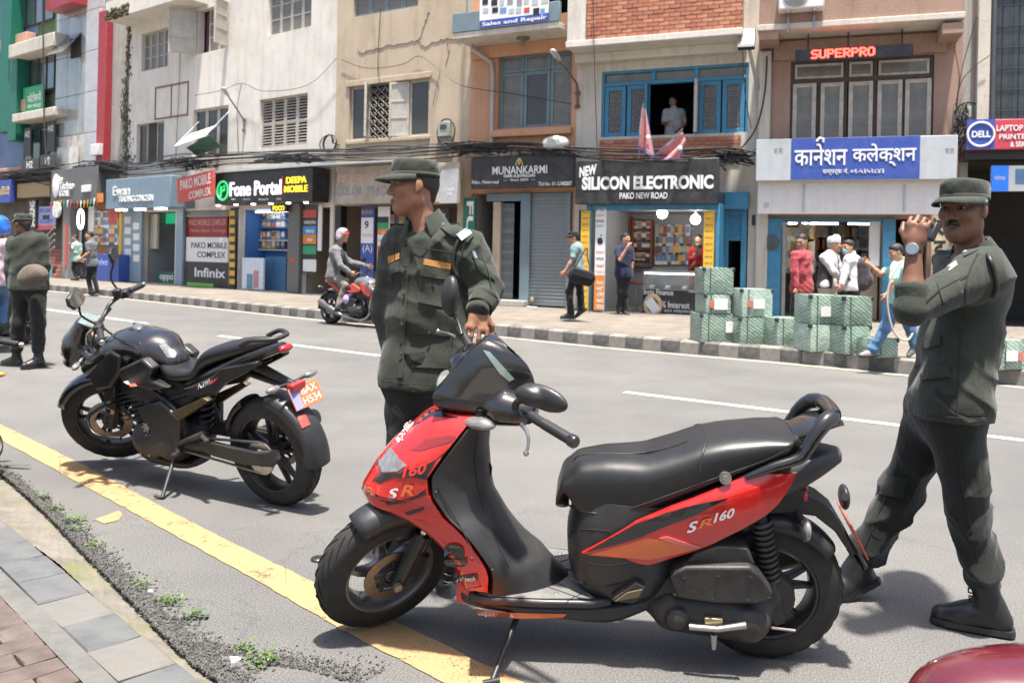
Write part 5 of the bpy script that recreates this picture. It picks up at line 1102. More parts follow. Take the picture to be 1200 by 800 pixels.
for yy,n in((256,9),(266,9),(280,9),(291,9)):goods(fr,(284,334),[(yy,n)],.95,.2,.26,.12,'phone_box','boxed phone on the lit shelves of the black-fascia phone shop','boxes in the phone shop',int(yy),'box')
for yy in(257,267,281,292):mb=MB();zz=fr.uv(310,yy,.85)[1];mb.box(fo[0],fo[1],.75,.98,zz-.03,zz-.002);mb.build('shelf',M_WHT if yy>270 else MATS['shop_blue_wall'],FF)
poster(fr,'standing_poster','pale standing poster with printed phones before the phone shop',283.5,302,308.5,339,.15,mat('poster_pale_blue',(.55,.63,.68),.5),[('b',289,321,296,338,mat('print_teal',(.1,.25,.33),.5)),('b',297,317,303,337,mat('print_rose',(.45,.2,.22),.5))],'poster',.06)
slabbox(FF,'glass_counter',u(311,o=-.3),u(335,o=-.3),.3,.65,PAVZ+.005,z(301,320,-.3),mat('counter_blue',(.06,.16,.3),.4));r,f,W,H_=sign(fr,'led_sign','small yellow glowing dot sign under the black fascia',317,239.5,335.5,248.5,.3,.08,M_BLK);letter(r,f,'POCO',319.5,241,333,247,L_YEL,d=.01,bold=.03)
mb=MB();lz=zs-.08;mb.box(fo[0]+.3,fo[1]-.3,.4,.5,lz,lz+.04);o=mb.build('ceiling_light',L_TUBE);o.matrix_world=fr.M;tag(o,'tube light on the ceiling of the phone shop','lamp')
TF=thing('gadget_store','grey fascia gadget store with logo and stair beside it','shop',fr.M);uT0,uT1=u(20,270),u(143,300)
slabbox(TF,'fascia',u(60,215,.6),u(114,215,.6),-.6,.08,z(238,90,.6),z(197,90,.6),mat('fascia_dark',(.12,.12,.12),.5,var=.12));cu,cz=fr.uv(66,218,-.62);mb=MB();mb.ball((cu,-.64,cz),(.28,.05,.46),16);mb.build('logo',M_WHT,TF,smooth=60)
letter(TF,fr,'the',66,206,72,213,M_WHT,y=-.6,d=.05,bold=.02);letter(TF,fr,'Techno',69,213,85.5,222,M_WHT,y=-.6,d=.05,bold=.02);letter(TF,fr,'STORE',69,223,80.5,230,M_WHT,y=-.6,d=.05,bold=.02);a=fr.rect(96,217,105.5,225,-.65);slabbox(TF,'white_logo',a[0],a[1],-.68,-.6,a[2],a[3],M_WHT)
mb=MB();mb.box(uT0-6,uG1+.5,.09,.2,PAVZ,zA);mb.build('back_wall',mat('store_wall_brown',(.11,.085,.07),.7,var=.4,vs=1.5),TF)
slabbox(TF,'grey_column',u(73,290,.5),u(81,290,.5),-.5,-.2,PAVZ,z(237,77,.5),mat('column_grey',(.22,.22,.22),.5));slabbox(TF,'red_strip',u(76,290,.52),u(79,290,.52),-.52,-.505,z(312,77,.5),z(262,77,.5),M_RED,0);slabbox(TF,'white_panel',u(85,290,.1),u(95,290,.1),-.1,.08,z(320,90),z(242,90),M_WHT);slabbox(TF,'dark_door',u(95,290,.15),u(101,290,.15),-.15,.08,PAVZ,z(238,98),M_BLK);slabbox(TF,'white_panel',u(101,290,.1),u(109,290,.1),-.1,.08,z(300,105),z(242,105),M_WHT)
slabbox(TF,'shelf_wall',u(110,290,0),u(139,290,0),-.02,.08,PAVZ,z(238,120),mat('warm_shelf',(.27,.13,.055),.5,var=.2));goods(fr,(111,137),[(258,8),(267,8),(277,8),(287,8)],-.03,.26,.34,.1,'phone_box','boxed gadget on the brown shelves of the gadget store','boxes in the gadget store',17,'box')
a=fr.rect(113,298,139,324,-.5);o=slabbox(TF,'blue_counter',a[0],a[1],-.5,-.1,PAVZ,a[3],M_SBLUE);letter(o,fr,'vivo',115,303,126,311,mat('pale_blue_letter',(.3,.4,.7),.5),y=-.5,d=.006,bold=.02)
a=fr.uv(66.5,246,-.9);o=MB();o.lathe([(0,-.04),(.30,-.04),(.30,.04),(0,.04)],ax=(0,1,0),n=24);o=o.build('round_sign',M_WHT,bevel=.01);o.matrix_world=fr.M@T(a[0],-.9,a[1]);tag(o,'round white hanging sign at the gadget store','sign')
a=fr.uv(94.5,257,-.7);t=MB();t.tube([(.2*math.cos(k*math.pi/12),0,.34*math.sin(k*math.pi/12))for k in range(25)],.045,8);o=t.build('ring_light',lit('lit_ring',(1,.97,.85),1.2),smooth=60);o.matrix_world=fr.M@T(a[0],-.7,a[1]);tag(o,'oval ring lamp hanging in front of the gadget store','lamp')
rnd=random.Random(12);FCOL=[M_RED,M_WHT,M_YELS,M_ORG,M_GREENS,M_WHT,M_RED,mat('flag_dark',(.12,.05,.04),.6)]
for i in range(15):
 px=59+i*3.9;py=237-1.5*math.sin(i*.5)-i*.35;a=fr.uv(px,py,-1.0);mb=MB();w,h=.12,.3;mb.add([(0,0,0),(w,0,0),(w*.7+rnd.uniform(-.05,.05),-.03,-h),(-.03,.02,-h*.9)],[(0,3,2,1)]);mb.add([(0,.004,0),(w,.004,0),(w*.7,-.026,-h),(-.03,.024,-h*.9)],[(0,1,2,3)]);o=mb.build('bunting_flag',FCOL[i%8]);o.matrix_world=fr.M@T(a[0],-1.0,a[1]);tag(o,'small coloured flag on the string before the gadget store','flag','bunting flags before the gadget store')
a=fr.rect(113.5,226.5,120.5,237,-1.0);mb=MB();mb.box(a[0],a[1],-1.0,-.98,a[2],a[3]);o=mb.build('banner',M_ORG);o.matrix_world=fr.M;tag(o,'square orange banner at the end of the bunting','banner')
a=fr.rect(127,246,136,262,-.7);mb=MB();mb.box(a[0],a[1],-.7,-.68,a[2],a[3]);o=mb.build('red_cloth',M_RED);o.matrix_world=fr.M;tag(o,'red cloth hanging under the trading shop fascia','cloth')
r,f,W,H_=sign(fr,'vertical_sign','dark vertical phone brand sign with white letters beside the stair',33,234,42,268,.4,.1,M_BLK);u0,u1,z0,z1=f.rect(34.5,236,40.5,266,-.01);mb=MB();text_into(mb,'SAMSUNG',z0,z1,-u1,-u0,lambda p,q,t:Vector((-q,-.01+.009*t,p)),bold=.02);mb.build('lettering',M_WHT,r)
poster(fr,'notice_board','lilac board with dark print and red foot strip beside the stair',43,242,65,269,.3,mat('lilac_board',(.30,.33,.55),.5),[('t','VACANCY',46,244,63,249,M_SBLUE,.01),('b',50,252,58,257,M_BLK),('t','ACADEMY',47,257,62,262,M_SBLUE),('b',43.4,264,64.6,268.6,M_RED)],'sign',.04)
r,f,W,H_=sign(fr,'shop_sign','blue shop sign with gold Nepali letters at the end of the row',-24,212,12,238,.6,.2,M_SBLUE);letter(r,f,'सुन चाँदी',-14,219,11,232,M_GOLD,bold=.02);r,f,W,H_=sign(fr,'shop_sign','brown roller box over the stair entrance',20,214,58,231,.4,.3,mat('tan_metal',(.33,.22,.11),.5,var=.15))
for(x0,y0,x1,y1)in((28,150,36,183),(55,143,64,178)):
 r,f,W,H_=sign(fr,'window_sign','dark H2 sign panel '+('left of' if x0<40 else 'right of')+' the dark window in the green building',x0,y0,x1,y1,.25,.05,M_BLKP);letter(r,f,'H2',x0+1.5,y0+4,x1-1.5,y0+11,M_WHT,d=.008,bold=.02)
for(x0,y0,x1,y1)in((25,186,45,200),(47,181,65,196)):
 r,f,W,H_=sign(fr,'balcony_sign','grey H2 panel on the '+('outer' if x0<30 else 'inner')+' half of the green building balcony',x0,y0,x1,y1,.4,.05,mat('dark_grey_panel',(.05,.05,.055),.5));letter(r,f,'H2',x0+6,y0+3,x1-7,y1-3,M_WHT,d=.008,bold=.02)
SR=thing('stair','brick stair with slanted steel handrails beside the gadget store','stair',fr.M);us,ue=u(52,320,.3),u(73,320,.3)
for i in range(7):slabbox(SR,'step',us,ue,-.55+i*.09,.085,PAVZ+i*.16,PAVZ+(i+1)*.16-.002,mat('step_brick',(.3,.13,.1),.8,var=.2))
for k in range(4):
 mb=MB();mb.tube([(us,-.6,PAVZ+.45+k*.25),(ue-.05,-.6,PAVZ+1.2+k*.25)],.035,8);mb.build('handrail',M_METAL,SR,smooth=50)
slabbox(SR,'side_panel',us,ue-.25,-.58,-.56,PAVZ,PAVZ+.45,mat('teal_print',(.15,.3,.36),.5,var=.3),0)
M_TYRE=mat('tyre_rubber',(.0125,.012,.0115),.7,var=.3,vs=20,dirt=.35,dcol=(.04,.036,.032),ds=9,bump=.15,bs=120)
M_RIM=mat('rim_dark',(.035,.036,.038),.35,metal=.6,var=.15,dirt=.3,dcol=(.1,.09,.08));M_RIMG=mat('rim_grey',(.21,.21,.215),.35,metal=.8,var=.15,dirt=.35,dcol=(.1,.09,.075))
M_DISC=mat('brake_disc',(.25,.22,.19),.35,metal=.9,var=.2);M_ENG=mat('engine_dusty',(.016,.015,.014),.55,var=.3,dirt=.6,dcol=(.05,.044,.037),ds=7,bump=.15,bs=60);M_STEEL=mat('bare_steel',(.42,.4,.37),.35,metal=.9,var=.2)
M_CHROME=mat('chrome',(.7,.7,.7),.12,metal=1.0,var=0);M_SEAT=mat('seat_vinyl',(.011,.011,.0115),.36,var=.15,vs=15,bump=.05,bs=300,dirt=.12,dcol=(.03,.028,.026));M_PLAST=mat('grey_black_plastic',(.017,.0175,.019),.38,var=.12,dirt=.3,dcol=(.045,.042,.037),ds=5,bump=.04,bs=400)
M_FLR=mat('dusty_floor_plastic',(.11,.108,.105),.6,var=.2,dirt=.55,dcol=(.19,.178,.16),ds=6,bump=.08,bs=200)
M_GLOSSB=mat('gloss_black',(.008,.008,.009),.12,var=.1,coat=.8,dirt=.12,dcol=(.04,.038,.035));M_REDP=mat('red_bodywork',(.50,.014,.011),.2,var=.05,coat=1.0,dirt=.1,dcol=(.36,.04,.03),ds=4);M_ORGP=mat('orange_graphic',(.62,.13,.03),.3,var=.05,coat=.6)
M_BGRAPH=mat('black_graphic',(.014,.012,.012),.28,var=.1,coat=.5);M_WGRAPH=mat('white_graphic',(.62,.6,.57),.35,var=.03);M_LENS=mat('clear_lens',(.2,.19,.18),.12,metal=.25,var=.5,vs=30,coat=1.0);M_LENSO=mat('amber_lens',(.6,.24,.03),.2,coat=.6);M_LENSR=mat('red_lens',(.35,.015,.015),.2,coat=.6);M_LCD=mat('dash_screen',(.16,.2,.19),.1,coat=1.0);M_REFL=mat('mirror_glass',(.75,.77,.77),.03,metal=1.0,var=0)
def wheel(parent,M,r,w,rim,ns,m_rim,disc=0.0,name='wheel',dside=-1,tread=26,yspoke=None):
 root=bpy.data.objects.new(name,None);COL.objects.link(root);root.parent=parent;root.matrix_local=M;root.empty_display_size=.05
 mb=MB();n=14;pr=[]
 for k in range(n+1):
  a=math.pi*k/n;pr.append((rim+(r-rim)*math.sin(a)**.62 if 0<k<n else rim-.004,-w/2*(math.cos(a)*(1.06 if .2<k/n<.8 else 1))))
 pr+=[(rim-.012,w*.38),(rim-.012,-w*.38),pr[0]]
 mb.lathe(pr,ax=(0,1,0),n=64);mb.build('tyre',M_TYRE,root,smooth=50)
 mb=MB();ga=MATS['tyre_groove']if 'tyre_groove' in MATS else mat('tyre_groove',(.006,.006,.006),.9)
 for i in range(tread):
  for sg in(-1,1):
   pts=[]
   for k in range(7):
    t=k/6;a=2*math.pi*(i+.5*(sg>0))/tread+t*.32;q=.12+.62*t;rr=rim+(r-rim)*math.sin(math.pi*(.5+.5*q*.62))**.62+.0008
    pts.append(Vector((math.cos(a)*rr,sg*w/2*-math.cos(math.pi*(.5+.5*q*.62))*1.05,math.sin(a)*rr)))
   mb.tube(pts,[.0012,.0032,.0036,.003,.0025,.002,.001],4)
 tag(mb.build('tread_grooves',ga,root),kind='stuff')
 mb=MB();mb.lathe([(rim+.002,-w*.42),(rim-.004,-w*.46),(rim-.016,-w*.44),(rim-.026,-w*.3),(rim-.028,0),(rim-.026,w*.3),(rim-.016,w*.44),(rim-.004,w*.46),(rim+.002,w*.42)],ax=(0,1,0),n=56);o=mb.build('rim',m_rim,root,smooth=40)
 for i in range(ns):
  a=2*math.pi*i/ns+.3;mb=MB(RY(-a));z1=rim-.022
  for dz in((-1,1)if yspoke else(0,)):
   rings=[]
   for t in np.linspace(0,1,6):
    q=lerp(.03,z1,t);hw=lerp(.020,.011,t)if yspoke else lerp(.024,.015,t);hy=lerp(.022,.012,t);c=dz*(.006+.03*t**1.3);bx_=.02*math.sin(t*3.1)if not yspoke else 0
    rings.append([Vector((q,y*hy+0,c+z*hw+bx_))for y,z in((-1,-.6),(-1,.6),(0,1),(1,.6),(1,-.6),(0,-1))])
   mb.rings(rings)
  mb.build('spoke',m_rim,root,smooth=50)
 mb=MB();mb.lathe([(0,-w*.55),(.022,-w*.55),(.032,-w*.4),(.042,-w*.2),(.042,w*.2),(.032,w*.4),(.022,w*.55),(0,w*.55)],ax=(0,1,0),n=24);mb.build('hub',m_rim,root,smooth=40)
 if disc:
  mb=MB();y=dside*w*.52;mb.lathe([(disc*.62,y),(disc,y),(disc,y+.005),(disc*.62,y+.005),(disc*.62,y)],ax=(0,1,0),n=40);o=mb.build('brake_disc',M_DISC,root,smooth=30)
  mb=MB()
  for i in range(5):a=i*1.2566;mb.tube([(.04*math.cos(a),y,.04*math.sin(a)),(disc*.66*math.cos(a+.3),y,disc*.66*math.sin(a+.3))],.008,6)
  mb.lathe([(.03,y-.004),(.05,y-.004),(.05,y+.008),(.03,y+.008),(.03,y-.004)],ax=(0,1,0),n=20);mb.build('disc_carrier',M_BLK,root)
 return root
def super_ring(cx,cz,hx,hz,n=24,e=2.5):
 out=[]
 for k in range(n):
  a=2*math.pi*k/n;c,s=math.cos(a),math.sin(a)
  out.append((cx+hx*math.copysign(abs(c)**(2/e),c),cz+hz*math.copysign(abs(s)**(2/e),s)))
 return out
def loft_x(mb,st,n=24,mi=None):
 mb.rings([[Vector((x,p,q))for p,q in super_ring(0,(a+b)/2,w,(b-a)/2,n,e)]for x,a,b,w,e in st],True,True,mi)
def loft_z(mb,st,n=24,mi=None):
 mb.rings([[Vector((p,q,z))for p,q in super_ring((a+b)/2,0,(b-a)/2,w,n,e)]for z,a,b,w,e in st],True,True,mi)
def smooth_st(st,k=4):
 P=np.array(st,float);n=len(P);t=np.linspace(0,n-1,(n-1)*k+1);out=[]
 for q in t:
  i=int(min(math.floor(q),n-2));f=q-i;a,b,c,d=P[max(i-1,0)],P[i],P[i+1],P[min(i+2,n-1)]
  out.append(tuple(.5*((2*b)+(c-a)*f+(2*a-5*b+4*c-d)*f*f+(3*b-a-3*c+d)*f**3)))
 return out
def rot_about(p,axis,ang):return T(*p)@Matrix.Rotation(ang,4,Vector(axis))@T(-p[0],-p[1],-p[2])
def veh_frame(rear,front,lean,lift=0.0):
 r,f=Vector((*rear,0)),Vector((*front,0));ex=(r-f).normalized();ey=Vector((-ex.y,ex.x,0));o=(r+f)/2
 return Frame(basis(o+Vector((0,0,lift)),ex,ey,Vector((0,0,1)))@RX(lean))
SFR=veh_frame((.94,3.05),(-.45,3.19),R(9));q=SFR.uv
SCT=thing('scooter','red and black scooter on its side stand with the handlebar turned','scooter',SFR.M)
AXP=(-.80,0,0);AXD=(math.sin(R(26)),0,math.cos(R(26)));STEER=rot_about(AXP,AXD,R(40))
RW=.262;WBX=.68
wheel(SCT,T(WBX,0,RW),RW,.115,.178,5,M_RIM,name='rear_wheel',yspoke=True)
wheel(SCT,STEER@T(-.6885,0,RW),RW,.112,.178,5,M_RIMG,disc=.105,name='front_wheel')
fc=Vector((-.6885,0,RW));mb=MB(STEER);rings=[]
for a in np.linspace(R(8),R(116),18):
 ring_=[]
 t=(a-R(8))/R(108);hw=lerp(.078,.06,abs(t-.4)*1.6);rr=RW+.028+.012*math.sin(t*3.14)
 for k in range(13):
  b=math.pi*k/12;y=-hw*math.cos(b);dr=-.075*(1-math.sin(b)**.55);ring_.append(fc+Vector((math.cos(a)*(rr+dr),y,math.sin(a)*(rr+dr))))
 rings.append(ring_)
mb.rings(rings,False,False);o=mb.build('front_mudguard',M_PLAST,SCT,smooth=50);m_=o.modifiers.new('solid','SOLIDIFY');m_.thickness=.006
for sy in(-1,1):
 ax=Vector(AXD);b0=fc+Vector((.02,sy*.085,.0));mb=MB(STEER);mb.tube([b0-ax*.03,b0+ax*.20],[.027,.03],14);mb.build('fork_leg',M_BLK,SCT,smooth=50);mb=MB(STEER);mb.tube([b0+ax*.2,b0+ax*.36],.017,12);mb.build('fork_tube',M_CHROME,SCT,smooth=60)
 mb=MB(STEER);mb.lathe([(0,sy*.02),(.017,sy*.02),(.017,sy*.035),(0,sy*.035)],tuple(fc+Vector((0,sy*.09,0))),(0,1,0),6);mb.build('axle_nut',M_STEEL,SCT)
mb=MB(STEER);mb.box(-.03,.035,-.03,.0,-.05,.05,M=T(*(fc+Vector((.085,-.07,.045))))@RY(R(30)));mb.build('brake_caliper',M_GOLD if False else M_BLK,SCT,bevel=.01)
mb=MB(STEER);mb.tube([fc+Vector((.1,-.085,.06)),fc+Vector((.15,-.11,.2)),fc+Vector((.12,-.06,.38))],.005,6);mb.build('brake_hose',M_BLK,SCT,smooth=60)
ZF=[.275,.335,.37,.41,.45,.485,.515,.545,.575,.62,.68,.74,.80,.845,.88]
XFf=[-.398,-.42,-.438,-.462,-.505,-.55,-.61,-.75,-.765,-.74,-.705,-.655,-.59,-.54,-.475]
XBk=[-.285,-.28,-.288,-.31,-.338,-.365,-.395,-.435,-.455,-.485,-.49,-.45,-.405,-.37,-.34]
HYf=[.18,.19,.195,.20,.20,.20,.198,.192,.19,.19,.185,.175,.16,.145,.12]
def fairing(mb,zs,xf,xb,hy,e=2.15,n=25,close=True):
 rings=[]
 for z in zs:
  e=interp([.5,.56,.62],[7.,3.,2.15],z);a,b,h=interp(ZF,xf,z),interp(ZF,xb,z),interp(ZF,hy,z);rg=[]
  for k in range(n):
   t=-math.pi/2+math.pi*k/(n-1);c,s=max(math.cos(t),0),math.sin(t);rg.append(Vector((b+(a-b)*c**(2/e),h*math.copysign(abs(s)**(2/max(2.4,e*.55)),s)*(1-.18*c**.5*(e>2.5)),z)))
  rings.append(rg)
 mb.rings(rings,close,close)
mb=MB();fairing(mb,np.linspace(ZF[0],ZF[-1],46),XFf,XBk,HYf);APR=mb.build('front_fairing',M_REDP,SCT,smooth=38)
XR=[-.10,-.10,-.16,-.205,-.235,-.255,-.27,-.285,-.298,-.305,-.31,-.315,-.31,-.305,-.29]
mb=MB();rings=[]
for z in np.linspace(.255,.905,40):
 b,h,a=interp(ZF,XBk,z)+.006,interp(ZF,HYf,z)+.004,interp(ZF,XR,z);a+=max(0,.33-z)*1.1;rg=[]
 for k in range(25):
  t=-math.pi/2+math.pi*k/24;c,s=max(math.cos(t),0),math.sin(t);rg.append(Vector((b+.012+(a-b)*c**1.55*(1 if abs(s)<.98 else .6),h*s,z)))
 for k in range(5):rg.append(Vector((b-.004,lerp(h,-h,(k+.5)/5),z)))
 rings.append(rg)
mb.rings(rings);LEG=mb.build('leg_shield',M_PLAST,SCT,smooth=45)
mb=MB();kx=interp(ZF,XR,.655)-.01;mb.lathe([(0,.012),(.012,.012),(.014,.0),(.026,.0),(.028,.014),(.03,-.02)],(kx+.002,-.03,.655),(.85,-.5,.1),18);mb.build('ignition_lock',M_BLK,SCT,smooth=40)
mb=MB();fl=[(-.365,.10),(-.35,.17),(-.30,.195),(-.1,.19),(.08,.175),(.14,.15),(.14,-.15),(.08,-.175),(-.1,-.19),(-.30,-.195),(-.35,-.17),(-.365,-.10)]
mb.panel(fl,lambda a,b,t:Vector((a,b,.262-.028*t)));mb.build('floorboard',M_PLAST,SCT,bevel=.008)
for sy in(-1,1):
 mb=MB();mt=[(-.335,.03),(-.32,.165),(-.27,.18),(-.1,.175),(.08,.155),(.02,.03)];mb.panel([(a,b*sy)for a,b in(mt if sy<0 else mt[::-1])][::(1 if sy<0 else 1)],lambda a,b,t:Vector((a,b,.2655-.003*t)));o=mb.build('floor_mat',M_FLR,SCT,bevel=.003,recalc=True)
 for x0,x1 in((-.2,.03),(-.1,.08)):mb=MB();mb.tube([(x0,sy*.04,.2658),(x1,sy*.16,.2658)],.0022,4);mb.build('mat_groove',M_BLK,o)
 for x0,y0 in((-.29,.14),(-.05,.14)):mb=MB();mb.lathe([(0,.003),(.006,.003),(.009,0)],(x0,sy*y0,.2658),n=10);mb.build('screw',M_STEEL,o)
mb=MB();loft_x(mb,smooth_st([(-.40,.22,.30,.10,3),(-.36,.20,.25,.155,3.5),(-.2,.19,.238,.178,3.5),(0,.165,.238,.165,3.5),(.14,.145,.24,.14,3),(.24,.18,.25,.12,3),(.30,.21,.25,.10,3)],4));BEL=mb.build('belly_cover',M_PLAST,SCT,smooth=50)
mb=MB();tri=[(-.41,.20),(-.405,.275),(-.375,.30),(-.34,.27),(-.35,.215)];
for sy in(-1,1):mb.panel(tri if sy<0 else tri,lambda a,b,t:Vector((a+.006,sy*(.125+.035*(a+.41)/.07-.008*t),b)))
mb.build('red_corner_panel',M_REDP,SCT,recalc=True)
mb=MB();loft_z(mb,smooth_st([(.24,.05,.30,.13,3),(.28,.01,.33,.155,3),(.36,-.015,.36,.165,3),(.46,-.02,.40,.165,2.8),(.54,-.005,.45,.16,2.8),(.60,.02,.5,.15,2.8)],4),28);mb.build('seat_base',M_PLAST,SCT,smooth=50)
mb=MB();loft_x(mb,smooth_st([(.10,.43,.57,.155,3),(.3,.46,.62,.165,3),(.5,.52,.69,.158,3),(.68,.60,.76,.13,2.8),(.82,.68,.785,.085,2.6),(.90,.735,.78,.04,2.4)],4));mb.build('tail_body',M_PLAST,SCT,smooth=50)
SPX,SPY=[-.05,.03,.2,.4,.6,.76],[.165,.168,.183,.178,.155,.118]
def side_y(a,b,o=0.0):zc=.44+.36*a;return -(interp(SPX,SPY,a)+.006-1.0*max(0,zc-b-.06)**1.5-.6*max(0,b-zc-.04)+o)
def side_panel(name,px,m,o=0.0,th=.012,step=.03,both=True,y=-.17,lb=None):
 poly=[q(x,yy,y)for x,yy in px]
 for sg in((1,-1)if both else(1,)):
  mb=MB();mb.panel(poly,lambda a,b,t:Vector((a,sg*(side_y(a,b,o)+th*t),b)),step);mb.build(name,m,SCT,smooth=40,recalc=True,label=lb if sg==1 else None)
side_panel('side_panel',[(682,647),(712,630),(745,609),(790,592),(835,577),(875,561),(905,560),(937,560),(930,574),(915,594),(900,606),(870,622),(830,641),(795,652),(760,662),(746,658),(732,651),(705,650)],M_REDP)
side_panel('side_panel_insert',[(688,645),(715,628),(744,611),(780,599),(812,590),(852,583),(812,602),(780,613),(752,625),(722,635)],M_GLOSSB,.003,.006)
side_panel('side_panel_facet',[(690,649),(722,638),(757,627),(780,630),(822,641),(795,648),(760,654),(735,650),(706,648.5)],M_ORGP,.0015,.006,lb='orange-red lower facet of the side panel')
side_panel('side_panel_highlight',[(772,627),(781,625),(800,632),(822,640),(815,641),(792,635)],mat('painted_highlight_red',(.62,.12,.11),.2,coat=1.),.004,.006)  # last panel: sliver of paler red, a highlight put into the colour
TOPP=[(653,566),(660,543),(678,527),(710,522),(755,521),(791,511),(818,502),(845,497),(890,494),(926,496),(936,506)]
BOTP=[(653,580),(669,606),(690,613),(715,616),(746,607),(785,591),(822,575),(860,560),(890,549),(925,533),(937,516)]
tp=[q(x,y,.04)for x,y in TOPP];bp_=[q(x,y,-.135)for x,y in BOTP];x0,x1=tp[0][0],tp[-1][0]+.01
st=[]
for t in np.linspace(0,1,44):
 x=lerp(x0,x1,.5-.5*math.cos(math.pi*t));zt=interp([p[0]for p in tp],[p[1]for p in tp],x);zb_=interp([p[0]for p in bp_],[p[1]for p in bp_],x)
 hw=interp([x0,x0+.02,x0+.1,x0+.3,x0+.52,x0+.78,x1-.06,x1],[.10,.108,.125,.152,.148,.135,.11,.05],x);
 if t in(0.,1.):zm_=zt-.03;zt,zb_=zm_+.012,zm_-.012;hw*=.5
 dn=min(1.,max(.12,(x-x0)/.07))**.5;zb_=lerp(zt-.05,zb_,dn)if x<x0+.07 else zb_;st.append((x,min(zb_,zt-.024),zt,hw,2.9))
mb=MB();rgs=[]
for(x,a,b,w,e)in st:
 rg=[]
 for k in range(40):
  t=2*math.pi*k/40;c,s_=math.cos(t),math.sin(t);nz=min(1.,(x-x0)/.12);ee=3.3 if s_>0 else lerp(2.2,6.0,nz);zc_=lerp(a,b,.42);rg.append(Vector((x+(1-nz)*.045*max(0,-s_)**1.5,w*math.copysign(abs(c)**(2/ee),c),zc_+(b-zc_ if s_>0 else zc_-a)*math.copysign(abs(s_)**(2/ee),s_))))
 rgs.append(rg)
mb.rings(rgs);SEAT=mb.build('seat',M_SEAT,SCT,smooth=180)
sx=[q(*p,-.1)[0]for p in((820,505),(826,535),(806,575))]
mb=MB();pts=[]
for k in range(15):
 a=math.pi*(k/14);x=q(822,502,.0)[0]-.03*math.cos(a)**2+.012;i=min(range(len(st)),key=lambda j:abs(st[j][0]-x));s_=st[i];pr=super_ring(0,(s_[1]+s_[2])/2,s_[3]+.0005,(s_[2]-s_[1])/2+.0005,72,2.9);kk=int(a/(2*math.pi)*72);pts.append(Vector((x,-pr[kk][0]if False else pr[kk][0],pr[kk][1])))
mb.tube(pts,.004,6);mb.build('seat_seam',M_BLK,SCT,smooth=60)
mb=MB();lx,lz=q(850,560,-.155);mb.lathe([(0,.006),(.010,.006),(.011,.002),(.02,.003),(.022,-.02)],(lx,-.158,lz),(0,-1,.1),16);mb.build('seat_lock',M_STEEL,SCT,smooth=40)
mb=MB();gp=[]
for(px_,py_),y in zip([(874,559),(905,547),(936,537),(946,526),(957,507),(968,493),(976,486)],[-.145,-.145,-.135,-.13,-.12,-.10,-.06]):x,z=q(px_,py_,y);gp.append(Vector((x,y,z)))
gp+=[Vector((p.x,-p.y,p.z))for p in gp[::-1]];mb.tube(spline(gp,6),[.010,.017,.02,.022,.026,.028,.028,.028,.026,.022,.02,.017,.010],12);mb.build('grab_rail',M_GLOSSB,SCT,smooth=60)
mb=MB();x,z=q(957,500,0);loft_x(mb,smooth_st([(x-.09,z-.05,z+.0,.07,3),(x-.02,z-.01,z+.035,.085,3),(x+.05,z+.02,z+.045,.07,3),(x+.075,z+.02,z+.035,.05,3)],4));mb.build('grab_rail_pad',M_GLOSSB,SCT,smooth=50)
mb=MB();pl=[q(*p,-.06)for p in[(880,560),(935,541),(962,532),(948,552),(930,570),(905,572)]];mb.panel(pl,lambda a,b,t:Vector((a,-.075+.15*t,b)));mb.build('tail_cowl',M_PLAST,SCT,bevel=.012,recalc=True)
mb=MB();pl=[q(*p,-.04)for p in[(893,588),(915,578),(935,571),(962,584),(978,597),(990,618),(1001,640),(1018,664),(1011,669),(990,640),(978,622),(955,604),(925,600),(898,602)]];mb.panel(pl,lambda a,b,t:Vector((a,-.05+.1*t,b)));mb.build('tail_arm',M_PLAST,SCT,bevel=.008,recalc=True)
mb=MB();x,z=q(936,575,-.0);mb.ball((x+.01,0,z),(.02,.06,.03),14);mb.build('tail_lamp',M_LENSR,SCT,smooth=180)
for sy,(px_,py_),lb in((-1,(943,619),None),(1,(990,583),None)):
 x,z=q(px_,py_,sy*.1);t_=MB();t_.ball((0,0,0),(.018,.05,.04),14,M=RX(R(25*sy)));o=t_.build('indicator',M_LENS if sy<0 else M_PLAST,SCT,smooth=180);o.location=(x,sy*.11,z);mb=MB();mb.tube([(x-.02,sy*.03,z+.035),(x,sy*.09,z+.01)],.014,8);mb.build('indicator_stalk',M_PLAST,SCT,smooth=60)
x,z=q(993,620,0);mb=MB(T(x+.015,0,z)@RY(R(-28)));mb.box(-.002,.002,-.09,.09,-.07,.07);mb.build('number_plate',mat('plate_red',(.5,.07,.05),.4),SCT);mb=MB(T(x+.02,0,z)@RY(R(-28)));text_into(mb,'बा ९९ प\n४७२१',-.08,.08,-.055,.055,lambda a,b,t:Vector((.001,a,b)),depth=False,bold=.01);mb.build('plate_lettering',M_WGRAPH,SCT)
mb=MB();rings=[];rc=Vector((WBX,0,RW))
for a in np.linspace(R(38),R(118),14):
 rg=[]
 for k in range(9):
  b=math.pi*k/8;rg.append(rc+Vector((math.cos(a)*(RW+.022-.05*(1-math.sin(b)**.5)),-.07*math.cos(b),math.sin(a)*(RW+.022-.05*(1-math.sin(b)**.5)))))
 rings.append(rg)
mb.rings(rings,False,False);o=mb.build('rear_mudguard',M_PLAST,SCT,smooth=50);o.modifiers.new('solid','SOLIDIFY').thickness=.006
p0=Vector((*q(892,606,-.11),0));p1=Vector((*q(902,678,-.11),0));A=Vector((p0.x,-.11,p0.y));B=Vector((p1.x,-.11,p1.y));mb=MB();hx=[]
e1=(B-A).normalized();e2=e1.orthogonal().normalized();e3=e1.cross(e2)
for k in range(161):t=k/160;a=t*2*math.pi*11;hx.append(A.lerp(B,t)+(e2*math.cos(a)+e3*math.sin(a))*.032)
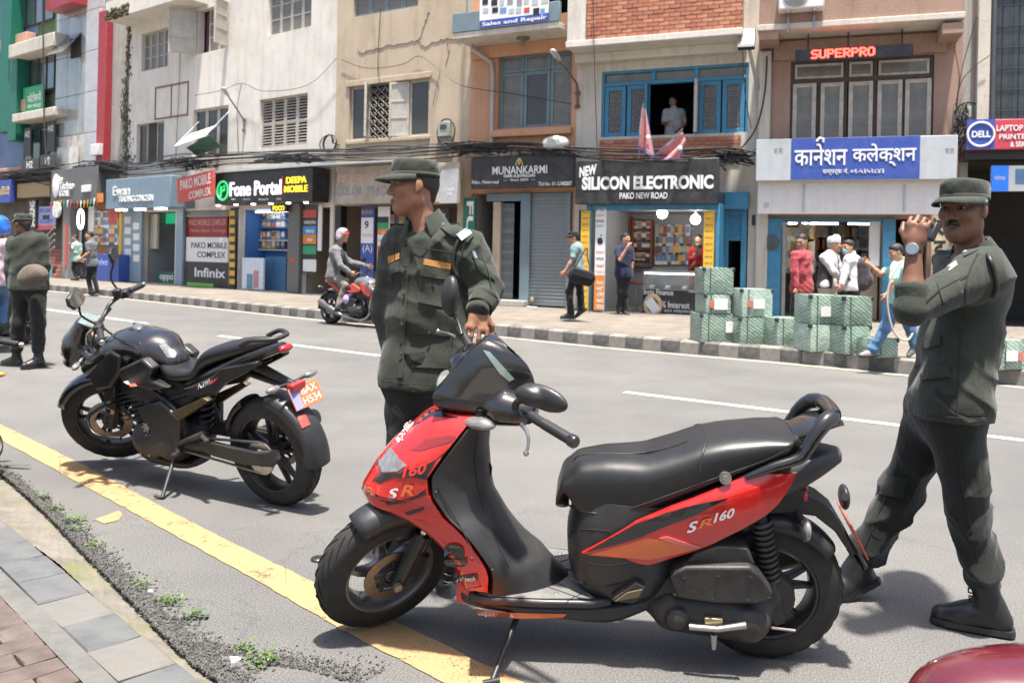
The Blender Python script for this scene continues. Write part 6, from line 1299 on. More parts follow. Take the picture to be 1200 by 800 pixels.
mb.tube(hx,.0065,6);mb.build('shock_spring',M_BLK,SCT,smooth=60);mb=MB();mb.tube([A-e1*.03,A.lerp(B,.5),B+e1*.04],[.018,.022,.02],10);mb.build('shock_body',M_ENG,SCT,smooth=60)
def px_plate(name,px,y0,y1,m,bev=.012,mats=None):mb=MB();pl=[q(*p,y0)for p in px];mb.panel(pl,lambda a,b,t:Vector((a,lerp(y0,y1,t),b)));return mb.build(name,m,SCT,bevel=bev,seg=3,recalc=True)
px_plate('air_filter_cover',[(785,678),(791,669),(804,664),(880,664),(892,674),(906,693),(904,703),(887,708),(835,707),(794,701)],-.19,-.08,M_ENG,.018)
px_plate('air_filter_body',[(800,664),(815,648),(840,640),(878,642),(886,664)],-.16,-.06,M_ENG,.012)
for p in((802,678),(841,676),(880,677),(791,697),(835,702.5),(876,704),(901,701)):x,z=q(*p,-.192);mb=MB();mb.lathe([(0,.002),(.005,.002),(.007,-.004)],(x,-.191,z),(0,-1,0),8);mb.build('cover_bolt',M_BLK,SCT)
c0,c1=q(790,723,-.16),q(878,733,-.16)
V,Q=sdf_mesh([seg((c0[0],-.115,c0[1]),(c1[0],-.115,c1[1]),.072,.082,.03,((0,1,0),1.45)),ell((c1[0],-.16,c1[1]),(.06,.03,.06),.02),seg((c0[0]-.05,-.06,c0[1]+.01),(c0[0],-.06,c0[1]),.06,.07,.03),seg((c1[0],-.06,c1[1]),(WBX,-.06,RW),.07,.05,.03),ell((c0[0]+.01,-.17,c0[1]),(.04,.02,.04),.015)],.008);np_mesh('drive_cover',V,Q,M_ENG,SCT)
mb=MB();xk0,xk1=q(808,735,-.2),q(874,731,-.2);mb.tube([(xk0[0],-.195,xk0[1]),(lerp(xk0[0],xk1[0],.5),-.205,xk0[1]+.004),(xk1[0],-.205,xk1[1])],[.011,.010,.012],10);mb.build('kick_lever',M_STEEL,SCT,smooth=50);a_=q(836,730,-.185);mb=MB();mb.box(a_[0]-.03,a_[0]+.03,-.19,-.176,a_[1]-.006,a_[1]+.02);mb.build('name_badge',mat('badge_gold',(.3,.24,.14),.4,metal=.5),SCT,bevel=.003)
mb=MB();a_=q(836,745,-.17);mb.tube([(a_[0],-.17,a_[1]+.01),(a_[0]+.003,-.17,a_[1]-.045)],[.014,.009],8);mb.build('drain_bolt',M_STEEL,SCT,smooth=50)
mb=MB();loft_x(mb,smooth_st([(.22,.2,.34,.1,2.6),(.34,.16,.36,.13,2.6),(.46,.17,.34,.11,2.6),(.55,.18,.3,.08,2.6)],3));mb.build('engine_block',M_ENG,SCT,smooth=50)
a_=[q(*p,-.15)for p in((900,690),(915,705),(925,740),(912,745),(900,725))];mb=MB();mb.panel(a_,lambda a,b,t:Vector((a,-.1+.05*t,b)));mb.build('brake_arm',M_ENG,SCT,bevel=.006,recalc=True);mb=MB();xa,za=q(925,738,-.1);mb.tube([(xa-.06,-.1,za+.005),(xa+.02,-.1,za)],.005,6);mb.build('brake_rod',M_STEEL,SCT);mb=MB();mb.lathe([(0,-.03),(.085,-.03),(.09,0),(.09,.02),(0,.02)],(WBX,-.055,RW),(0,1,0),24);mb.build('drum_brake',M_ENG,SCT,smooth=40)
mb=MB();xm,zm=.60,.26;mb.tube([(.35,.12,.2),(.55,.16,.24),(.85,.17,.33)],[.03,.06,.065],14);mb.build('exhaust',M_BLK,SCT,smooth=50)
px_plate('pillion_peg',[(716,704),(722,698),(745,682),(757,688),(752,700),(742,708)],-.185,-.15,M_ENG,.006);a_=[q(*p,-.188)for p in((721,704),(735,694),(753,690),(748,699))];mb=MB();mb.panel(a_,lambda a,b,t:Vector((a,-.19+.006*t,b)));mb.build('peg_rubber',mat('peg_ochre',(.13,.1,.055),.7),SCT,recalc=True)
s0=q(606,722,-.13);gp_=SFR.I@gnd(577,797,.012);mb=MB();mb.tube([(s0[0],-.13,s0[1]),tuple(gp_)],[.011,.010],10);mb.tube([tuple(gp_+Vector((.025,0,.004))),tuple(gp_+Vector((-.03,-.01,-.004)))],[.012,.009],8);mb.tube([(s0[0],-.13,s0[1]),(s0[0]+.04,-.08,s0[1]+.03)],.012,8);mb.build('side_stand',M_BLK,SCT,smooth=50)
def st_pt(x,y,z):return STEER@Vector((x,y,z))
CZ=[.855,.885,.925,.965,1.0,1.04,1.08,1.11,1.13,1.138];CF_=[-.43,-.475,-.515,-.52,-.485,-.45,-.41,-.375,-.345,-.325];CB_=[-.36,-.31,-.27,-.245,-.235,-.235,-.24,-.25,-.265,-.28];CW_=[.06,.13,.18,.195,.185,.16,.138,.115,.09,.055]
mb=MB();rings=[]
for z in np.linspace(CZ[0],CZ[-1],34):
 a,b,h=interp(CZ,CF_,z),interp(CZ,CB_,z),interp(CZ,CW_,z);rg=[]
 for k in range(17):
  t=-math.pi/2+math.pi*k/16;c,s_=max(math.cos(t),0),math.sin(t);rg.append(Vector((b+.03+(a-b-.03)*(1-abs(s_)**1.35),h*s_,z-.03*abs(s_)**2)))
 for k in range(1,8):t=k/8;rg.append(Vector((b+.03*(1-math.sin(math.pi*t)),lerp(h,-h,t),z-.03*abs(1-2*t)**2)))
 rings.append(rg)
mb.M=STEER;mb.rings(rings);COWL=mb.build('handlebar_cowl',M_GLOSSB,SCT,smooth=30,sub=0)
for sy in(-1,1):mb=MB(STEER);mb.tube(spline([(-.36,sy*.06,.935),(-.31,sy*.13,.945),(-.265,sy*.195,.95),(-.25,sy*.225,.952)],5),[.03,.078,.056,.034],16,flat=.85);mb.build('bar_shroud',M_GLOSSB,SCT,smooth=60)
cowl_b=bvh_of(COWL,*[o for o in SCT.children if o.name.startswith('bar_shroud')])
patch('dash_screen',[(566,410),(574,412),(603,444),(597,447),(585,437)],cowl_b,M_LCD,SCT,.003,.004,5)
for sy in(-1,1):_tl=MB(STEER@T(-.405,sy*.135,.905)@RZ(R(-36*sy))@RX(R(10*sy)));_tl.ball((0,0,0),(.03,.062,.02),16);_tl.build('turn_lens',M_LENS,SCT,smooth=180)
def tr(px_,py_,y):x,z=q(px_,py_,y);return Vector((x,y,z))
mb=MB();mb.tube([tr(622,487,-.20),tr(630,492,-.23),tr(672,517,-.345)],.017,14);mb.build('grip',M_BLK,SCT,smooth=50,label='ribbed near handlebar grip');mb=MB()
for k in range(12):t=.2+.7*k/12;a=tr(630,492,-.23).lerp(tr(672,517,-.345),t);d=(tr(672,517,-.345)-tr(630,492,-.23)).normalized();mb.lathe([(.0172,-.0025),(.0185,0),(.0172,.0025)],tuple(a),tuple(d),14)
mb.build('grip_ribs',M_PLAST,SCT);mb=MB();d=(tr(672,517,-.345)-tr(630,492,-.23)).normalized();mb.lathe([(0,.012),(.017,.012),(.021,.006),(.021,-.012),(.017,-.014)],tuple(tr(672,517,-.345)),tuple(d),16);mb.build('bar_end',M_GLOSSB,SCT,smooth=40)
mb=MB();mb.tube(spline([tr(611,497,-.23),tr(617,505,-.26),tr(619.5,517,-.29),tr(617,530,-.32)],6),[.006,.0055,.005,.0045],8,flat=1.4);mb.ball(tr(616.5,531,-.32),.0095,10);mb.build('brake_lever',M_STEEL,SCT,smooth=60)
c=tr(637,466,-.33);V,Q=sdf_mesh([ell((0,0,0),(.088,.022,.040),.02,rot=np.array((RZ(R(-28))@RY(R(8))).to_3x3())),ell((-.05,.0,.004),(.045,.022,.03),.02,rot=np.array((RZ(R(-28))@RY(R(8))).to_3x3()))],.006);np_mesh('mirror_near',V,Q,M_PLAST,SCT,M=T(*c)).name='mirror_housing'
mb=MB();mb.tube(spline([tr(604,483,-.2),tr(605,472,-.21),tr(615,468,-.25)],5),[.013,.012,.010],10);mb.ball(tr(604,484,-.2),.02,10);mb.build('mirror_stem',M_BLK,SCT,smooth=60)
c=tr(527,345,.30);V,Q=sdf_mesh([ell((0,0,0.0),(.030,.05,.075),.02,rot=np.array((RY(R(8))@RZ(R(30))).to_3x3())),ell((.008,0,-.05),(.02,.03,.04),.02)],.006);np_mesh('mirror_housing',V,Q,M_PLAST,SCT,M=T(*c))
mb=MB();mb.tube(spline([tr(531,366,.30),tr(537,378,.28),tr(541,392,.25)],5),[.009,.007,.010],8);mb.build('mirror_stem',M_BLK,SCT,smooth=60)
mb=MB();mb.tube([st_pt(-.255,.21,.955),st_pt(-.235,.36,.965)],.017,12);mb.build('grip',M_BLK,SCT,smooth=50);mb=MB();mb.tube(spline([tr(533,394,.22),tr(524,390,.27),tr(514,388,.31)],5),[.006,.005,.005],8);mb.ball(tr(513.5,388,.31),.009,8);mb.build('brake_lever',M_STEEL,SCT,smooth=60)
def gline(name,pts,b,m,r=.0022,par=None):mb=MB();Mi_=world_of(SCT).inverted();mb.tube(spline([stick(b,Mi_,x,y,.0005)for x,y in pts],5),r,6);return mb.build(name,m,par or SCT,smooth=60)
sbb=bvh_of(*[o for o in SCT.children if o.name=='seat_base']);lgb=bvh_of(LEG);M_GAP=mat('panel_gap',(.004,.004,.004),.8)
for P in([(667,652),(690,659),(715,662),(738,659)],[(664,676),(685,684),(712,686),(735,680)],[(667,630),(672,622),(690,620),(715,622)]):gline('panel_gap',P,sbb,M_GAP)
for P in([(560,508),(556,540),(563,585),(580,630),(596,664)],[(545,690),(575,684),(600,678)],[(512,570),(540,618),(562,660)]):gline('panel_gap',P,lgb,M_GAP,.0016)
for(x,y)in((511,577),(560,503),(553,655),(577,668)):p_=stick(lgb,world_of(SCT).inverted(),x,y,.001);mb=MB();mb.lathe([(0,.002),(.004,.002),(.0055,0)],tuple(p_),(0,-1,.15),10);mb.build('screw',M_BLK,SCT)
seb=bvh_of(SEAT);gline('seat_piping',[(662,590),(690,600),(716,602),(750,592),(800,574),(850,556),(895,540),(925,526)],seb,M_SEAT,.0035);gline('seat_piping',[(668,545),(676,535),(700,531),(740,531),(775,527),(806,517)],seb,M_SEAT,.0028)
ab=bvh_of(APR);gline('panel_gap',[(430,579),(450,587),(468,588),(484,583),(499,573)],ab,M_GAP,.0018)
patch('headlamp',[(441,543),(445,532),(454,521),(461,528),(468,537),(476,545),(466,552),(446,553)],ab,M_LENS,SCT,.004,.008,5);patch('lamp_bezel',[(437,562),(446,554),(468,554),(478,547),(474,555),(458,560),(444,566)],ab,M_BGRAPH,SCT,.003,.004,5);patch('amber_mark',[(428,569),(434,571),(441,582),(434,580)],ab,M_LENSO,SCT,.004,.006,5)
def gtext(s,x0,y0,x1,y1,m,b,par,shear=.25,bold=.03,skew=0.0,off=.006,name='lettering',rot=None):
 mb=MB();Minv=world_of(par).inverted();cx_,cy_=(x0+x1)/2,(y0+y1)/2
 def fn(a,bb,t):
  yy=-bb;xx=a
  if rot:dx,dy=a-cx_,yy-cy_;xx,yy=cx_+dx*math.cos(rot)-dy*math.sin(rot),cy_+dx*math.sin(rot)+dy*math.cos(rot)
  return stick(b,Minv,xx,yy+(xx-cx_)*skew,off)
 text_into(mb,s,x0,x1,-y1,-y0,fn,depth=False,shear=shear,bold=bold);return mb.build(name,m,par)
patch('black_flash',[(555,500),(540,510),(525,526),(512,537),(497,546),(477,550.5),(464,560),(484,559),(506,563),(518,549),(532,531),(545,514)],ab,M_BGRAPH,SCT,.003,.002,5)
patch('black_stripe',[(452,589),(476,585),(499,576),(500,579),(478,588),(454,592)],ab,M_BGRAPH,SCT,.003,.002,5);patch('black_stripe',[(474,600),(495,594.5),(497,597),(478,604)],ab,M_BGRAPH,SCT,.003,.002,5);patch('top_stripe',[(482,498),(500,481),(508,478),(535,484),(536,489),(505,487),(490,496)],ab,M_BGRAPH,SCT,.003,.002,5)
patch('scoop',[(480,527),(498,514),(525,510),(534,511),(530,517),(512,522),(492,528)],ab,mat('dark_red_scoop',(.22,.014,.012),.3,coat=.8),SCT,.002,.002,5)
gtext('160',471,544,500,557,M_REDP,ab,SCT,skew=-.2,off=.007);gtext('S',454,572,467,584,M_WGRAPH,ab,SCT,skew=-.1);gtext('R',469,568,485,581,M_ORGP,ab,SCT,skew=-.1);gtext('3V tech',534,675.5,557,681,M_WGRAPH,ab,SCT,skew=-.05,off=.008);patch('label_back',[(532,675),(559,672.5),(560,679.5),(534,683)],ab,M_BGRAPH,SCT,.005,.002,5)
gtext('a',520,637,547,664,M_BGRAPH,ab,SCT,shear=0,bold=.05);gtext('aprilia',459,500,489,510,M_WGRAPH,ab,SCT,rot=R(-52))
sb=bvh_of(*[o for o in SCT.children if o.name.startswith('side_panel')and o.type=='MESH']);gtext('S',805,611,818,623,M_WGRAPH,sb,SCT,skew=-.3);gtext('R',818,608,835,617,M_ORGP,sb,SCT,skew=-.3);gtext('160',836,598,861,609,M_WGRAPH,sb,SCT,skew=-.3)
bb_=bvh_of(BEL);patch('orange_sill',[(554,714),(600,717.5),(664,719),(660,723.5),(610,724.5),(572,722),(558,718)],bb_,M_ORGP,SCT,.004,.004,5);gtext('aprilia',560,716,602,723,M_WGRAPH,bb_,SCT,shear=0,skew=.05,off=.008)
MFR=veh_frame((-1.23,4.74),(-2.52,5.47),R(11));mq=MFR.uv
M_TANK=mat('black_tank',(.012,.012,.014),.18,var=.1,coat=.9,dirt=.1,dcol=(.05,.048,.045));M_MATTE=mat('satin_black',(.011,.011,.0115),.4,var=.15,dirt=.25,dcol=(.07,.062,.052));M_BRONZE=mat('bronze_plastic_sun_dirt',(.09,.065,.03),.4,metal=.4,var=.2,dirt=.3)
def make_moto(root,steer,tank_m,side_m,accent,seat_m=None,deco=True,rimm=None,plate_side=True,mirrors=True):
 seat_m=seat_m or M_SEAT;RB_=.308;WB=.715;AX=(-1.0,0,0);AD=(math.sin(R(24.5)),0,math.cos(R(24.5)));S=rot_about(AX,AD,steer)
 def poly(name,pts,y0,y1,m,bev=.01,par=None):
  pl=[mq(*p,y0)for p in pts];out=None
  for sg in((1,-1)if y0<-.02 else(1,)):
   mb=MB();mb.panel(pl,lambda a,b,t:Vector((a,sg*lerp(y0,y1,t),b)));o=mb.build(name,m,root,bevel=bev,recalc=True);out=out or o
  return out
 wheel(root,T(WB,0,RB_),RB_,.135,.222,5,rimm or M_RIM,disc=.11,dside=1,name='rear_wheel',yspoke=True,tread=30)
 wheel(root,S@T(-.745,0,RB_),RB_,.11,.222,5,rimm or M_RIM,disc=.14,name='front_wheel',yspoke=True,tread=28)
 fc=Vector((-.745,0,RB_));ax=Vector(AD)
 mb=MB(S);rings=[]
 for a in np.linspace(R(35),R(150),14):
  rings.append([fc+Vector((math.cos(a)*(RB_+.03-.06*(1-math.sin(b)**.5)),-.07*math.cos(b),math.sin(a)*(RB_+.03-.06*(1-math.sin(b)**.5))))for b in[math.pi*k/8 for k in range(9)]])
 mb.rings(rings,False,False);mb.build('front_mudguard',M_TANK,root,smooth=50).modifiers.new('solid','SOLIDIFY').thickness=.005
 for sy in(-1,1):
  b0=fc+Vector((.03,sy*.10,.0));mb=MB(S);mb.tube([b0-ax*.02,b0+ax*.38],[.03,.028],12);mb.build('fork_leg',M_MATTE,root,smooth=50);mb=MB(S);mb.tube([b0+ax*.38,b0+ax*.64],.019,10);mb.build('fork_tube',M_STEEL,root,smooth=60)
  mb=MB(S);c=b0+ax*.13+Vector((-.005,sy*.03,0));mb.box(-.012,.012,-.004,.004,-.035,.035,M=T(*c)@RY(R(24)));mb.build('fork_reflector',M_LENSO,root,bevel=.003)
 def sp(x,y,z):return S@Vector((x,y,z))
 V,Q=sdf_mesh([ell((-.80,0,.82),(.09,.115,.10),.03),ell((-.83,0,.76),(.07,.10,.05),.02),seg((-.78,0,.88),(-.72,0,.97),.075,.05,.04,((0,1,0),.7)),seg((-.74,-.06,.8),(-.66,-.12,.78),.05,.03,.03),seg((-.74,.06,.8),(-.66,.12,.78),.05,.03,.03)],.009);H=np_mesh('headlamp_cowl',V,Q,M_TANK,root,M=S)
 mb=MB(S);mb.ball((-.865,0,.765),(.035,.085,.028),14);mb.build('headlamp',M_LENS,root,smooth=180)
 for sy in(-1,1):mb=MB(S);mb.ball((-.85,sy*.06,.835),(.03,.035,.012),10);mb.build('position_lamp',M_LENS,root,smooth=180);mb=MB(S);mb.tube([(-.74,sy*.09,.80),(-.74,sy*.17,.80)],.01,6);mb.ball((-.745,sy*.20,.80),(.022,.045,.018),10);mb.build('front_indicator',M_LENS if sy<0 else M_LENSO,root,smooth=180)
 mb=MB(S);mb.box(-.06,.06,-.07,.07,-.008,.012,M=T(-.665,0,.985)@RY(R(35)));mb.build('instrument_panel',M_LCD,root,bevel=.008)
 bar=[(-.46,-.37,1.02),(-.50,-.28,1.035),(-.575,-.14,1.03),(-.605,-.06,.99),(-.605,.06,.99),(-.575,.14,1.03),(-.50,.28,1.035),(-.46,.37,1.02)]
 mb=MB(S);mb.tube(spline(bar,5),.0125,10);mb.build('handlebar',M_MATTE,root,smooth=60)
 for sy in(-1,1):
  mb=MB(S);mb.tube([(-.505,sy*.265,1.035),(-.46,sy*.37,1.02)],.019,12);mb.build('grip',M_BLK,root,smooth=50);mb=MB(S);mb.lathe([(0,.014),(.014,.012),(.017,0),(.014,-.012)],(-.455,sy*.385,1.017),(.1,sy,0),12);mb.build('bar_end',M_STEEL,root,smooth=40)
  mb=MB(S);mb.tube(spline([(-.545,sy*.215,1.035),(-.575,sy*.28,1.03),(-.545,sy*.385,1.01)],5),[.008,.007,.005],8);mb.build('lever',M_MATTE,root,smooth=60);mb=MB(S);mb.box(-.025,.025,-.03,.03,-.025,.025,M=T(-.52,sy*.235,1.037));mb.build('switch_block',M_BLK,root,bevel=.008)
  if not mirrors:continue
  mb=MB(S);mb.tube(spline([(-.53,sy*.21,1.05),(-.58,sy*.25,1.14),(-.55,sy*.29,1.23)],5),.007,8);mb.build('mirror_stem',M_MATTE,root,smooth=60)
  mb=MB(S@T(-.545,sy*.315,1.275)@RZ(R(8*sy))@RY(R(-8)));outl=[(-.075,-.03),(-.06,.035),(.0,.05),(.065,.035),(.078,-.005),(.05,-.045),(-.03,-.05)]
  mb.panel(outl,lambda a,b,t:Vector((-.012+.02*t,a*sy,b)));o=mb.build('mirror_housing',M_MATTE,root,bevel=.005,recalc=True);mb=MB(S@T(-.545,sy*.315,1.275)@RZ(R(8*sy))@RY(R(-8)));mb.panel([(a*.88,b*.88)for a,b in outl],lambda a,b,t:Vector((.0095-.004*t,a*sy,b)));mb.build('mirror_glass',M_REFL,root,recalc=True)
 mb=MB(S);mb.box(-.02,.03,-.02,.02,-.02,.03,M=T(-.54,.17,1.07));mb.build('fluid_reservoir',M_BLK,root,bevel=.006)
 mb=MB(S);mb.tube(spline([(-.58,-.12,1.0),(-.62,-.16,.9),(-.55,-.1,.75)],6),.006,6);mb.build('cable',M_BLK,root,smooth=60);mb=MB(S);mb.tube(spline([(-.58,.12,1.0),(-.66,.1,.9),(-.55,.1,.75)],6),.006,6);mb.build('cable',M_BLK,root,smooth=60)
 mb=MB();mb.tube([Vector(AX)+ax*.55,Vector(AX)+ax*.86],.035,12);mb.build('head_tube',M_MATTE,root,smooth=60)
 V,Q=sdf_mesh([ell((-.27,0,.845),(.26,.155,.105),.05),ell((-.38,0,.80),(.2,.145,.1),.05),seg((-.12,0,.80),(-.0,0,.77),.11,.07,.06,((0,1,0),.8)),seg((-.45,-.10,.80),(-.62,-.135,.71),.065,.05,.05),seg((-.45,.10,.80),(-.62,.135,.71),.065,.05,.05)],.009);TK=np_mesh('fuel_tank',V,Q,tank_m,root)
 poly('tank_shroud',[(97,430),(128,410),(140,417),(138,440),(128,455),(112,458)],-.165,-.10,side_m,.016);poly('tank_side_panel',[(139,432),(165,420),(178,432),(172,445),(196,455),(175,458),(150,450),(140,444)],-.175,-.11,side_m,.014)
 mb=MB();mb.lathe([(0,.012),(.035,.012),(.04,0)],(-.30,0,.948),n=18);mb.build('fuel_cap',M_STEEL,root,smooth=30)
 rows=[(-.045,.70,.80,.075),(.0,.68,.775,.11),(.1,.675,.755,.135),(.22,.69,.765,.14),(.28,.71,.785,.13),(.33,.76,.86,.115),(.42,.80,.90,.12),(.55,.84,.928,.11),(.68,.88,.945,.085),(.77,.91,.95,.055),(.81,.925,.945,.03)]
 mb=MB();loft_x(mb,smooth_st([(x,a,b,w,3.0)for x,a,b,w in rows],4),28);SE=mb.build('seat',seat_m,root,smooth=60)
 mb=MB();loft_x(mb,smooth_st([(.16,.60,.69,.10,3),(.35,.66,.77,.115,3),(.55,.76,.85,.105,3),(.72,.83,.91,.08,3),(.84,.875,.93,.05,3),(.88,.89,.925,.03,3)],3));TL=mb.build('tail_cowl',tank_m,root,smooth=50)
 poly('tail_panel',[(212,462),(240,452),(256,432),(300,424),(300,430),(262,450),(250,462),(226,466)],-.125,-.08,side_m,.008)
 mb=MB();mb.ball((.89,0,.905),(.02,.05,.022),12);mb.build('tail_lamp',M_LENSR,root,smooth=180)
 for sy in(-1,1):mb=MB();mb.tube(spline([(.66,sy*.10,.93),(.75,sy*.105,.965),(.85,sy*.06,.965),(.87,0,.965)],5),.013,8);mb.build('grab_rail',M_MATTE,root,smooth=60)
 mb=MB();mb.tube([(.62,0,.80),(.80,0,.74),(.93,0,.70)],[.03,.026,.02],8);mb.tube([(.60,0,.74),(.80,0,.70),(.92,0,.69)],[.02,.016,.016],8);mb.build('plate_bracket',M_MATTE,root,smooth=60)
 for sy in(-1,1):mb=MB();mb.tube([(.90,sy*.02,.715),(.90,sy*.10,.72)],.01,6);mb.build('rear_indicator_stalk',M_BLK,root);mb=MB();mb.ball((.905,sy*.14,.722),(.024,.05,.02),12);mb.build('rear_indicator',M_LENS,root,smooth=180)
 mb=MB();mb.box(-.03,.02,-.05,.05,-.02,.02,M=T(.935,0,.70));mb.build('plate_lamp',M_LENSR,root,bevel=.006)
 if plate_side:
  MP=T(.965,.03,.645)@RY(R(-22))@RZ(R(-14));mb=MB(MP);mb.box(-.003,.003,-.09,.09,-.062,.062);PL=mb.build('number_plate',mat('plate_orange',(.62,.17,.07),.4,var=.05),root,bevel=.002);mb=MB(MP);mb.box(.0035,.0045,-.086,-.04,-.057,.057);mb.build('plate_blue_band',mat('plate_lilac',(.25,.25,.55),.4),PL);mb=MB(MP);text_into(mb,'BAX\nH534',-.03,.08,-.048,.048,lambda a,b,t:Vector((.0045,a,b)),depth=False,bold=.008);mb.build('plate_lettering',M_WGRAPH,PL)
 mb=MB();rings=[]
 for a in np.linspace(R(-6),R(82),14):rings.append([Vector((WB+math.cos(a)*(RB_+.045-.07*(1-math.sin(b)**.5)),-.085*math.cos(b),RB_+math.sin(a)*(RB_+.045-.07*(1-math.sin(b)**.5))))for b in[math.pi*k/8 for k in range(9)]])
 mb.rings(rings,False,False);HG=mb.build('rear_mudguard',M_PLAST,root,smooth=50);HG.modifiers.new('solid','SOLIDIFY').thickness=.005
 mb=MB();rings=[]
 for a in np.linspace(R(118),R(165),8):rings.append([Vector((WB+math.cos(a)*(RB_+.035-.05*(1-math.sin(b)**.5)),-.075*math.cos(b),RB_+math.sin(a)*(RB_+.035-.05*(1-math.sin(b)**.5))))for b in[math.pi*k/8 for k in range(9)]])
 mb.rings(rings,False,False);mb.build('tyre_hugger',M_MATTE,root,smooth=50).modifiers.new('solid','SOLIDIFY').thickness=.005
 mb=MB();loft_x(mb,smooth_st([(-.56,.62,.74,.07,3),(-.42,.50,.78,.105,3),(-.25,.46,.78,.115,3),(-.05,.44,.72,.11,3),(.12,.46,.68,.10,3),(.25,.56,.68,.08,3)],3));mb.build('body_core',M_MATTE,root,smooth=50)
 for sy in(-1,1):
  mb=MB();mb.tube(spline([(-.55,sy*.05,.80),(-.2,sy*.10,.66),(.1,sy*.12,.5),(.14,sy*.11,.32)],6),.024,10);mb.build('frame_rail',M_MATTE,root,smooth=60);mb=MB();mb.tube(spline([(.02,sy*.10,.56),(.3,sy*.10,.66),(.7,sy*.07,.82)],5),.016,8);mb.build('seat_rail',M_MATTE,root,smooth=60)
  mb=MB();mb.tube([(.12,sy*.11,.33),(.4,sy*.115,.32),(WB,sy*.115,RB_)],[.035,.03,.026],10,flat=1.3);mb.build('swing_arm',M_ENG,root,smooth=60)
  mb=MB();mb.tube([(.1,sy*.15,.30),(.16,sy*.2,.29)],.012,8);mb.tube([(.15,sy*.19,.29),(.17,sy*.25,.29)],.017,8);mb.build('foot_peg',M_BLK,root,smooth=60)
  mb=MB();mb.tube([(.12,sy*.15,.33),(.36,sy*.17,.42)],[.016,.02],8);mb.tube([(.34,sy*.17,.41),(.44,sy*.21,.40)],.014,8);mb.build('pillion_hanger',M_ENG,root,smooth=60)
 mb=MB();mb.tube([(-.48,0,.72),(-.40,0,.45),(-.3,0,.25)],.025,10);mb.build('down_tube',M_MATTE,root,smooth=60)
 V,Q=sdf_mesh([seg((-.2,-.06,.30),(-.2,.06,.30),.13,.13,.04),seg((.0,-.07,.30),(.0,.07,.30),.12,.12,.04),seg((-.28,0,.4),(-.33,0,.58),.10,.095,.03),ell((-.12,-.15,.29),(.09,.03,.085),.015),ell((-.02,-.145,.30),(.06,.025,.06),.015),ell((-.1,.15,.29),(.1,.035,.095),.015)],.01);np_mesh('engine',V,Q,M_ENG,root)
 for cx_,cz_,rr_,m__ in((-.17,.29,.085,M_BRONZE),(-.02,.30,.055,M_ENG),(-.13,.40,.03,M_STEEL)):  # bronze crankcase cover: dirt and sunlight put into its colour
  for sy in(-1,1):
   mb=MB();mb.lathe([(0,.165),(rr_*.75,.165),(rr_*.95,.158),(rr_,.145),(rr_,.1)],(cx_,0,cz_),(0,sy,0),22);mb.build('engine_cover',m__,root,smooth=40)
   for k in range(6):a=k*1.047;mb=MB();mb.lathe([(0,.172),(.007,.172),(.008,.15)],(cx_+rr_*.85*math.cos(a),0,cz_+rr_*.85*math.sin(a)),(0,sy,0),6);mb.build('cover_bolt',M_STEEL,root)
 for sy in(-1,1):mb=MB();mb.tube(spline([(-.42,sy*.03,.56),(-.36,sy*.13,.48),(-.25,sy*.14,.42),(-.12,sy*.13,.46)],6),.009,6);mb.build('hose',M_BLK,root,smooth=60)
 mb=MB();mb.tube([(.03,-.105,.345),(WB,-.105,RB_+.088)],.008,5);mb.tube([(.03,-.105,.27),(WB,-.105,RB_-.088)],.008,5);mb.build('drive_chain',M_STEEL,root)
 mb=MB();mb.box(-.05,.05,-.14,.14,-.1,.1,M=T(-.47,0,.56)@RY(R(12)));mb.build('radiator',M_RIM,root,bevel=.006)
 for k in range(7):mb=MB(T(-.285-.008*k,0,.42+.026*k)@RY(R(-14)));mb.box(-.11,.11,-.115,.115,-.004,.004);mb.build('cooling_fin',M_ENG,root)
 poly('engine_guard_panel',[(160,478),(186,470),(210,492),(210,530),(196,534),(180,515),(168,495)],-.165,-.12,M_MATTE,.012);poly('bronze_panel',[(198,484),(238,466),(244,470),(208,494)],-.16,-.12,M_BRONZE,.006)
 mb=MB();mb.tube(spline([(-.40,.04,.45),(-.46,.06,.28),(-.32,.1,.14),(0,.13,.16),(.25,.16,.2)],6),.024,10);mb.build('exhaust_pipe',M_STEEL if not deco else M_BLK,root,smooth=60);mb=MB();mb.tube([(.22,.17,.2),(.32,.18,.24),(.78,.2,.42),(.84,.2,.44)],[.03,.058,.066,.05],16);mb.build('silencer',M_RIMG if not deco else M_BLK,root,smooth=60)
 mb=MB();loft_x(mb,smooth_st([(-.4,.14,.24,.06,3),(-.25,.12,.2,.09,3),(-.0,.12,.18,.09,3),(.1,.14,.18,.07,3)],3));mb.build('engine_cowl',M_BLK,root,smooth=50)
 poly('chain_cover',[(232,515),(262,522),(300,530),(322,528),(326,540),(318,548),(285,545),(250,535),(232,527)],-.15,-.12,M_ENG,.008);mb=MB();mb.lathe([(.05,-.01),(.095,-.01),(.095,.0),(.05,0),(.05,-.01)],(WB,-.1,RB_),(0,1,0),28);mb.build('rear_sprocket',M_STEEL,root)
 mb=MB();hx=[];
 for k in range(97):t=k/96;a=t*2*math.pi*7;hx.append(Vector((.17,0,.38)).lerp(Vector((.26,0,.68)),t)+Vector((math.cos(a)*.04,math.sin(a)*.04,0)))
 mb.tube(hx,.008,6);mb.build('mono_shock',M_BLK,root,smooth=60)
 mb=MB();mb.tube(spline([(-.42,-.2,.52),(-.52,-.26,.45),(-.45,-.28,.36),(-.3,-.22,.33)],5),.012,8);mb.tube(spline([(-.42,.2,.52),(-.52,.26,.45),(-.45,.28,.36),(-.3,.22,.33)],5),.012,8);mb.tube([(-.42,-.2,.52),(-.42,.2,.52)],.012,8);mb.build('crash_guard',M_MATTE,root,smooth=60)
 if deco:
  tb=bvh_of(TK);return tb,SE,TL
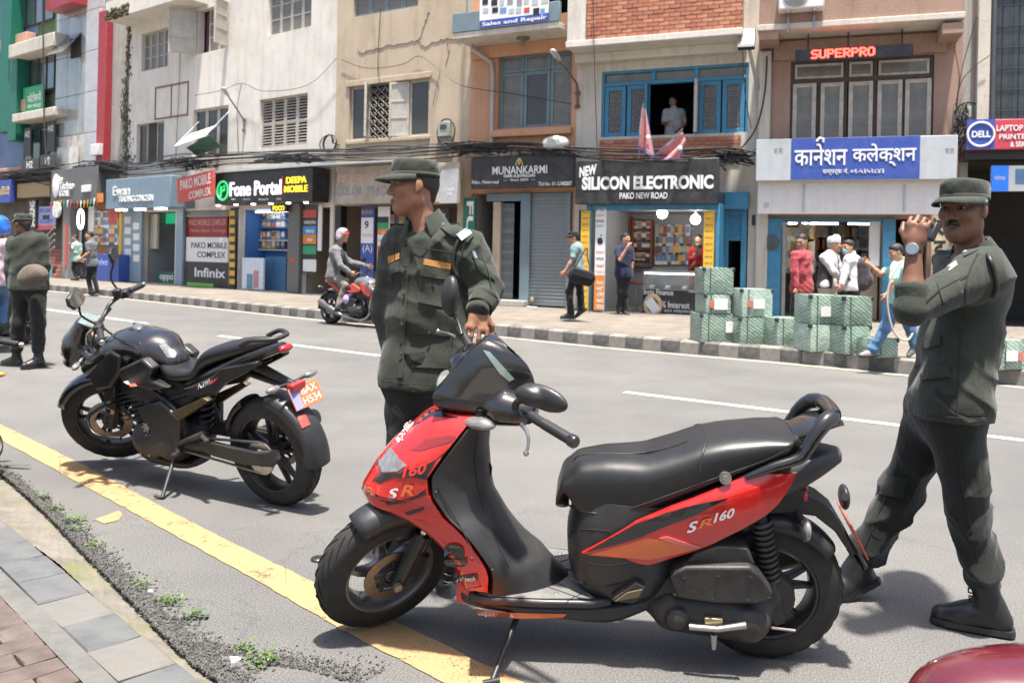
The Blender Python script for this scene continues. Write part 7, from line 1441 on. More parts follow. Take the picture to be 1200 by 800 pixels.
MC=thing('motorcycle','black parked motorcycle on its side stand in front of the guards','motorcycle',MFR.M)
tb,SE_,TL_=make_moto(MC,R(36),M_TANK,M_MATTE,M_RED)
patch('tank_highlight',[(186,404),(194,402),(207,414),(205,419),(196,419)],tb,mat('tank_highlight_grey',(.13,.13,.135),.45,metal=.3,var=.3,vs=40),MC,.004,.004,4)  # paler patch paints a highlight onto the tank
sb2=bvh_of(*[o for o in MC.children if o.type=='MESH' and o.name.startswith(('tank_side','tail_panel','tank_shroud'))])
for nm,pl,m_ in(('white_mark',[(144,447),(150,446),(153,450),(149,450)],M_WGRAPH),('red_mark',[(150,450),(158,448.5),(161,452),(153,453)],M_RED),('red_mark',[(246,447),(256,441),(252,447),(246,451)],M_RED)):patch(nm,pl,sb2,m_,MC,.004,.002,4)
gtext('N160',232,446,246,453,M_WGRAPH,sb2,MC,skew=-.45,off=.005);hb=bvh_of(*[o for o in MC.children if o.name.startswith('rear_mudguard')]);patch('red_sticker',[(348,488),(358,485),(364,497),(354,502)],hb,mat('sticker_red',(.4,.05,.04),.5,var=.4,vs=60),MC,.006,.003,4)
fg=MFR.I@gnd(190,583,.01);mb=MB();mb.tube([(.03,-.11,.25),tuple(fg)],[.013,.011],8);mb.tube([tuple(fg),tuple(fg+Vector((-.05,-.01,.01)))],.009,6);mb.build('side_stand',M_MATTE,MC,smooth=60)
a0,b0=gnd(388,379),gnd(447,385);
RFR=Frame(basis((a0+b0)/2,(a0-b0).normalized(),Vector((-(a0-b0).normalized().y,(a0-b0).normalized().x,0)),Vector((0,0,1))))
RM=thing('motorcycle','moving motorcycle with red tank panels and a silver silencer','motorcycle',RFR.M);make_moto(RM,0.0,mat('silver_grey_body',(.11,.115,.12),.25,coat=.6),M_RED,M_RED,deco=False,plate_side=False)
LFR=Frame(T(-6.75,11.1,0)@RZ(R(140)))
LM=thing('motorcycle','dark motorcycle under the rider with the blue helmet','motorcycle',LFR.M);make_moto(LM,0.0,M_TANK,M_MATTE,M_RED,deco=False,plate_side=False)
gp0=at(25,404,5.2);PM2=thing('motorcycle','parked motorcycle of which only one grip and lever show beside the guard with the pouch','motorcycle',ident());make_moto(PM2,0.0,M_TANK,M_MATTE,M_RED,deco=False,plate_side=False,mirrors=False)
MM=RZ(R(-72));lp=MM@Vector((-.455,.385,1.017));PM2.matrix_world=T(gp0.x-lp.x,gp0.y-lp.y,gp0.z-1.017-.0)@MM
M_MAR=mat('maroon_paint',(.085,.008,.014),.25,var=.05,coat=1.0,dirt=.08,dcol=(.2,.05,.06))
CRT=thing('maroon_scooter','glossy maroon rear bodywork of a parked scooter','scooter',T(0.95,1.72,0)@RZ(R(-4)))
c=at(1204,806,1.72)-Vector((.95,1.72,0));mb=MB();loft_x(mb,smooth_st([(c.x-.235,c.z-.09,c.z-.06,.02,2.2),(c.x-.225,c.z-.13,c.z-.015,.06,2.2),(c.x-.17,c.z-.2,c.z+.035,.11,2.3),(c.x-.05,c.z-.26,c.z+.068,.15,2.4),(c.x+.15,c.z-.32,c.z+.078,.17,2.5),(c.x+.5,c.z-.35,c.z+.06,.17,2.5),(c.x+.8,c.z-.3,c.z+.02,.12,2.5)],5),36);mb.build('rear_body',M_MAR,CRT,smooth=180)
mb=MB();loft_x(mb,smooth_st([(c.x+.05,c.z+.05,c.z+.1,.1,3),(c.x+.2,c.z+.04,c.z+.14,.14,3),(c.x+.8,c.z+.02,c.z+.12,.12,3)],3));mb.build('seat',M_SEAT,CRT,smooth=60);wheel(CRT,T(c.x+.15,0,.25),.25,.1,.17,5,M_RIM,name='rear_wheel');wheel(CRT,T(c.x+1.4,0,.25),.25,.1,.17,5,M_RIM,name='front_wheel');mb=MB();mb.tube([(c.x+.15,0,.25),(c.x+.5,0,.35),(c.x+1.2,0,.3),(c.x+1.4,0,.25)],[.05,.1,.09,.05],10);mb.build('chassis',M_MATTE,CRT,smooth=60)
def fabric(name,col,var=.18,vs=9,bump=.35,bs=28,rough=.85):
 if name in MATS:return MATS[name]
 m,nt,P,N,L=nodes(name);tc=N.new('ShaderNodeTexCoord').outputs['Object']
 n=noise_n(N,L,vs,5,.6,tc);r=ramp(N,[(.3,[x*(1-var)for x in col]),(.7,[min(1,x*(1+var))for x in col])]);L.new(n.outputs[0],r.inputs[0]);L.new(r.outputs[0],P.inputs['Base Color'])
 P.inputs['Roughness'].default_value=rough;P.inputs['Specular IOR Level'].default_value=.25;P.inputs['Sheen Weight'].default_value=.15
 w=noise_n(N,L,bs,3,.5,tc,(1,1,.55));w2=noise_n(N,L,420,2,.5,tc);ad=N.new('ShaderNodeMath');ad.operation='MULTIPLY_ADD';L.new(w2.outputs[0],ad.inputs[0]);ad.inputs[1].default_value=.12;L.new(w.outputs[0],ad.inputs[2])
 b=N.new('ShaderNodeBump');b.inputs['Strength'].default_value=bump;b.inputs['Distance'].default_value=.02;L.new(ad.outputs[0],b.inputs['Height']);L.new(b.outputs[0],P.inputs['Normal']);MATS[name]=m;return m
def skin(name,col):
 if name in MATS:return MATS[name]
 m,nt,P,N,L=nodes(name);tc=N.new('ShaderNodeTexCoord').outputs['Object'];n=noise_n(N,L,14,5,.6,tc);r=ramp(N,[(.3,[col[0]*.82,col[1]*.78,col[2]*.76]),(.7,[col[0]*1.12,col[1]*1.1,col[2]*1.08])]);L.new(n.outputs[0],r.inputs[0]);L.new(r.outputs[0],P.inputs['Base Color']);P.inputs['Roughness'].default_value=.48;P.inputs['Specular IOR Level'].default_value=.4
 n2=noise_n(N,L,260,3,.6,tc);b=N.new('ShaderNodeBump');b.inputs['Strength'].default_value=.12;b.inputs['Distance'].default_value=.003;L.new(n2.outputs[0],b.inputs['Height']);L.new(b.outputs[0],P.inputs['Normal']);MATS[name]=m;return m
SK1=skin('skin_brown',(.27,.135,.08));SK2=skin('skin_deep_brown',(.16,.078,.048));SK3=skin('skin_tan',(.40,.22,.145));M_HAIR=mat('black_hair',(.012,.011,.010),.55,var=.3,vs=60,bump=.5,bs=150);M_HAIRG=mat('short_cropped_hair',(.035,.03,.027),.8,var=.3,vs=90,bump=.3,bs=200)
M_OLIVE=fabric('olive_uniform',(.030,.035,.026));M_OLIVED=fabric('dark_olive_trousers',(.013,.0145,.0125));M_BOOT=mat('black_boot_leather',(.012,.012,.013),.35,var=.2,bump=.1,bs=80);M_EYE=mat('eye_white',(.22,.18,.155),.3,var=0);M_IRIS=mat('iris',(.015,.01,.008),.1,var=0);M_LIP=skin('lip',(.2,.085,.065));M_LIPD=skin('lip_dark',(.12,.05,.04))
def ortho(f,u=(0,0,1)):
 f=Vector(f).normalized();u=Vector(u);l=u.cross(f).normalized();u2=f.cross(l);return Matrix((f,l,u2)).transposed()
class Head:
 def __init__(s,c,f,size=1.0,up=(0,0,1)):s.R=ortho(f,up);s.c=Vector(c);s.k=size
 def p(s,x,y,z):return s.c+s.R@(Vector((x,y,z))*s.k)
 def e(s,c,r,k=.02,op=1):return ell(s.p(*c),[v*s.k for v in r],k*s.k,np.array(s.R),op)
 def s_(s,a,b,ra,rb,k=.015,op=1):return seg(s.p(*a),s.p(*b),ra*s.k,rb*s.k,k*s.k,None,op)
 def prims(s,fine=True):
  P=[s.e((-.012,0,.035),(.098,.076,.088),.02),s.e((.018,0,-.03),(.074,.062,.088),.04),s.s_((.0,.042,-.065),(.06,.012,-.098),.03,.022,.04),s.s_((.0,-.042,-.065),(.06,-.012,-.098),.03,.022,.04),s.e((.066,0,-.098),(.024,.024,.018),.02)]
  P+=[s.s_((.088,0,.018),(.112,0,-.026),.008,.0125,.014),s.e((.098,.012,-.032),(.013,.010,.009),.008),s.e((.098,-.012,-.032),(.013,.010,.009),.008)]
  P+=[s.s_((.078,.042,.032),(.09,.008,.028),.011,.012,.014),s.s_((.078,-.042,.032),(.09,-.008,.028),.011,.012,.014),s.e((.062,.045,-.018),(.026,.02,.02),.03),s.e((.062,-.045,-.018),(.026,.02,.02),.03)]
  if fine:P+=[s.e((.0835,.033,.0205),(.012,.019,.0075),.004),s.e((.0835,-.033,.0205),(.012,.019,.0075),.004),s.e((.083,.033,-.001),(.010,.017,.005),.004),s.e((.083,-.033,-.001),(.010,.017,.005),.004)]
  if fine:P=P[:-4]+[s.e((.094,.033,.010),(.014,.017,.010),.012,-1),s.e((.094,-.033,.010),(.014,.017,.010),.012,-1)]+P[-4:]
  P+=[s.s_((.084,.020,-.062),(.094,0,-.060),.006,.008,.008),s.s_((.084,-.020,-.062),(.094,0,-.060),.006,.008,.008),s.s_((.082,.016,-.073),(.090,-.016,-.073),.008,.008,.008)]
  for y in(1,-1):P+=[s.e((-.008,y*.080,.0),(.020,.008,.029),.008),s.e((.003,y*.078,-.022),(.009,.007,.011),.008)]
  return P
def hand(w,d,n,side,curl=.5,k=1.0,spread=1.0,curls=None):
 """palm and five fingers; d along the hand, n out of the back of the hand, side +1 puts the thumb on +cross"""
 d=Vector(d).normalized();n=Vector(n);n=(n-d*n.dot(d)).normalized();t=d.cross(n)*side;w=Vector(w);P=[seg(w,w+d*.03*k,.027*k,.03*k,.02*k,(tuple(n),1.5)),seg(w+d*.035*k+t*.018*k,w+d*.08*k+t*.024*k,.022*k,.019*k,.018*k,(tuple(n),1.4)),seg(w+d*.035*k-t*.016*k,w+d*.078*k-t*.022*k,.022*k,.018*k,.018*k,(tuple(n),1.4))]
 for i,(o,L_,r)in enumerate([(.033,.074,.0092),(.011,.084,.0095),(-.011,.078,.009),(-.032,.060,.008)]):
  c=curls[i]if curls else curl*(1+.08*i);p=w+d*(.086-.004*abs(i-1))*k+t*o*k*spread;a=0.0;dirv=d.copy()
  for j,f in enumerate((.45,.3,.25)):
   a+=c*(.75,1.0,.8)[j];dv=d*math.cos(a)-n*math.sin(a)+t*(.06*(1.5-i)*spread*(j==0));q=p+dv*L_*f*k;P.append(seg(p,q,r*k*(1-.06*j),r*k*(.95-.07*j),.005*k));p=q
 tb=w+d*.03*k+t*.03*k;td=(d*.62+t*.62-n*.35).normalized();t2=(d*.85+t*.2-n*.5).normalized();P+=[seg(tb,tb+td*.042*k,.014*k,.0115*k,.014*k),seg(tb+td*.042*k,tb+td*.042*k+t2*.034*k,.0112*k,.009*k,.006*k)]
 return P
def folds(amp,seed,base,f0=11.0):
 rs=np.random.RandomState(seed);D=rs.normal(size=(6,3));D[:,2]*=.7;D/=np.linalg.norm(D,axis=1)[:,None];ph=rs.uniform(0,6,12)
 def fn(X,Y,Z):
  X=X-base[0];Y=Y-base[1];Z=Z-base[2];w1=np.sin(5.1*X+3.7*Z+4*Y+ph[6]);w2=np.sin(6.3*Y-4.9*Z+3*X+ph[7]);w3=np.sin(13*Z+9*X-7*Y+ph[8]);out=0
  for i in range(4):
   f=f0*(1+.6*i);q=f*(D[i][0]*X+D[i][1]*Y+D[i][2]*Z)+1.9*w1*D[i][2]+1.7*w2*D[i][0]+.8*w3;gate=.5+.5*np.sin(4.3*Z*(1+.3*i)+5*D[i][1]*X+4*Y+ph[i]);out=out+gate*(np.abs(np.sin(q+ph[i]))**.8-.6)/(1+.35*i)
  return amp*out
 return fn
def V3(a):return Vector(a)
def person(name,label,J,face,look,sk=SK1,shirt=None,trous=None,shoe=None,k=1.0,res=.011,sleeve='long',girth=1.0,hem=.12,hair='short',loose=1.0,handL=None,handR=None,feet=(None,None),cat='person',group=None,amp=.014,head_k=1.0,up=(0,0,1),legs=True,curl=.5,hemcut=True,collar=None,tr_loose=1.0,boots=False,nose_fine=None,headless=False,lipm=None,skirt=False):
 base=Vector(((J['anL'].x+J['anR'].x)/2,(J['anL'].y+J['anR'].y)/2,min(J['anL'].z,J['anR'].z)-.08));root=thing(name,label,cat,T(*base),group);Mi=T(*(-base))
 F_=Vector((face[0],face[1],0)).normalized();fn=tuple(F_);H=Head(J['head'],look,head_k*k,up);g=girth*k
 sL,sR,hL,hR=J['shL'],J['shR'],J['hipL'],J['hipR'];sc=(sL+sR)/2;hc=(hL+hR)/2;nk=J['neck'];mid=sc.lerp(hc,.55)
 def torso(o):
  P=[seg(sL.lerp(sc,.12),sR.lerp(sc,.12),(.055+o)*g,(.055+o)*g,.06*g),seg(sc.lerp(hc,.12),sc.lerp(hc,.55),(.122+o)*g,(.115+o)*g,.07*g,(fn,1.18))]
  for s_,h_ in((sL,hL),(sR,hR)):P+=[seg(sc.lerp(s_,.5).lerp(hc,.1),mid.lerp(s_+(hc-sc)*.55,.42),(.088+o)*g,(.088+o)*g,.07*g,(fn,1.12)),seg(mid.lerp(s_+(hc-sc)*.55,.42),h_,(.088+o)*g,(.098+o)*g,.07*g,(fn,1.12))]
  P+=[seg(nk-(nk-sc)*.5,nk,(.075+o)*k,(.056+o*.6)*k,.05*k)];return P
 B=torso(-.012)+([]if headless else H.prims(res<.008))
 B.append(seg(nk-Vector((0,0,.03*k)),H.p(-.02,0,-.05),.054*k,.049*k,.025*k))
 for s_,e_,w_ in((sL,J['elL'],J['wrL']),(sR,J['elR'],J['wrR'])):B+=[seg(s_,e_,.046*g,.038*k,.03),seg(e_,e_.lerp(w_,.35),.038*k,.038*k,.02),seg(e_.lerp(w_,.35),w_,.038*k,.026*k,.02)]
 for w_,e_,hd,sd in((J['wrL'],J['elL'],handL,1),(J['wrR'],J['elR'],handR,-1)):
  if hd is None:d=(w_-e_).normalized();hd=dict(d=d,n=(-F_).cross(d)*0+(Vector((F_.y,-F_.x,0))*-sd),side=sd,curl=curl)
  B+=hand(w_,hd['d'],hd['n'],hd['side'],hd.get('curl',.5),k,hd.get('spread',1.),hd.get('curls'))
 if legs:
  for h_,n_,a_ in((hL,J['knL'],J['anL']),(hR,J['knR'],J['anR'])):B+=[seg(h_,n_,.075*g,.048*k,.03),seg(n_,n_.lerp(a_,.3),.048*k,.052*k,.02),seg(n_.lerp(a_,.3),a_,.052*k,.035*k,.02)]
  for a_,ft in((J['anL'],feet[0]),(J['anR'],feet[1])):fd=Vector(ft or F_).normalized();B+=[seg(a_-fd*.02-Vector((0,0,.02)),a_+fd*.13*k-Vector((0,0,.05)),.034*k,.026*k,.03)]
 V,Q=sdf_mesh(B,res);np_mesh('body',V,Q,sk,root,M=Mi)
 o=.014*loose;hemz=min(hL.z,hR.z)-hem*k;S=torso(o)
 if hem>0:S+=[seg(hL.lerp(sc,.1),hL-Vector((0,0,(hem+.05)*k)),(.10+o)*g,(.108+o)*g,.06,(fn,1.08)),seg(hR.lerp(sc,.1),hR-Vector((0,0,(hem+.05)*k)),(.10+o)*g,(.108+o)*g,.06,(fn,1.08)),seg(hc,hc-Vector((0,0,(hem+.05)*k)),(.10+o)*g,(.108+o)*g,.06)]
 S.append(cut((0,0,hemz),(0,0,-1)))
 tn=(H.p(-.02,0,-.05)-nk).normalized();S.append(cut(nk+tn*.018*k,tuple(tn)))
 for s_,e_,w_ in((sL,J['elL'],J['wrL']),(sR,J['elR'],J['wrR'])):
  if sleeve=='long':S+=[seg(s_,e_,(.062+o)*g,(.048+o)*k,.05),seg(e_,e_.lerp(w_,.93),(.049+o)*k,(.036+o)*k,.02)]
  elif sleeve=='short':S+=[seg(s_,s_.lerp(e_,.75),(.062+o)*g,(.05+o)*k,.05)]
  elif sleeve=='rolledL':S+=[seg(s_,e_,(.062+o)*g,(.046+o)*k,.05),seg(e_,e_.lerp(w_,.22 if s_ is sL else .93),(.047+o)*k,(.044+o)*k,.02)]
 V,Q=sdf_mesh(S,res,noise=folds(amp,len(label)*7%1000,tuple(base))if amp else None);V=relax(V,Q,2);SH=np_mesh('shirt',V,Q,shirt,root,M=Mi)
 out=dict(root=root,head=H,shirt=SH,base=base,Mi=Mi)
 if legs:
  o2=.014*tr_loose;P=[seg(hL.lerp(sc,.08),hL,.095*g+o2,.095*g+o2,.06,(fn,1.1)),seg(hR.lerp(sc,.08),hR,.095*g+o2,.095*g+o2,.06,(fn,1.1)),seg(hc.lerp(sc,.12),hc-Vector((0,0,.03)),.105*g+o2,.10*g+o2,.05)]
  for h_,n_,a_ in((hL,J['knL'],J['anL']),(hR,J['knR'],J['anR'])):e_=n_.lerp(a_,.72 if boots else .96);P+=[seg(h_,n_,.082*g+o2,.058*k+o2,.05),seg(n_,e_,.058*k+o2,(.05 if not skirt else .07)*k+o2*1.1,.03)]
  V,Q=sdf_mesh(P,res,noise=folds(amp*1.1,77,tuple(base))if amp else None);out['trousers']=np_mesh('trousers',V,Q,trous,root,M=Mi)
  for a_,n_,ft in((J['anL'],J['knL'],feet[0]),(J['anR'],J['knR'],feet[1])):
   fd=Vector(ft or F_).normalized();dn=Vector((0,0,1));up_=Vector((0,0,1))-fd*fd.z;P=[seg(a_-fd*.035*k-up_*.045*k,a_+fd*.10*k-up_*.05*k,.045*k,.044*k,.03),seg(a_+fd*.09*k-up_*.052*k,a_+fd*.165*k-up_*.056*k,.045*k,.036*k,.03),seg(a_-fd*.01*k,a_+fd*.06*k-up_*.03*k,.045*k,.045*k,.03)]
   if boots:P.append(seg(a_,a_.lerp(n_,.5),.046*k,.056*k,.03))
   P.append(cut(a_-up_*.082*k,tuple(-up_)));V,Q=sdf_mesh(P,min(res,.008));SO=np_mesh('boot' if boots else 'shoe',V,Q,shoe or M_BOOT,root,M=Mi)
   if boots and res<.008:
    for q_ in range(7):
     c_=(a_+fd*.062*k-up_*.008*k).lerp(a_.lerp(n_,.42)+fd*.045*k,q_/6)+fd*.004;l_=up_.cross(fd)*.026*k;mb=MB(Mi);mb.tube([c_-l_-fd*.016,c_-l_*.4+up_*.006,c_+l_*.4-up_*.004,c_+l_-fd*.016],.0032,6);mb.build('lace',M_BLK,SO,smooth=60)
    mb=MB(Mi);e_=a_.lerp(n_,.46);mb.lathe([(.060*k,-.008),(.064*k,0),(.060*k,.008)],tuple(e_),tuple(n_-a_),22);mb.build('boot_rim',M_BOOT,SO,smooth=60)
   mb=MB(Mi);pr=[]
   lat=up_.cross(fd);
   for t,w in((-.085,.025),(-.07,.042),(0,.046),(.09,.05),(.15,.046),(.19,.03),(.205,.012)):pr.append((t,w))
   pts=[(t,w)for t,w in pr]+[(t,-w)for t,w in pr[::-1]];mb.panel(pts,lambda a,b,t:a_+fd*a*k+lat*b*k-up_*(.068+.022*t)*k);mb.build('sole',M_BLK,SO,recalc=True)
 if not headless:
  if hair in('short','full','grey'):
   e=.005 if hair!='full' else .009;P=[H.e((-.016,0,.04),(.098+e,.077+e,.088+e),.02),H.s_((-.07,0,.0),(-.075,0,-.04),.05,.04,.03)]
   if hair=='full':P+=[H.e((.03,0,.09),(.05,.055,.03),.03)]
   P+=[cut(H.p(.062 if hair!='full' else .075,0,.052),tuple(H.R@Vector((.8,0,-.6)))),cut(H.p(.03,0,.03),tuple(H.R@Vector((.55,0,-.83)))),cut(H.p(0,0,-.055),tuple(H.R@Vector((0,0,-1))))]
   V,Q=sdf_mesh(P,max(res*.8,.005));V=relax(V,Q,5);np_mesh('hair',V,Q,M_HAIR if hair!='grey' else mat('grey_hair',(.25,.24,.23),.7),root,M=Mi)
  for y in(1,-1):
   mb=MB();mb.ball(H.p(.078,y*.033,.010),.0125*head_k*k,12);mb.ball(H.p(.0858,y*.033,.0095),.0074*head_k*k,10,mi=1);o_=mb.build('eye',[M_EYE,M_IRIS],root,smooth=180);o_.data.transform(Mi)
   mb=MB(Mi);mb.tube([H.p(.094,y*.014,.029),H.p(.094,y*.034,.035),H.p(.080,y*.055,.030)],[.0035*k,.0042*k,.002*k],6);mb.build('eyebrow',M_HAIR,root,smooth=60)
  mb=MB(Mi);mb.tube([H.p(.088,.022,-.0655),H.p(.1015,.007,-.0625),H.p(.1015,-.007,-.0625),H.p(.088,-.022,-.0655)],[.002*k,.005*k,.005*k,.002*k],6);mb.tube([H.p(.087,.02,-.0665),H.p(.0985,.0,-.072),H.p(.087,-.02,-.0665)],[.002*k,.0058*k,.002*k],6);mb.build('lips',lipm or M_LIP,root,smooth=60)
 return out
def cap(pr,m,brim=.075,tilt=0.0):
 H=pr['head'];Mi=pr['Mi'];k=H.k;root=pr['root'];mb=MB(Mi);rings=[]
 prof=[(.044,1.02),(.06,1.035),(.078,1.04),(.094,1.03),(.108,1.005),(.117,.94),(.121,.8),(.119,.4),(.118,.05)]
 for i,(z,s_)in enumerate(prof):
  ring_=[]
  for q in range(40):
   a=2*math.pi*q/40;w=1+(.016*math.sin(5*a+i)+.014*math.sin(9*a-2*i)+.012*math.sin(14*a+3*i))*(i>1);ring_.append(H.p(-.01+.104*s_*w*math.cos(a),.085*s_*w*math.sin(a),z+.008*math.cos(a)*(i>2)+.012*(math.cos(a)<-.2)*0))
  rings.append(ring_)
 mb.rings(rings,True,False);C_=mb.build('cap',m,root,smooth=60);md=C_.modifiers.new('solid','SOLIDIFY');md.thickness=.004
 mb=MB(Mi);rings=[]
 for z in(.043,.063):rings.append([H.p(-.01+.1085*math.cos(2*math.pi*q/40),.0885*math.sin(2*math.pi*q/40),z+.004*math.cos(2*math.pi*q/40))for q in range(40)])
 mb.rings(rings,True,False);mb.build('cap_band',m,C_,smooth=60).modifiers.new('solid','SOLIDIFY').thickness=.004
 mb=MB(Mi);n=22;R0,R1=[],[];mids=[]
 for q in range(n+1):
  a=lerp(-R(82),R(82),q/n);e=math.cos(a*90/82);i_=H.p(-.01+.109*math.cos(a),.089*math.sin(a),.050);w=brim*e**.6
  R0.append(i_);mids.append(H.p(-.01+.109*math.cos(a)+w*.55,.089*math.sin(a)*1.03,.048-.004*e-.03*abs(math.sin(a))**2*.4));R1.append(H.p(-.01+.109*math.cos(a)+w,.089*math.sin(a)*1.02,.040-.012*e-.05*abs(math.sin(a))**2.2*.5))
 mb.rings([R0,mids,R1],False,False);b_=mb.build('cap_visor',m,C_,smooth=180);b_.modifiers.new('solid','SOLIDIFY').thickness=.005
 P=[H.e((-.016,0,.03),(.1005,.0785,.08),.02),H.s_((-.072,0,-.01),(-.07,0,-.05),.036,.03,.03),cut(H.p(.005,0,.03),tuple(H.R@Vector((.93,0,-.36)))),cut(H.p(0,0,.06),tuple(H.R@Vector((0,0,1)))),cut(H.p(-.02,0,-.075),tuple(H.R@Vector((.25,0,-1))))]
 V,Q=sdf_mesh(P,.006);np_mesh('cropped_hair',V,Q,M_HAIRG,root,M=Mi);return C_
def cuff(pr,J,sd,t0,t1,r0,r1,m):
 e_,w_=J['el'+sd],J['wr'+sd];mb=MB(pr['Mi']);P=[e_.lerp(w_,lerp(t0,t1,q_/5))for q_ in range(6)];mb.tube(P,[r0*(1+.03*math.sin(9*q_))+(r1-r0)*q_/5 for q_ in range(6)],22,cap=False);o=mb.build('sleeve_cuff',m,pr['root'],smooth=60);o.modifiers.new('solid','SOLIDIFY').thickness=.006;return o
def JT(Z,**kw):return{n:at(v[0],v[1],Z+(v[2]if len(v)>2 else 0))for n,v in kw.items()}
def tpatch(pr,name,poly,m,off=.006,th=.006,step=5,key='shirt',lb=None):return patch(name,poly,bvh_of(pr[key]),m,pr['root'],off,th,step,lb)
J=JT(3.32,head=(1129,247),neck=(1141,297,.02),shL=(1150,318,-.16),shR=(1131,313,.20),elL=(1068,362,-.30),elR=(1118,400,.30),wrL=(1071,291,-.28),wrR=(1116,462,.28),hipL=(1117,474,-.07),hipR=(1103,472,.13),knL=(1130,583,-.08),knR=(1058,573,.20),anL=(1160,711,-.06),anR=(1001,669,.25))
GR=person('person','guard in olive uniform and cap speaking into a hand radio while walking',J,(-.97,-.22),(-.79,-.61,-.03),SK2,M_OLIVE,M_OLIVED,M_BOOT,1.0,.0052,'rolledL',1.14,.03,hair=None,loose=1.1,amp=.021,boots=True,tr_loose=1.5,feet=((-.86,.42,.0),(-.75,-.1,-.35)),handL=dict(d=(.10,-.05,1),n=(-.75,-.65,0),side=-1,curls=(1.0,1.0,1.0,1.0)),handR=dict(d=(-.5,0,-1),n=(0,1,0),side=1),lipm=M_LIPD,head_k=.97)
cap(GR,M_OLIVE);H=GR['head'];rt,Mi=GR['root'],GR['Mi']
mb=MB(Mi)
for y in(1,-1):mb.tube([H.p(.1035,y*.003,-.050),H.p(.1,y*.014,-.051),H.p(.089,y*.030,-.060)],[.0075,.009,.004],8)
mb.build('moustache',M_HAIR,rt,smooth=60)
wv=(J['wrL']-J['elL']).normalized();wc=J['elL'].lerp(J['wrL'],.97);wt=MB(Mi);wt.lathe([(.0285,-.011),(.031,-.008),(.031,.008),(.0285,.011)],tuple(wc),tuple(wv),24);WS=wt.build('watch_strap',M_BLK,rt,smooth=40);wd=Vector((-.55,-.8,.1)).normalized();wt=MB(Mi);wt.lathe([(0,.012),(.019,.012),(.022,.008),(.022,-.002)],tuple(wc+wd*.028),tuple(wd),22);wt.build('watch_face',mat('watch_metal',(.3,.32,.34),.2,metal=.6,var=.2),rt,smooth=30)
rp=at(1092,271,3.15);RD=thing('radio','black hand radio held to the mouth by the guard on the right','radio',T(*rp)@RZ(R(20))@RY(R(28)));mb=MB();mb.box(-.014,.014,-.02,.02,-.04,.034);mb.build('radio_body',M_BLK,RD,bevel=.006);mb=MB();mb.tube([(.0,.012,.034),(0,.012,.055)],.005,8);mb.build('antenna',M_BLK,RD,smooth=50)
tpatch(GR,'epaulette',[(1124,288),(1141,281),(1147,292),(1130,300)],M_OLIVE,.014,.008);tpatch(GR,'rank_slide',[(1123,289),(1140,283),(1142,290),(1126,297)],mat('rank_silver',(.5,.5,.5),.4),.018,.006);tpatch(GR,'shoulder_badge',[(1110,312),(1120,305),(1122,310),(1112,317)],mat('badge_pale',(.5,.52,.5),.5),.008,.004);tpatch(GR,'sleeve_pocket',[(1098,330),(1122,318),(1130,345),(1106,358)],M_OLIVE,.007,.005);tpatch(GR,'chest_pocket',[(1078,396),(1102,392),(1102,404),(1080,409)],M_OLIVE,.009,.006);tpatch(GR,'lower_pocket_flap',[(1078,430),(1112,427),(1114,441),(1080,445)],M_OLIVE,.012,.008)
tpatch(GR,'cargo_pocket',[(1036,555),(1064,560),(1058,585),(1030,578)],M_OLIVED,.012,.008,key='trousers')
def cord(pr,pts,m,r=.006,name='lanyard',Z=None):
 b=bvh_of(pr['shirt']);mb=MB(pr['Mi']);P=[stick(b,ident(),x,y,.008)for x,y in pts if b.ray_cast(CAMP,ray(x,y).normalized())[0]is not None];mb.tube(spline(P,5),r,8);return mb.build(name,m,pr['root'],smooth=60)
cord(GR,[(1146,290),(1158,300),(1166,320),(1168,338),(1164,348)],M_BLK,.0085)
def collar(pr,J,m,h=.05,open_=.5):
 nk=J['neck'];H=pr['head'];tn=(H.p(-.02,0,-.05)-nk).normalized();f=(H.R@Vector((1,0,0)))if False else None
 return tn
def collar_ring(pr,J,F_,m,k=1.0,h=.042,gap=R(30)):
 nk=J['neck'];H=pr['head'];tn=(H.p(-.02,0,-.05)-nk).normalized();f=Vector((F_[0],F_[1],0));f=(f-tn*f.dot(tn)).normalized();l=tn.cross(f);mb=MB(pr['Mi']);rings=[]
 for(rr,hh)in((.066,.0),(.064,h),(.070,h+.004),(.084,.006),(.092,-.022)):
  rg=[]
  for q in range(33):
   a=lerp(gap,2*math.pi-gap,q/32);front=max(0,math.cos(a));rg.append(nk+(f*math.cos(a)+l*math.sin(a))*rr*k*(1+.25*front*(rr>.08))+tn*(hh-.018*front-(.03*front if rr>.08 else 0))*k)
  rings.append(rg)
 mb.rings(rings,False,False);o=mb.build('collar',m,pr['root'],smooth=60);o.modifiers.new('solid','SOLIDIFY').thickness=.004;return o
M_SEAM=mat('seam_thread',(.014,.017,.012),.9)
for P in([(1146,296),(1136,318),(1131,345),(1134,372)],[(1126,385),(1124,430),(1122,486)],[(1086,352),(1100,340),(1118,330),(1134,322)],[(1066,482),(1095,487),(1130,490),(1158,490)]):cord(GR,P,M_SEAM,.0018,'seam')
for P in([(1062,520),(1040,575),(1014,640)],[(1122,515),(1130,580),(1146,655)]):
 b=bvh_of(GR['trousers']);mb=MB(GR['Mi']);mb.tube(spline([stick(b,ident(),x,y,.003)for x,y in P if b.ray_cast(CAMP,ray(x,y).normalized())[0]is not None],6),.002,6);mb.build('seam',M_SEAM,GR['root'],smooth=60)
collar_ring(GR,J,(-.97,-.22),M_OLIVE);cuff(GR,J,'L',.0,.40,.054,.060,M_OLIVE)
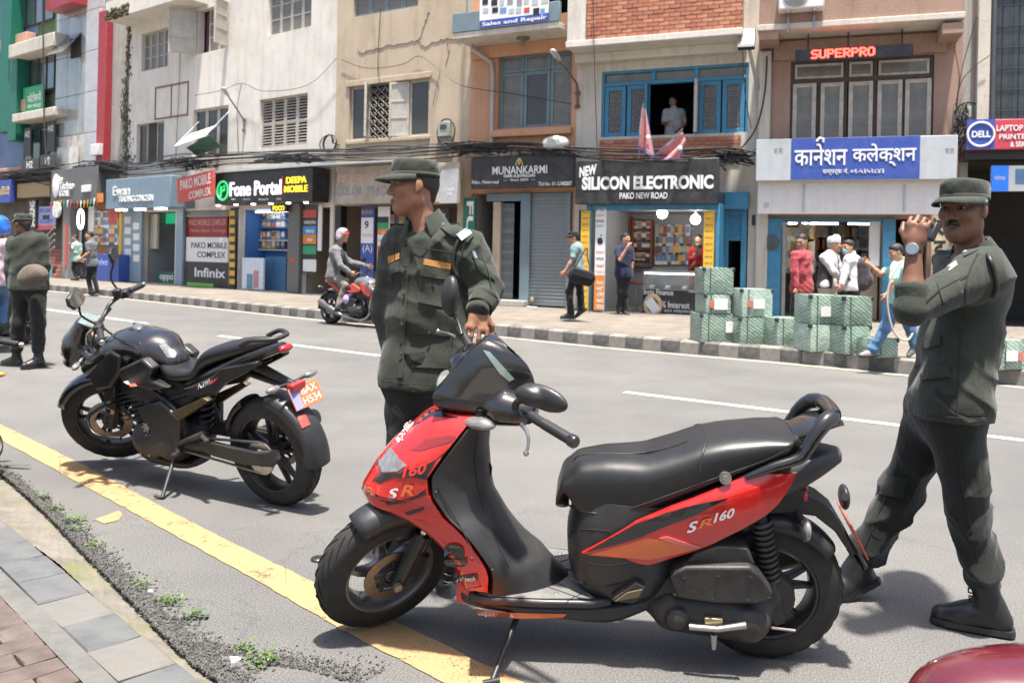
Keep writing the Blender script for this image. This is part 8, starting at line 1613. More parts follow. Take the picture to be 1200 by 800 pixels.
J=JT(3.62,head=(485,219),neck=(498,263,.02),shL=(549,288,-.02),shR=(463,288,.08),elL=(574,340,-.06),elR=(452,362,.10),wrL=(562,361,-.14),wrR=(466,424,.10),hipL=(520,440,.0),hipR=(476,440,.05),knL=(521,565,-.02),knR=(474,565,.03),anL=(524,682,0),anR=(472,684,.05))
GM=person('person','guard in olive uniform resting a hand on the scooter and looking aside',J,(-.28,-.96),(-.95,-.28,-.03),SK1,M_OLIVE,M_OLIVED,M_BOOT,1.05,.0052,'long',.91,.045,hair=None,loose=1.1,amp=.021,boots=True,tr_loose=1.4,head_k=.90,handL=dict(d=(-.12,-.45,-1),n=(.1,-.85,.5),side=-1,curls=(.35,.4,.42,.45),spread=1.2),feet=((.1,-1,0),(-.3,-1,0)))
cap(GM,M_OLIVE);collar_ring(GM,J,(-.35,-.94),M_OLIVE,1.05);cuff(GM,J,'L',.35,.98,.060,.054,M_OLIVE);M_OCH=mat('ochre_name_tape',(.42,.2,.055),.8,var=.5,vs=160)
tpatch(GM,'name_tape',[(497,303),(529,309),(528,316),(496,310)],M_OCH,.010,.005,lb='ochre tape over the near chest pocket');tpatch(GM,'name_tape',[(454,301),(468,296),(468,303),(455,309)],M_OCH,.010,.005);tpatch(GM,'pocket_flap',[(494,311),(528,317),(525,328),(510,326),(492,323)],M_OLIVE,.012,.008);tpatch(GM,'pocket_flap',[(455,310),(468,305),(467,318),(456,324)],M_OLIVE,.012,.008);tpatch(GM,'chest_pocket',[(492,324),(524,329),(519,360),(490,354)],M_OLIVE,.007,.005);tpatch(GM,'lower_pocket_flap',[(482,378),(528,382),(527,394),(482,391)],M_OLIVE,.013,.008);tpatch(GM,'lower_pocket',[(482,391),(527,394),(526,432),(482,430)],M_OLIVE,.008,.006)
tpatch(GM,'button_placket',[(474,290),(481,288),(478,340),(474,400),(472,442),(466,442),(468,400),(471,340)],M_OLIVE,.008,.005);tpatch(GM,'epaulette',[(516,266),(536,263),(555,276),(548,284),(530,277)],M_OLIVE,.012,.007);tpatch(GM,'rank_slide',[(537,277),(550,269),(553,273),(541,282)],mat('rank_white',(.62,.68,.68),.5),.017,.005);tpatch(GM,'rank_slide_band',[(534,275),(546,267),(549,269),(537,277)],mat('rank_teal',(.2,.36,.36),.5),.017,.005);tpatch(GM,'shoulder_pin',[(553,294),(556,293),(560,302),(557,303)],M_CHROME,.01,.004);tpatch(GM,'sleeve_pocket',[(554,300),(575,312),(580,330),(562,318)],M_OLIVE,.007,.004);cord(GM,[(537,281),(532,295),(531,312),(535,322)],M_BLK,.008)
for P in([(546,278),(541,300),(540,328),(545,350)],[(560,292),(572,318),(576,338)],[(462,284),(462,310),(459,340)],[(452,446),(475,449),(500,450),(520,450)],[(482,289),(510,293),(536,297)],[(530,335),(532,370),(530,400)]):cord(GM,P,M_SEAM,.0018,'seam')
for(x,y)in((508,322),(503,390),(519,263),(475,312),(473,345),(471,380),(470,415)):
 b=bvh_of(GM['shirt']);p=stick(b,ident(),x,y,.018);mb=MB(GM['Mi']);mb.lathe([(0,.003),(.006,.003),(.008,0)],tuple(p),(0,-1,.1),12);mb.build('button',M_STEEL if y<270 else M_BLK,GM['root'],smooth=40)
J=JT(9.85,head=(27,263),neck=(32,274),shL=(16,284,.02),shR=(48,282,.0),elL=(12,313),elR=(52,310,-.02),wrL=(14,336),wrR=(52,328,.16),hipL=(25,334),hipR=(43,334),knL=(22,377,0),knR=(45,377,-.05),anL=(19,420,.05),anR=(45,421,-.05))
GL=person('person','guard seen from behind in olive uniform with a grey-brown pouch at the waist',J,(-.35,.94),(-.85,.5,-.05),SK2,M_OLIVE,M_OLIVED,M_BOOT,1.02,.010,'long',1.05,.06,hair=None,loose=1.2,amp=.009,boots=True,tr_loose=1.4,feet=((-.9,.2,0),(-.3,-.6,0)))
cap(GL,M_OLIVE)
pc=at(38,322,9.60);V,Q=sdf_mesh([ell((0,0,0),(.15,.08,.12),.04),seg((-.08,0,-.04),(.08,0,-.02),.09,.09,.05,((0,1,0),1.3))],.01,noise=folds(.004,3,(0,0,0)));o=np_mesh('waist_pouch',V,Q,fabric('pouch_canvas',(.105,.085,.066)),None);o.matrix_world=T(*pc)@RY(R(-12));tag(o,'grey-brown canvas pouch slung on the back of the left guard','pouch')
TEAL=fabric('teal_tshirt',(.16,.24,.24));BLKC=fabric('black_cloth',(.014,.014,.016));WHC=fabric('white_shirt',(.55,.55,.54));REDC=fabric('red_check_shirt',(.30,.045,.055),.5,40);JEAN=fabric('blue_jeans',(.07,.15,.27));AQUA=fabric('aqua_tshirt',(.30,.52,.47));NAVY=fabric('navy_shirt',(.014,.018,.045));GREYC=fabric('grey_tshirt',(.12,.125,.14));VEST=fabric('dark_vest',(.035,.032,.038));CREAM=fabric('cream_trousers',(.5,.46,.38));MINT=fabric('mint_shirt',(.26,.36,.33));PINKC=fabric('pink_shirt',(.55,.4,.44));LGREY=fabric('pale_grey_tshirt',(.42,.42,.42));RGREY=fabric('rider_grey_shirt',(.13,.135,.14));KHK=fabric('taupe_trousers',(.19,.155,.14));SHO=mat('dark_shoe',(.02,.02,.022),.5,var=.2)
J=JT(16.2,head=(671.5,279),neck=(675,285.5),shL=(674,291,-.17),shR=(677,291,.17),elL=(671,304,-.22),elR=(672,304,.2),wrL=(662,318,-.22),wrR=(668,318,.2),hipL=(676,317,-.08),hipR=(677,317,.08),knL=(667,341,-.06),knR=(680,343,.08),anL=(669,368,-.08),anR=(682,362,.08))
P1=person('person','man in teal t-shirt and black cap walking past the shutter with a shoulder bag',J,(-1,-.1),(-.98,-.15,-.05),SK3,TEAL,BLKC,SHO,1.0,.013,'short',1.1,.08,feet=((-1,-.1,0),(-.8,-.1,-.6)),amp=.014);cap(P1,BLKC,.07)
pc=at(682,323,15.9);BG=thing('shoulder_bag','black shoulder bag carried by the man in the teal t-shirt','bag',T(*pc)@RY(R(14)));V,Q=sdf_mesh([seg((-.14,0,.0),(.14,0,0),.12,.12,.05,((0,1,0),1.7)),seg((-.14,0,-.08),(.14,0,-.08),.09,.09,.05,((0,1,0),1.6))],.014);np_mesh('bag_body',V,Q,BLKC,BG);mb=MB();mb.box(-.2,.2,-.085,-.06,-.03,.1);mb.build('flap',BLKC,BG,bevel=.02);mb=MB();mb.tube(spline([(-.17,0,.08),(-.1,-.02,.38),(-.03,.1,.52),(.02,.3,.4),(.16,.1,.08)],5),.012,6);mb.build('strap',BLKC,BG,smooth=60)
J=JT(18.5,head=(733,280),neck=(731,287),shL=(738.5,292.5,.05),shR=(723,292.5,-.05),elL=(741,308),elR=(726.5,304.5,-.25),wrL=(739.5,322),wrR=(735,290,-.3),hipL=(735,320),hipR=(727,320),knL=(733,343),knR=(727,343),anL=(732,365),anR=(725.5,366))
person('person','man in navy shirt and black trousers drinking in the electronics shop doorway',J,(.35,-.94),(.7,-.7,0),SK3,NAVY,BLKC,SHO,1.0,.014,'short',1.05,.10,hair='full',amp=.014)
for nm,hx,hy,Z_,hr in(('man in red shirt standing behind the phone counter',818.5,281,20.2,'short'),('woman in red top behind the phone counter',818,292.5,19.6,'full')):
 J=JT(Z_,head=(hx,hy),neck=(hx,hy+7),shL=(hx+6.5,hy+12),shR=(hx-7.5,hy+12),elL=(hx+8,hy+25),elR=(hx-10,hy+24),wrL=(hx+3,hy+30,-.25),wrR=(hx-6,hy+18,-.3),hipL=(hx+4,hy+40),hipR=(hx-4,hy+40),knL=(hx+4,hy+62),knR=(hx-4,hy+62),anL=(hx+4,hy+82),anR=(hx-4,hy+82))
 person('person',nm,J,(-.3,-.95),(-.5,-.86,-.1),SK3,fabric('crimson_shirt',(.34,.02,.03)),BLKC,SHO,1.0,.015,'short',1.0,.08,hair=hr,amp=.01)
J=JT(19.95,head=(788.5,119),neck=(789.5,126),shL=(799,132),shR=(780.5,132),elL=(803,146),elR=(777,145),wrL=(796,152,-.2),wrR=(783,143.5,-.3),hipL=(794,160),hipR=(785,160),knL=(794,186),knR=(785,186),anL=(794,212),anR=(785,212))
person('person','man in pale grey t-shirt standing in the open blue window',J,(-.25,-.97),(-.55,-.83,-.25),SK3,LGREY,BLKC,SHO,1.05,.014,'short',1.1,.1,amp=.014)
J=JT(14.0,head=(940,283),neck=(939.5,292),shL=(931.5,299,-.1),shR=(947,298.5,.1),elL=(931,318,-.16),elR=(948,318,.1),wrL=(933,337,-.2),wrR=(943,336,0),hipL=(935,336),hipR=(944,336),knL=(934,361),knR=(943,361),anL=(934,385),anR=(943,385))
person('person','man in red checked shirt looking down beside the fan',J,(-.7,-.7),(-.75,-.6,-.3),SK3,REDC,BLKC,SHO,1.0,.012,'long',1.05,.10,amp=.018)
J=JT(14.4,head=(978,287),neck=(974,295),shL=(977.5,302,.14),shR=(966.5,302,-.14),elL=(985,318,.15),elR=(977,318,-.22),wrL=(990,326,.1),wrR=(986,327,-.2),hipL=(973,334,.08),hipR=(966,334,-.08),knL=(975,360,.05),knR=(967,360,-.08),anL=(974,385,.05),anR=(966,385,-.08))
PT=person('person','man in white shirt, dark vest and patterned cap talking outside the clothes shop',J,(.95,-.2),(.95,-.25,0),SK3,WHC,CREAM,SHO,1.0,.012,'long',1.05,.04,hair='grey',amp=.014,tr_loose=1.8)
S=[];sc,hc=(J['shL']+J['shR'])/2,(J['hipL']+J['hipR'])/2
for a,b in((J['shL'],J['hipL']),(J['shR'],J['hipR'])):S+=[seg(sc.lerp(a,.62).lerp(hc,.06),b-Vector((0,0,.05)),.105,.13,.08)]
S+=[cut(sc.lerp(hc,-.02),(0,0,1)),cut(hc-Vector((0,0,.05)),(0,0,-1))];V,Q=sdf_mesh(S,.014);np_mesh('vest',V,Q,VEST,PT['root'],M=PT['Mi'])
H=PT['head'];mb=MB(PT['Mi']);mb.rings([[H.p(-.012+.108*s_*math.cos(a),.09*s_*math.sin(a),z+.03*(math.cos(a)>0)*(z>.1))for a in[2*math.pi*q_/24 for q_ in range(24)]]for z,s_ in((.04,1.02),(.08,1.03),(.12,.95),(.145,.6),(.15,.1))],True,True);mb.build('patterned_cap',fabric('topi_pale',(.5,.48,.46),.4,60),PT['root'],smooth=60)
J=JT(14.0,head=(994,290),neck=(998.5,297),shL=(993,304,-.15),shR=(1003,304,.15),elL=(990,320,-.18),elR=(994,320,.2),wrL=(986.5,333,-.22),wrR=(987,330,.1),hipL=(997,337,-.08),hipR=(1001,337,.08),knL=(997,361),knR=(1001,361),anL=(997,385),anR=(1002,385))
PM_=person('person','man in white shirt and blue face mask wearing a dark backpack',J,(-.97,-.2),(-.95,-.3,-.05),SK3,WHC,BLKC,SHO,.98,.012,'long',1.0,.05,hair='full',amp=.014)
H=PM_['head'];V,Q=sdf_mesh([H.e((.045,0,-.055),(.068,.066,.05),.02),cut(H.p(.045,0,0),tuple(H.R@Vector((-1,0,0)))),cut(H.p(0,0,-.018),tuple(H.R@Vector((.1,0,1))))],.008);np_mesh('face_mask',V,Q,mat('mask_blue',(.22,.45,.6),.8,var=.1),PM_['root'],M=PM_['Mi'])
pc=at(1011,320,13.9);BK=thing('backpack','dark backpack on the masked man in the white shirt','backpack',T(*pc)@RZ(R(80)));V,Q=sdf_mesh([seg((0,0,-.17),(0,0,.14),.13,.12,.05,((0,1,0),1.1)),ell((0,-.10,-.1),(.11,.06,.11),.04)],.014,noise=folds(.004,5,(0,0,0)));np_mesh('pack_body',V,Q,fabric('backpack_cloth',(.05,.042,.05)),BK);mb=MB();mb.tube(spline([(-.06,.12,.2),(-.1,.26,.2),(-.12,.3,.0),(-.08,.14,-.18)],5),.018,6);mb.build('strap',fabric('backpack_cloth',(.05,.042,.05)),BK,smooth=60)
J=JT(10.95,head=(1050,296),neck=(1056,304),shL=(1050,313,-.17),shR=(1058,312,.16),elL=(1046,332,-.28),elR=(1031,321,.10),wrL=(1040,344,-.32),wrR=(1019,310,.12),hipL=(1052,357,-.08),hipR=(1055,357,.08),knL=(1037,384,-.08),knR=(1067,384,.10),anL=(1022,411,-.05),anR=(1073,405,.10))
PWk=person('person','man in aqua t-shirt and blue jeans stepping off the kerb with a rope',J,(-.97,-.2),(-.98,-.05,-.25),SK3,AQUA,JEAN,mat('grey_sandal',(.2,.19,.18),.7),.88,.011,'short',1.05,.07,hair='full',amp=.018,feet=((-1,-.1,-.05),(-.7,0,-.6)),tr_loose=1.7)
a=at(1040,346,10.6);rp_=thing('rope','pale rope hanging from the hand of the man in the aqua t-shirt','rope',T(*a));mb=MB();W_=lambda x,y:at(x,y,10.6)-a;mb.tube(spline([W_(1056,306),W_(1045,325),W_(1040,346),W_(1041,365),W_(1046,385),W_(1054,396),W_(1064,398),W_(1070,390)],6),.014,6);mb.build('rope_strand',mat('rope_fibre',(.45,.4,.32),.9),rp_,smooth=60)
J=JT(30.5,head=(87.5,279),neck=(89.5,283.5),shL=(86.5,287,-.1),shR=(93.5,287,.1),elL=(83.5,294,-.2),elR=(95,296),wrL=(82,288.5,-.35),wrR=(94,302),hipL=(87.5,304),hipR=(92,304),knL=(86,315),knR=(93,315),anL=(90,325.5),anR=(95,324))
person('person','man in mint shirt walking near the stair',J,(-.9,-.4),(-.9,-.4,-.3),SK3,MINT,BLKC,SHO,.98,.018,'short',1.0,.08,amp=.01)
J=JT(24.4,head=(104.5,276),neck=(106,281.5),shL=(103,286,-.15),shR=(110.5,286,.15),elL=(104,296,-.2),elR=(111,297,.15),wrL=(95,303,-.25),wrR=(101,304,.1),hipL=(106,309,-.05),hipR=(110,309,.05),knL=(103,324),knR=(110,325),anL=(107,342),anR=(114,340))
person('person','man in grey t-shirt and black trousers stepping off the far kerb',J,(-.95,-.3),(-.95,-.3,-.1),SK3,GREYC,BLKC,SHO,1.0,.016,'short',1.0,.08,amp=.01,feet=((1,-.2,-.3),(-.9,-.2,0)))
J=JT(16.6,head=(402,276),neck=(397,286),shL=(396,293,.17),shR=(393,294,-.17),elL=(409,307,.3),elR=(399,311,-.28),wrL=(430,312,.25),wrR=(410,319,-.26),hipL=(390,323,.1),hipR=(390,323,-.1),knL=(404,330,.24),knR=(404,334,-.24),anL=(397,358,.2),anR=(397,360,-.22))
RI=person('person','rider in grey shirt and red-grey helmet on the moving motorcycle',J,(1,-.1),(.97,-.25,-.05),SK3,RGREY,KHK,SHO,1.0,.013,'long',1.1,.05,hair=None,amp=.018,feet=((1,0,-.15),(1,-.1,-.15)))
def helmet(pr,m,m2,visor=True):
 H=pr['head'];P=[H.e((-.012,0,.03),(.135,.118,.125),.03),H.s_((-.03,.06,-.05),(-.03,-.06,-.05),.08,.08,.05),cut(H.p(.055,0,.02),tuple(H.R@Vector((.9,0,-.45)))),cut(H.p(0,0,-.085),tuple(H.R@Vector((.2,0,-1))))]
 V,Q=sdf_mesh(P,.012);c=np_mesh('helmet',V,Q,m,pr['root'],M=pr['Mi']);mb=MB(pr['Mi']);rings=[]
 for z,o in((.035,.004),(.06,.006),(.085,.004)):rings.append([H.p(-.012+(.138+o)*math.cos(a)*(1-.12*(z>.05)),(.12+o)*math.sin(a)*(1-.12*(z>.05)),z)for a in[lerp(-2.0,2.0,q_/20)for q_ in range(21)]])
 mb.rings(rings,False,False);mb.build('helmet_band',m2,c,smooth=60)
helmet(RI,mat('helmet_grey',(.3,.29,.29),.25,coat=.8),mat('helmet_red',(.4,.04,.03),.25,coat=.8))
pc=at(412,351,16.3);V,Q=sdf_mesh([ell((0,0,0),(.17,.09,.13),.04),ell((.06,0,.13),(.09,.06,.1),.05)],.016,noise=folds(.012,9,(0,0,0),18));o=np_mesh('plastic_bag',V,Q,mat('lilac_plastic',(.42,.3,.56),.4,var=.2),None);o.matrix_world=T(*pc);tag(o,'lilac plastic bag hanging on the moving motorcycle','bag')
J=JT(11.0,head=(0,266),neck=(-2,278),shL=(-19,288),shR=(10,286,-.05),elL=(-24,306),elR=(9,304,.1),wrL=(-26,318,.3),wrR=(4,316,.35),hipL=(-14,330),hipR=(0,330),knL=(-22,345,.35),knR=(4,345,.35),anL=(-20,378,.2),anR=(3,378,.2))
LR=person('person','rider in pink shirt and bright blue helmet seen from behind at the street edge',J,(.1,1),(.0,1,0),SK3,PINKC,JEAN,SHO,1.0,.013,'long',1.05,.06,hair=None,amp=.018);helmet(LR,mat('helmet_blue',(.01,.12,.5),.2,coat=1.0),mat('helmet_trim',(.02,.02,.02),.4))
LM.matrix_world=T(J['hipL'].lerp(J['hipR'],.5).x-.28,11.3,0)@RZ(R(-90))@T(-.15,0,0)
J=JT(31.6,head=(186,290),neck=(188.5,295),shL=(184.5,298,.1),shR=(195,298,-.1),elL=(183,307,.1),elR=(196,308,-.1),wrL=(179.5,313,0),wrR=(186,314,-.2),hipL=(188,316,.05),hipR=(194,316,-.05),knL=(179,317,-.25),knR=(182,319,-.3),anL=(178,331,-.25),anR=(182,332,-.3))
AR=person('person','seated customer in sky-blue and white striped jersey with his back to the street',J,(-.6,.8),(-.7,.7,-.2),SK3,fabric('jersey_white',(.58,.6,.62)),BLKC,SHO,1.0,.018,'short',1.0,.0,amp=.01)
b=bvh_of(AR['shirt'])
for x in(187.5,190.5,193.5):patch('sky_stripe',[(x,297),(x+1.4,297),(x+1.8,316),(x+.4,316)],b,mat('stripe_sky',(.2,.4,.62),.7),AR['root'],.02,.01,4)
J=JT(32.6,head=(200,288),neck=(200.5,293.5),shL=(204.5,298),shR=(196.5,298),elL=(206,306),elR=(195.5,306),wrL=(202,311,-.2),wrR=(198,311,-.2),hipL=(203,315),hipR=(198,315),knL=(203,320,-.2),knR=(198,320,-.2),anL=(203,331),anR=(198,331))
person('person','woman in dark top sitting behind the green phone counter',J,(-.1,-1),(-.3,-.95,-.1),SK3,BLKC,BLKC,SHO,.95,.018,'short',1.0,.05,hair='full',amp=.01)
def fac(px,py,off):
 edges=[-400,60,390,548,672,885,1125,2000]
 for i in range(7):
  if px<=edges[i+1]:break
 fr=FRM[max(i,1)]if px>-60 else FRM[1];u,z=fr.uv(px,py,-off);return fr.M@Vector((u,-off,z))
def wrap_mat(name,col,net):
 m,nt,P,N,L=nodes(name);tc=N.new('ShaderNodeTexCoord').outputs['Object']
 n=noise_n(N,L,7,5,.65,tc);r=ramp(N,[(.3,[x*.78 for x in col]),(.7,[x*1.2 for x in col])]);L.new(n.outputs[0],r.inputs[0]);c=r.outputs[0]
 for sg in(1,-1):
  mp=N.new('ShaderNodeMapping');mp.inputs['Rotation'].default_value=(R(38*sg),R(40),R(45*sg));L.new(tc,mp.inputs[0]);w=N.new('ShaderNodeTexWave');w.inputs['Scale'].default_value=7.5;w.inputs['Distortion'].default_value=3.0;w.inputs['Detail'].default_value=2;L.new(mp.outputs[0],w.inputs[0]);rw=ramp(N,[(.62,0.),(.85,net)]);L.new(w.outputs[1],rw.inputs[0]);c=mixc(N,L,rw.outputs[0],c,(.035,.05,.04))
 L.new(c,P.inputs['Base Color']);P.inputs['Roughness'].default_value=.38;P.inputs['Coat Weight'].default_value=.25;P.inputs['Coat Roughness'].default_value=.2
 nb=noise_n(N,L,18,4,.6,tc);b=N.new('ShaderNodeBump');b.inputs['Strength'].default_value=.5;b.inputs['Distance'].default_value=.02;L.new(nb.outputs[0],b.inputs['Height']);L.new(b.outputs[0],P.inputs['Normal']);return m
WRP=[wrap_mat('green_wrap_net',(.25,.34,.27),.45),wrap_mat('green_wrap',(.29,.385,.315),.3),wrap_mat('green_wrap_pale',(.34,.43,.36),.14)]
CRL=[]
def crate(px0,px1,pyb,h_px,level_z,m,yaw,label,tags=(),dep=.42,z0=None):
 """wrapped carton; pyb is the pixel row of its front foot (or the height it rests at)"""
 pxm=(px0+px1)/2
 g=gnd(pxm,pyb,PAVZ)if z0 is None else z0[0];Zd=g.y;w=(px1-px0)/FPX*Zd*.96;h=h_px/FPX*Zd;z=PAVZ if z0 is None else z0[1]
 M=T(g.x,g.y,z)@RZ(R(yaw))@T(0,dep/2,0);t=thing('wrapped_carton',label,'carton',M,'green wrapped cartons on the kerb');mb=MB();rnd=random.Random(int(px0*7+pyb));n=7;vs=[];fs=[]
 def bul(a,b):return .018*math.sin(math.pi*a)*math.sin(math.pi*b)+rnd.uniform(-.004,.004)
 for face in range(6):
  b0=len(vs)
  for i in range(n+1):
   for j in range(n+1):
    a,b=i/n,j/n;e=bul(a,b)if 0<i<n and 0<j<n else 0
    vs.append({0:(lerp(-w/2,w/2,a),-dep/2-e,h*b),1:(lerp(w/2,-w/2,a),dep/2+e,h*b),2:(w/2+e,lerp(-dep/2,dep/2,a),h*b),3:(-w/2-e,lerp(dep/2,-dep/2,a),h*b),4:(lerp(-w/2,w/2,a),lerp(-dep/2,dep/2,b),h+e*.6),5:(lerp(-w/2,w/2,a),lerp(dep/2,-dep/2,b),0)}[face])
  fs+=[(b0+i*(n+1)+j,b0+(i+1)*(n+1)+j,b0+(i+1)*(n+1)+j+1,b0+i*(n+1)+j+1)for i in range(n)for j in range(n)]
 mb.add(vs,fs);mb.build('carton_body',m,t,smooth=50,recalc=True)
 for sx in(-1,1):mb=MB();mb.box(sx*w/2-.022,sx*w/2+.022,-dep/2-.008,-dep/2+.05,h-.05,h+.008);mb.build('corner_guard',mat('corner_black',(.025,.028,.026),.5),t,bevel=.01)
 mb=MB();mb.tube([(-w*.3,-dep/2-.02,.01),(-w*.3,-dep/2-.02,h*.99),(-w*.3,dep/2,h+.012)],.006,4);mb.build('strap',mat('strap_green',(.06,.1,.07),.5),t)
 for(a0,a1,b0_,b1,mm)in tags:mb=MB();mb.box(lerp(-w/2,w/2,a0),lerp(-w/2,w/2,a1),-dep/2-.027,-dep/2-.022,h*b0_,h*b1);mb.build('paper_label',mm,t)
 return(g,z+h+.012)
LW=(.1,.55,.2,.62,M_WHTD);LRd=(.12,.26,.28,.58,mat('label_red',(.5,.14,.1),.6))
a=crate(820,862,401,33,0,WRP[0],12,'netted green carton at the foot of the stack beside the yellow strip',[(.72,.98,.35,.75,M_WHTD)]);b=crate(832,864,0,22,0,WRP[1],10,'thin labelled green carton in the middle of the stack beside the yellow strip',[(.3,.85,.2,.8,M_WHTD),(.12,.28,.3,.7,LRd[4])],z0=a);crate(831,868,0,30,0,WRP[0],8,'topmost netted carton of the stack beside the yellow strip',z0=b)
a=crate(865,908,403,31,0,WRP[0],12,'netted green carton under the pale labelled one, next to the three-high stack');crate(867,907,0,32,0,WRP[2],12,'pale green carton with white label on a single netted carton',[(.34,.72,.3,.65,M_WHTD),(.16,.32,.35,.6,LRd[4])],z0=a)
crate(908,945,406,33,0,WRP[1],14,'single green carton standing between two stacks')
a=crate(947,986,412,32,0,WRP[2],14,'plain pale carton under the carton with the long white label');crate(946,985,0,33,0,WRP[1],13,'green carton with a long white label and red mark, on a plain pale one',[(.3,.74,.25,.6,M_WHTD),(.76,.94,.3,.62,LRd[4])],z0=a)
a=crate(987,1023,415,33,0,WRP[1],15,'smooth green carton under the darkest netted carton');crate(985,1023,0,33,0,WRP[0],13,'dark densely netted carton on top, behind the walking man',z0=a)
crate(1023,1055,419,22,0,WRP[1],15,'low green carton behind the stepping leg of the man in jeans');crate(1166,1206,433,34,0,WRP[1],16,'green carton with white label standing alone behind the guard with the radio',[(.2,.65,.3,.65,M_WHTD),(.68,.85,.3,.6,LRd[4])])
M_CAB=mat('cable_black',(.022,.022,.023),.6,var=.2);rnd=random.Random(21)
SPN=[(-40,214),(60,203),(110,197),(150,198),(205,192),(262,187),(330,184),(392,182),(450,180),(505,177),(552,175),(610,175),(668,178),(720,182),(790,182),(850,180),(884,186)]
for i in range(13):
 oy,of=rnd.gauss(0,4.0),.25+rnd.uniform(0,.35);lo_,hi_=(0,len(SPN))if i<9 else(rnd.randrange(0,4),rnd.randrange(10,17));P=[fac(x,y+oy+rnd.gauss(0,1.6),of+rnd.uniform(-.05,.05)+(.75 if 672<x<846 else 0)*(i%3==0))for x,y in SPN[lo_:hi_]];mb=MB();base=P[0].copy();mb.tube([p-base for p in spline(P,6)],rnd.choice((.008,.011,.014,.02)),5);o=mb.build('overhead_cable',M_CAB,None,smooth=60);o.location=base;tag(o,'black cable slung along the shop fronts above the signs','cable','cables along the facades')
def tangle(cx,cy,w,h,n,seed,lb):
 r_=random.Random(seed);c=fac(cx,cy,.3);mb=MB()
 for _ in range(n):P=[fac(cx+r_.gauss(0,w),cy+r_.gauss(0,h),.25+r_.uniform(0,.3))-c for _ in range(6)];mb.tube(spline(P,5),r_.choice((.008,.012,.016)),4)
 o=mb.build('cable_tangle',M_CAB);o.location=c;tag(o,lb,'cables',kind='stuff')
tangle(125,196,14,4,26,1,'dense knot of cables between the gadget store and trading shop');tangle(215,192,14,4,16,2,'knot of cables above the tilted red sign');tangle(560,174,22,4,26,3,'tangled cables over the jewellery sign');tangle(640,178,18,3,14,4,'cables strewn along the ledge over the jewellery sign');tangle(856,184,14,5,20,5,'cable tangle below the blue windows');tangle(1128,150,6,12,20,6,'cable tangle round the meter on the concrete column');tangle(30,205,25,5,22,7,'cables crossing before the green building');tangle(340,185,30,3,12,8,'cables hanging over the phone shop fascia')
def wire(pts,off,lb,r=.009):
 P=[fac(x,y,off)for x,y in pts];b=P[0].copy();mb=MB();mb.tube([p-b for p in spline(P,6)],r,4);o=mb.build('wire',M_CAB,None,smooth=60);o.location=b;tag(o,lb,'wire','thin wires on the walls')
wire([(211,62),(210,100),(207,160),(206,190)],.05,'thin wire dropping beside the open casement of the white building');wire([(228,112),(260,106),(283,98),(310,107),(360,100),(395,68)],.15,'thin wire swinging across the white wall over the louvred window');wire([(283,98),(278,130),(280,180)],.08,'thin wire hanging behind the lamp on the white wall');wire([(400,70),(430,80),(470,76),(490,66),(505,74),(515,84),(513,96),(507,125)],.06,'sagging wire across the tan wall above its window');wire([(515,80),(540,100),(600,110),(670,122)],.3,'thin wire between the tan and orange buildings');wire([(446,10),(443,70),(445,98)],.05,'thin wire dropping to the tan window');wire([(695,0),(697,90),(700,180)],.95,'thin wire down the white column of the brick building');wire([(899,66),(896,110),(886,150),(868,175)],.2,'cable drooping from the terracotta balcony to the tangle',.018);wire([(870,55),(873,110),(880,150)],.2,'thin wire below the floodlight');wire([(1118,55),(1124,90),(1120,125)],.2,'thin wire above the meter on the concrete column');wire([(1145,20),(1130,70),(1122,110)],.25,'slanting wire on the concrete column');wire([(1160,65),(1140,80),(1125,100),(1120,140)],.25,'second slanting wire over the meter');wire([(50,0),(51,80),(52,150),(55,195)],.8,'dark cable hanging before the green building',.03)
def lamp(name,label,base,elbow,head,offs,m,hs=(.16,.07,.05)):
 A,B_,C_=fac(*base,offs[0]),fac(*elbow,offs[1]),fac(*head,offs[2]);t=thing(name,label,'lamp',T(*A));mb=MB();mb.tube([Vector((0,0,-.25)),Vector((0,0,.1)),B_-A,C_-A],[.03,.03,.026,.024],8);mb.build('arm',m,t,smooth=60);d=(C_-B_).normalized();Mx=T(*(C_-A+d*.12))@d.to_track_quat('X','Z').to_matrix().to_4x4();V,Q=sdf_mesh([seg((-.12,0,0),(.14,0,0),.05,.085,.03,((0,0,1),1.5))],.014);np_mesh('lamp_head',V,Q,mat('lamp_grey',(.4,.4,.39),.5,metal=.3),t,M=Mx);mb=MB(t.matrix_world.inverted()@T(*A)@Mx);mb.ball((.04,0,-.045),(.1,.05,.025),12);mb.build('lens',M_GLASSL,t,smooth=180);mb=MB();mb.box(-.06,.06,-.0,.05,-.3,-.22);mb.box(-.06,.06,0,.05,.02,.1);mb.build('bracket',m,t)
lamp('street_lamp','grey wall lamp on a slanted arm above the louvred window',(286,143),(284,138),(267,112),(.05,.15,.9),mat('rust_grey',(.2,.19,.17),.6));lamp('street_lamp','rusty bracket lamp on the orange building beside its window',(677,112),(676,98),(655,70),(.05,.1,.8),mat('rusty_steel',(.16,.09,.06),.8,var=.3))
A=fac(889,108,.1);B_=fac(878,58,.6);t=thing('floodlight','grey floodlight on a tube arm between the brick and terracotta buildings','lamp',T(*A));mb=MB();mb.tube([Vector((0,0,-.3)),Vector((0,0,0)),B_-A],.035,8);mb.build('arm',M_METAL,t,smooth=60);Mh=T(*(B_-A+Vector((-.08,-.1,.22))))@RZ(R(-20))@RX(R(-28));mb=MB(Mh);mb.box(-.17,.17,-.04,.06,-.22,.22);mb.build('housing',M_METAL,t,bevel=.02);mb=MB(Mh);mb.box(-.14,.14,-.05,-.041,-.1,.19);mb.build('lens',M_GLASSL,t);mb=MB(Mh);mb.box(-.17,.17,-.06,.05,-.3,-.221);mb.build('driver_box',M_BLK,t)
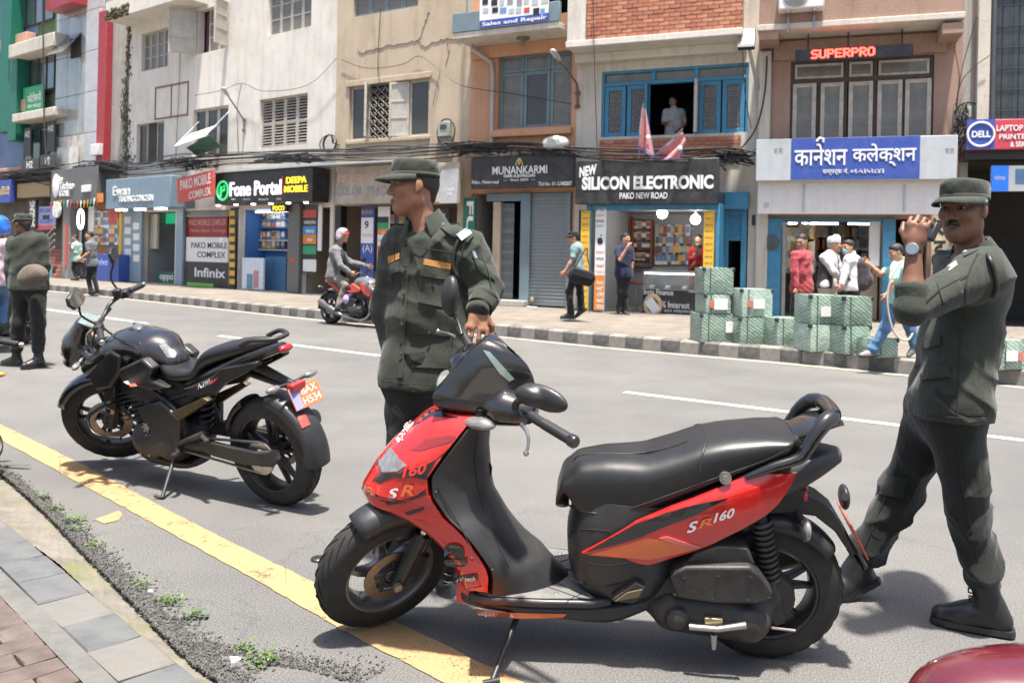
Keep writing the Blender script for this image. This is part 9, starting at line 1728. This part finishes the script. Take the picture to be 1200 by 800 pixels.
fr=F_SP;u0,u1,z0,z1=fr.rect(912,-24,967,10,-1.2);AC=thing('air_conditioner','white air conditioner unit on brackets at the terracotta balcony','air conditioner',fr.M@T((u0+u1)/2,-1.2,z0));W_,H_=u1-u0,z1-z0;mb=MB();mb.box(-W_/2,W_/2,0,.32,0,H_);mb.build('casing',M_WHTD,AC,bevel=.03);mb=MB()
for rr in np.linspace(.05,H_*.42,7):mb.tube([(-W_*.12+rr*math.cos(a),-.012,H_*.5+rr*math.sin(a))for a in[k_*math.pi/12 for k_ in range(25)]],.006,4)
tag(mb.build('fan_grille',M_BLK,AC),kind='stuff')
for s_ in(-.28,.28):mb=MB();mb.box(W_*s_-.02,W_*s_+.02,.0,.35,-.06,-.004);mb.box(W_*s_-.018,W_*s_+.018,.28,.33,-.4,-.06);mb.build('bracket',M_METAL,AC)
for fr,(x0,y0,x1,y1),lb in((F_TAN,(513,143,527,160),'grey-green meter box with looped cable on the tan wall'),(F_RT,(1126,125,1138,146),'pale meter box on the concrete column above the laptop sign')):
 u0,u1,z0,z1=fr.rect(x0,y0,x1,y1,-.1);t=thing('meter_box',lb,'meter box',fr.M@T((u0+u1)/2,-.12,z0));mb=MB();mb.box(-(u1-u0)/2,(u1-u0)/2,0,.11,0,z1-z0);mb.build('box',mat('meter_grey',(.34,.37,.32),.6,var=.15,dirt=.3),t,bevel=.015);mb=MB();mb.box(-(u1-u0)*.25,(u1-u0)*.25,-.012,-.002,(z1-z0)*.5,(z1-z0)*.8);mb.build('window',M_GLASSD,t);mb=MB();cz=(z1-z0)*.3;mb.tube([(.28*math.cos(a)+.05,.05,cz+.34*math.sin(a))for a in[k_*math.pi/10 for k_ in range(21)]],.02,6);mb.build('cable_loop',M_CAB,t,smooth=60)
fr=F_TAN;u,z=fr.uv(392,168,-.08);mb=MB();mb.tube([(.16*math.cos(a)*(1+.05*k_%2),-.02*(k_//20),.24*math.sin(a))for k_,a in enumerate([q_*math.pi/10 for q_ in range(61)])],.016,5);o=mb.build('cable_coil',M_CAB,smooth=60);o.matrix_world=F_WH.M@T(F_WH.uv(389,168,-.08)[0]-.1,-.08,F_WH.uv(389,168,-.08)[1]);tag(o,'coil of cable hung on the corner of the white wall','cable')
fr=F_WH;A=[fac(204,172,1.3),fac(240,160,1.3),fac(254,147,.3),fac(222,158,.3)];t=thing('awning','sheet awning with white top and green underside over the lattice window','awning',T(*A[0]));mb=MB();n0=(A[1]-A[0]).cross(A[2]-A[0]).normalized();n0=n0 if n0.z>0 else -n0;V_=[p-A[0]for p in A];mb.add([v+n0*.012 for v in V_]+[v-n0*.0 for v in V_],[(0,1,2,3),(7,6,5,4),(0,4,5,1),(1,5,6,2),(2,6,7,3),(3,7,4,0)]);mb.build('top_sheet',M_WHT,t,recalc=True);mb=MB();D_=[fac(218,173,.9),fac(246,158,.9),fac(259,172,.25),fac(230,182,.25)];V_=[p-A[0]for p in D_];mb.add(V_+[v+Vector((.02,-.02,-.02))for v in V_],[(0,1,2,3),(7,6,5,4),(0,4,5,1),(1,5,6,2),(2,6,7,3),(3,7,4,0)]);mb.build('green_sheet',mat('green_sheet',(.05,.13,.10),.5,var=.2),t,recalc=True)
for p in(A[0],A[1]):mb=MB();q_=p+Vector((.5,.7,.9));mb.tube([p-A[0],q_-A[0]],.012,6);mb.build('stay',M_METAL,t)
fr=F_OR;u,z=fr.uv(651,172,-.5);V,Q=sdf_mesh([seg((-.2,0,0),(.2,0,0),.14,.14,.05,((0,1,0),1.4)),ell((.0,0,.08),(.22,.12,.1),.05)],.02,noise=folds(.02,4,(0,0,0),14));o=np_mesh('sack',V,Q,fabric('white_sack',(.5,.5,.48)),None);o.matrix_world=fr.M@T(u,-.5,z+.08);tag(o,'white sack lying on the ledge over the jewellery sign','sack')
M_FLAG=fabric('flag_red',(.5,.2,.2),.3,14,.2,30);M_FLAGB=fabric('flag_blue_edge',(.14,.15,.3),.2,14);fr=F_BR
def flag(label,top,corners):
 A=fr.M@Vector((fr.uv(*top,-1.35)[0],-1.35,fr.uv(*top,-1.35)[1]));t=thing('flag',label,'flag',T(*A));C_=[]
 for(x,y)in corners:u,z=fr.uv(x,y,-1.3);C_.append(fr.M@Vector((u,-1.3,z))-A)
 n=14;vs=[];Mn=fr.M.to_3x3()@Vector((0,-1,0))
 for i in range(n+1):
  for j in range(n+1):a,b=i/n,j/n;p=C_[0].lerp(C_[1],a).lerp(C_[3].lerp(C_[2],a),b);vs.append(p+Mn*(.07*math.sin(a*9+b*2.5)*(.2+b)))
 for nm,m,sel in(('cloth',M_FLAG,lambda i,j:0<i<n-1 and j<n-1),('border',M_FLAGB,lambda i,j:not(0<i<n-1 and j<n-1))):mb=MB();mb.add(vs,[(i*(n+1)+j,(i+1)*(n+1)+j,(i+1)*(n+1)+j+1,i*(n+1)+j+1)for i in range(n)for j in range(n)if sel(i,j)]);mb.build(nm,m,t,smooth=180)
 mb=MB();b0=fr.M@Vector((fr.uv(*corners[3],-1.3)[0],-1.25,fr.uv(corners[3][0],186,-1.3)[1]))-A;mb.tube([Vector((0,0,.05)),b0],.014,6);mb.build('pole',M_METAL,t)
 mb=MB();c_=C_[0].lerp(C_[2],.6)+Mn*.1;mb.ball(c_,(.05,.012,.05),10);mb.build('white_emblem',M_WHT,t,smooth=180)
flag('pink-red flag hanging limp from its pole above the electronics sign',(754,124),[(752,126),(757,128),(767,186),(748,174)]);flag('pink-red flag spread slantwise on top of the electronics sign',(800,154),[(800,154),(804,165),(797,188),(763,187)])
o=MB();o.tube([(0,0,0),(0,0,.22)],.05,10)
p=gnd(373,656);mb=MB();mb.lathe([(0,.012),(.028,.012),(.034,.006),(.034,0),(0,0)],n=18);mb.box(.02,.06,-.012,.012,0,.01);o=mb.build('rubber_pad',M_BLK,smooth=40);o.matrix_world=T(p.x,p.y,.002)@RZ(R(10));tag(o,'round black rubber pad lying on the road beside the scooter front wheel','pad')
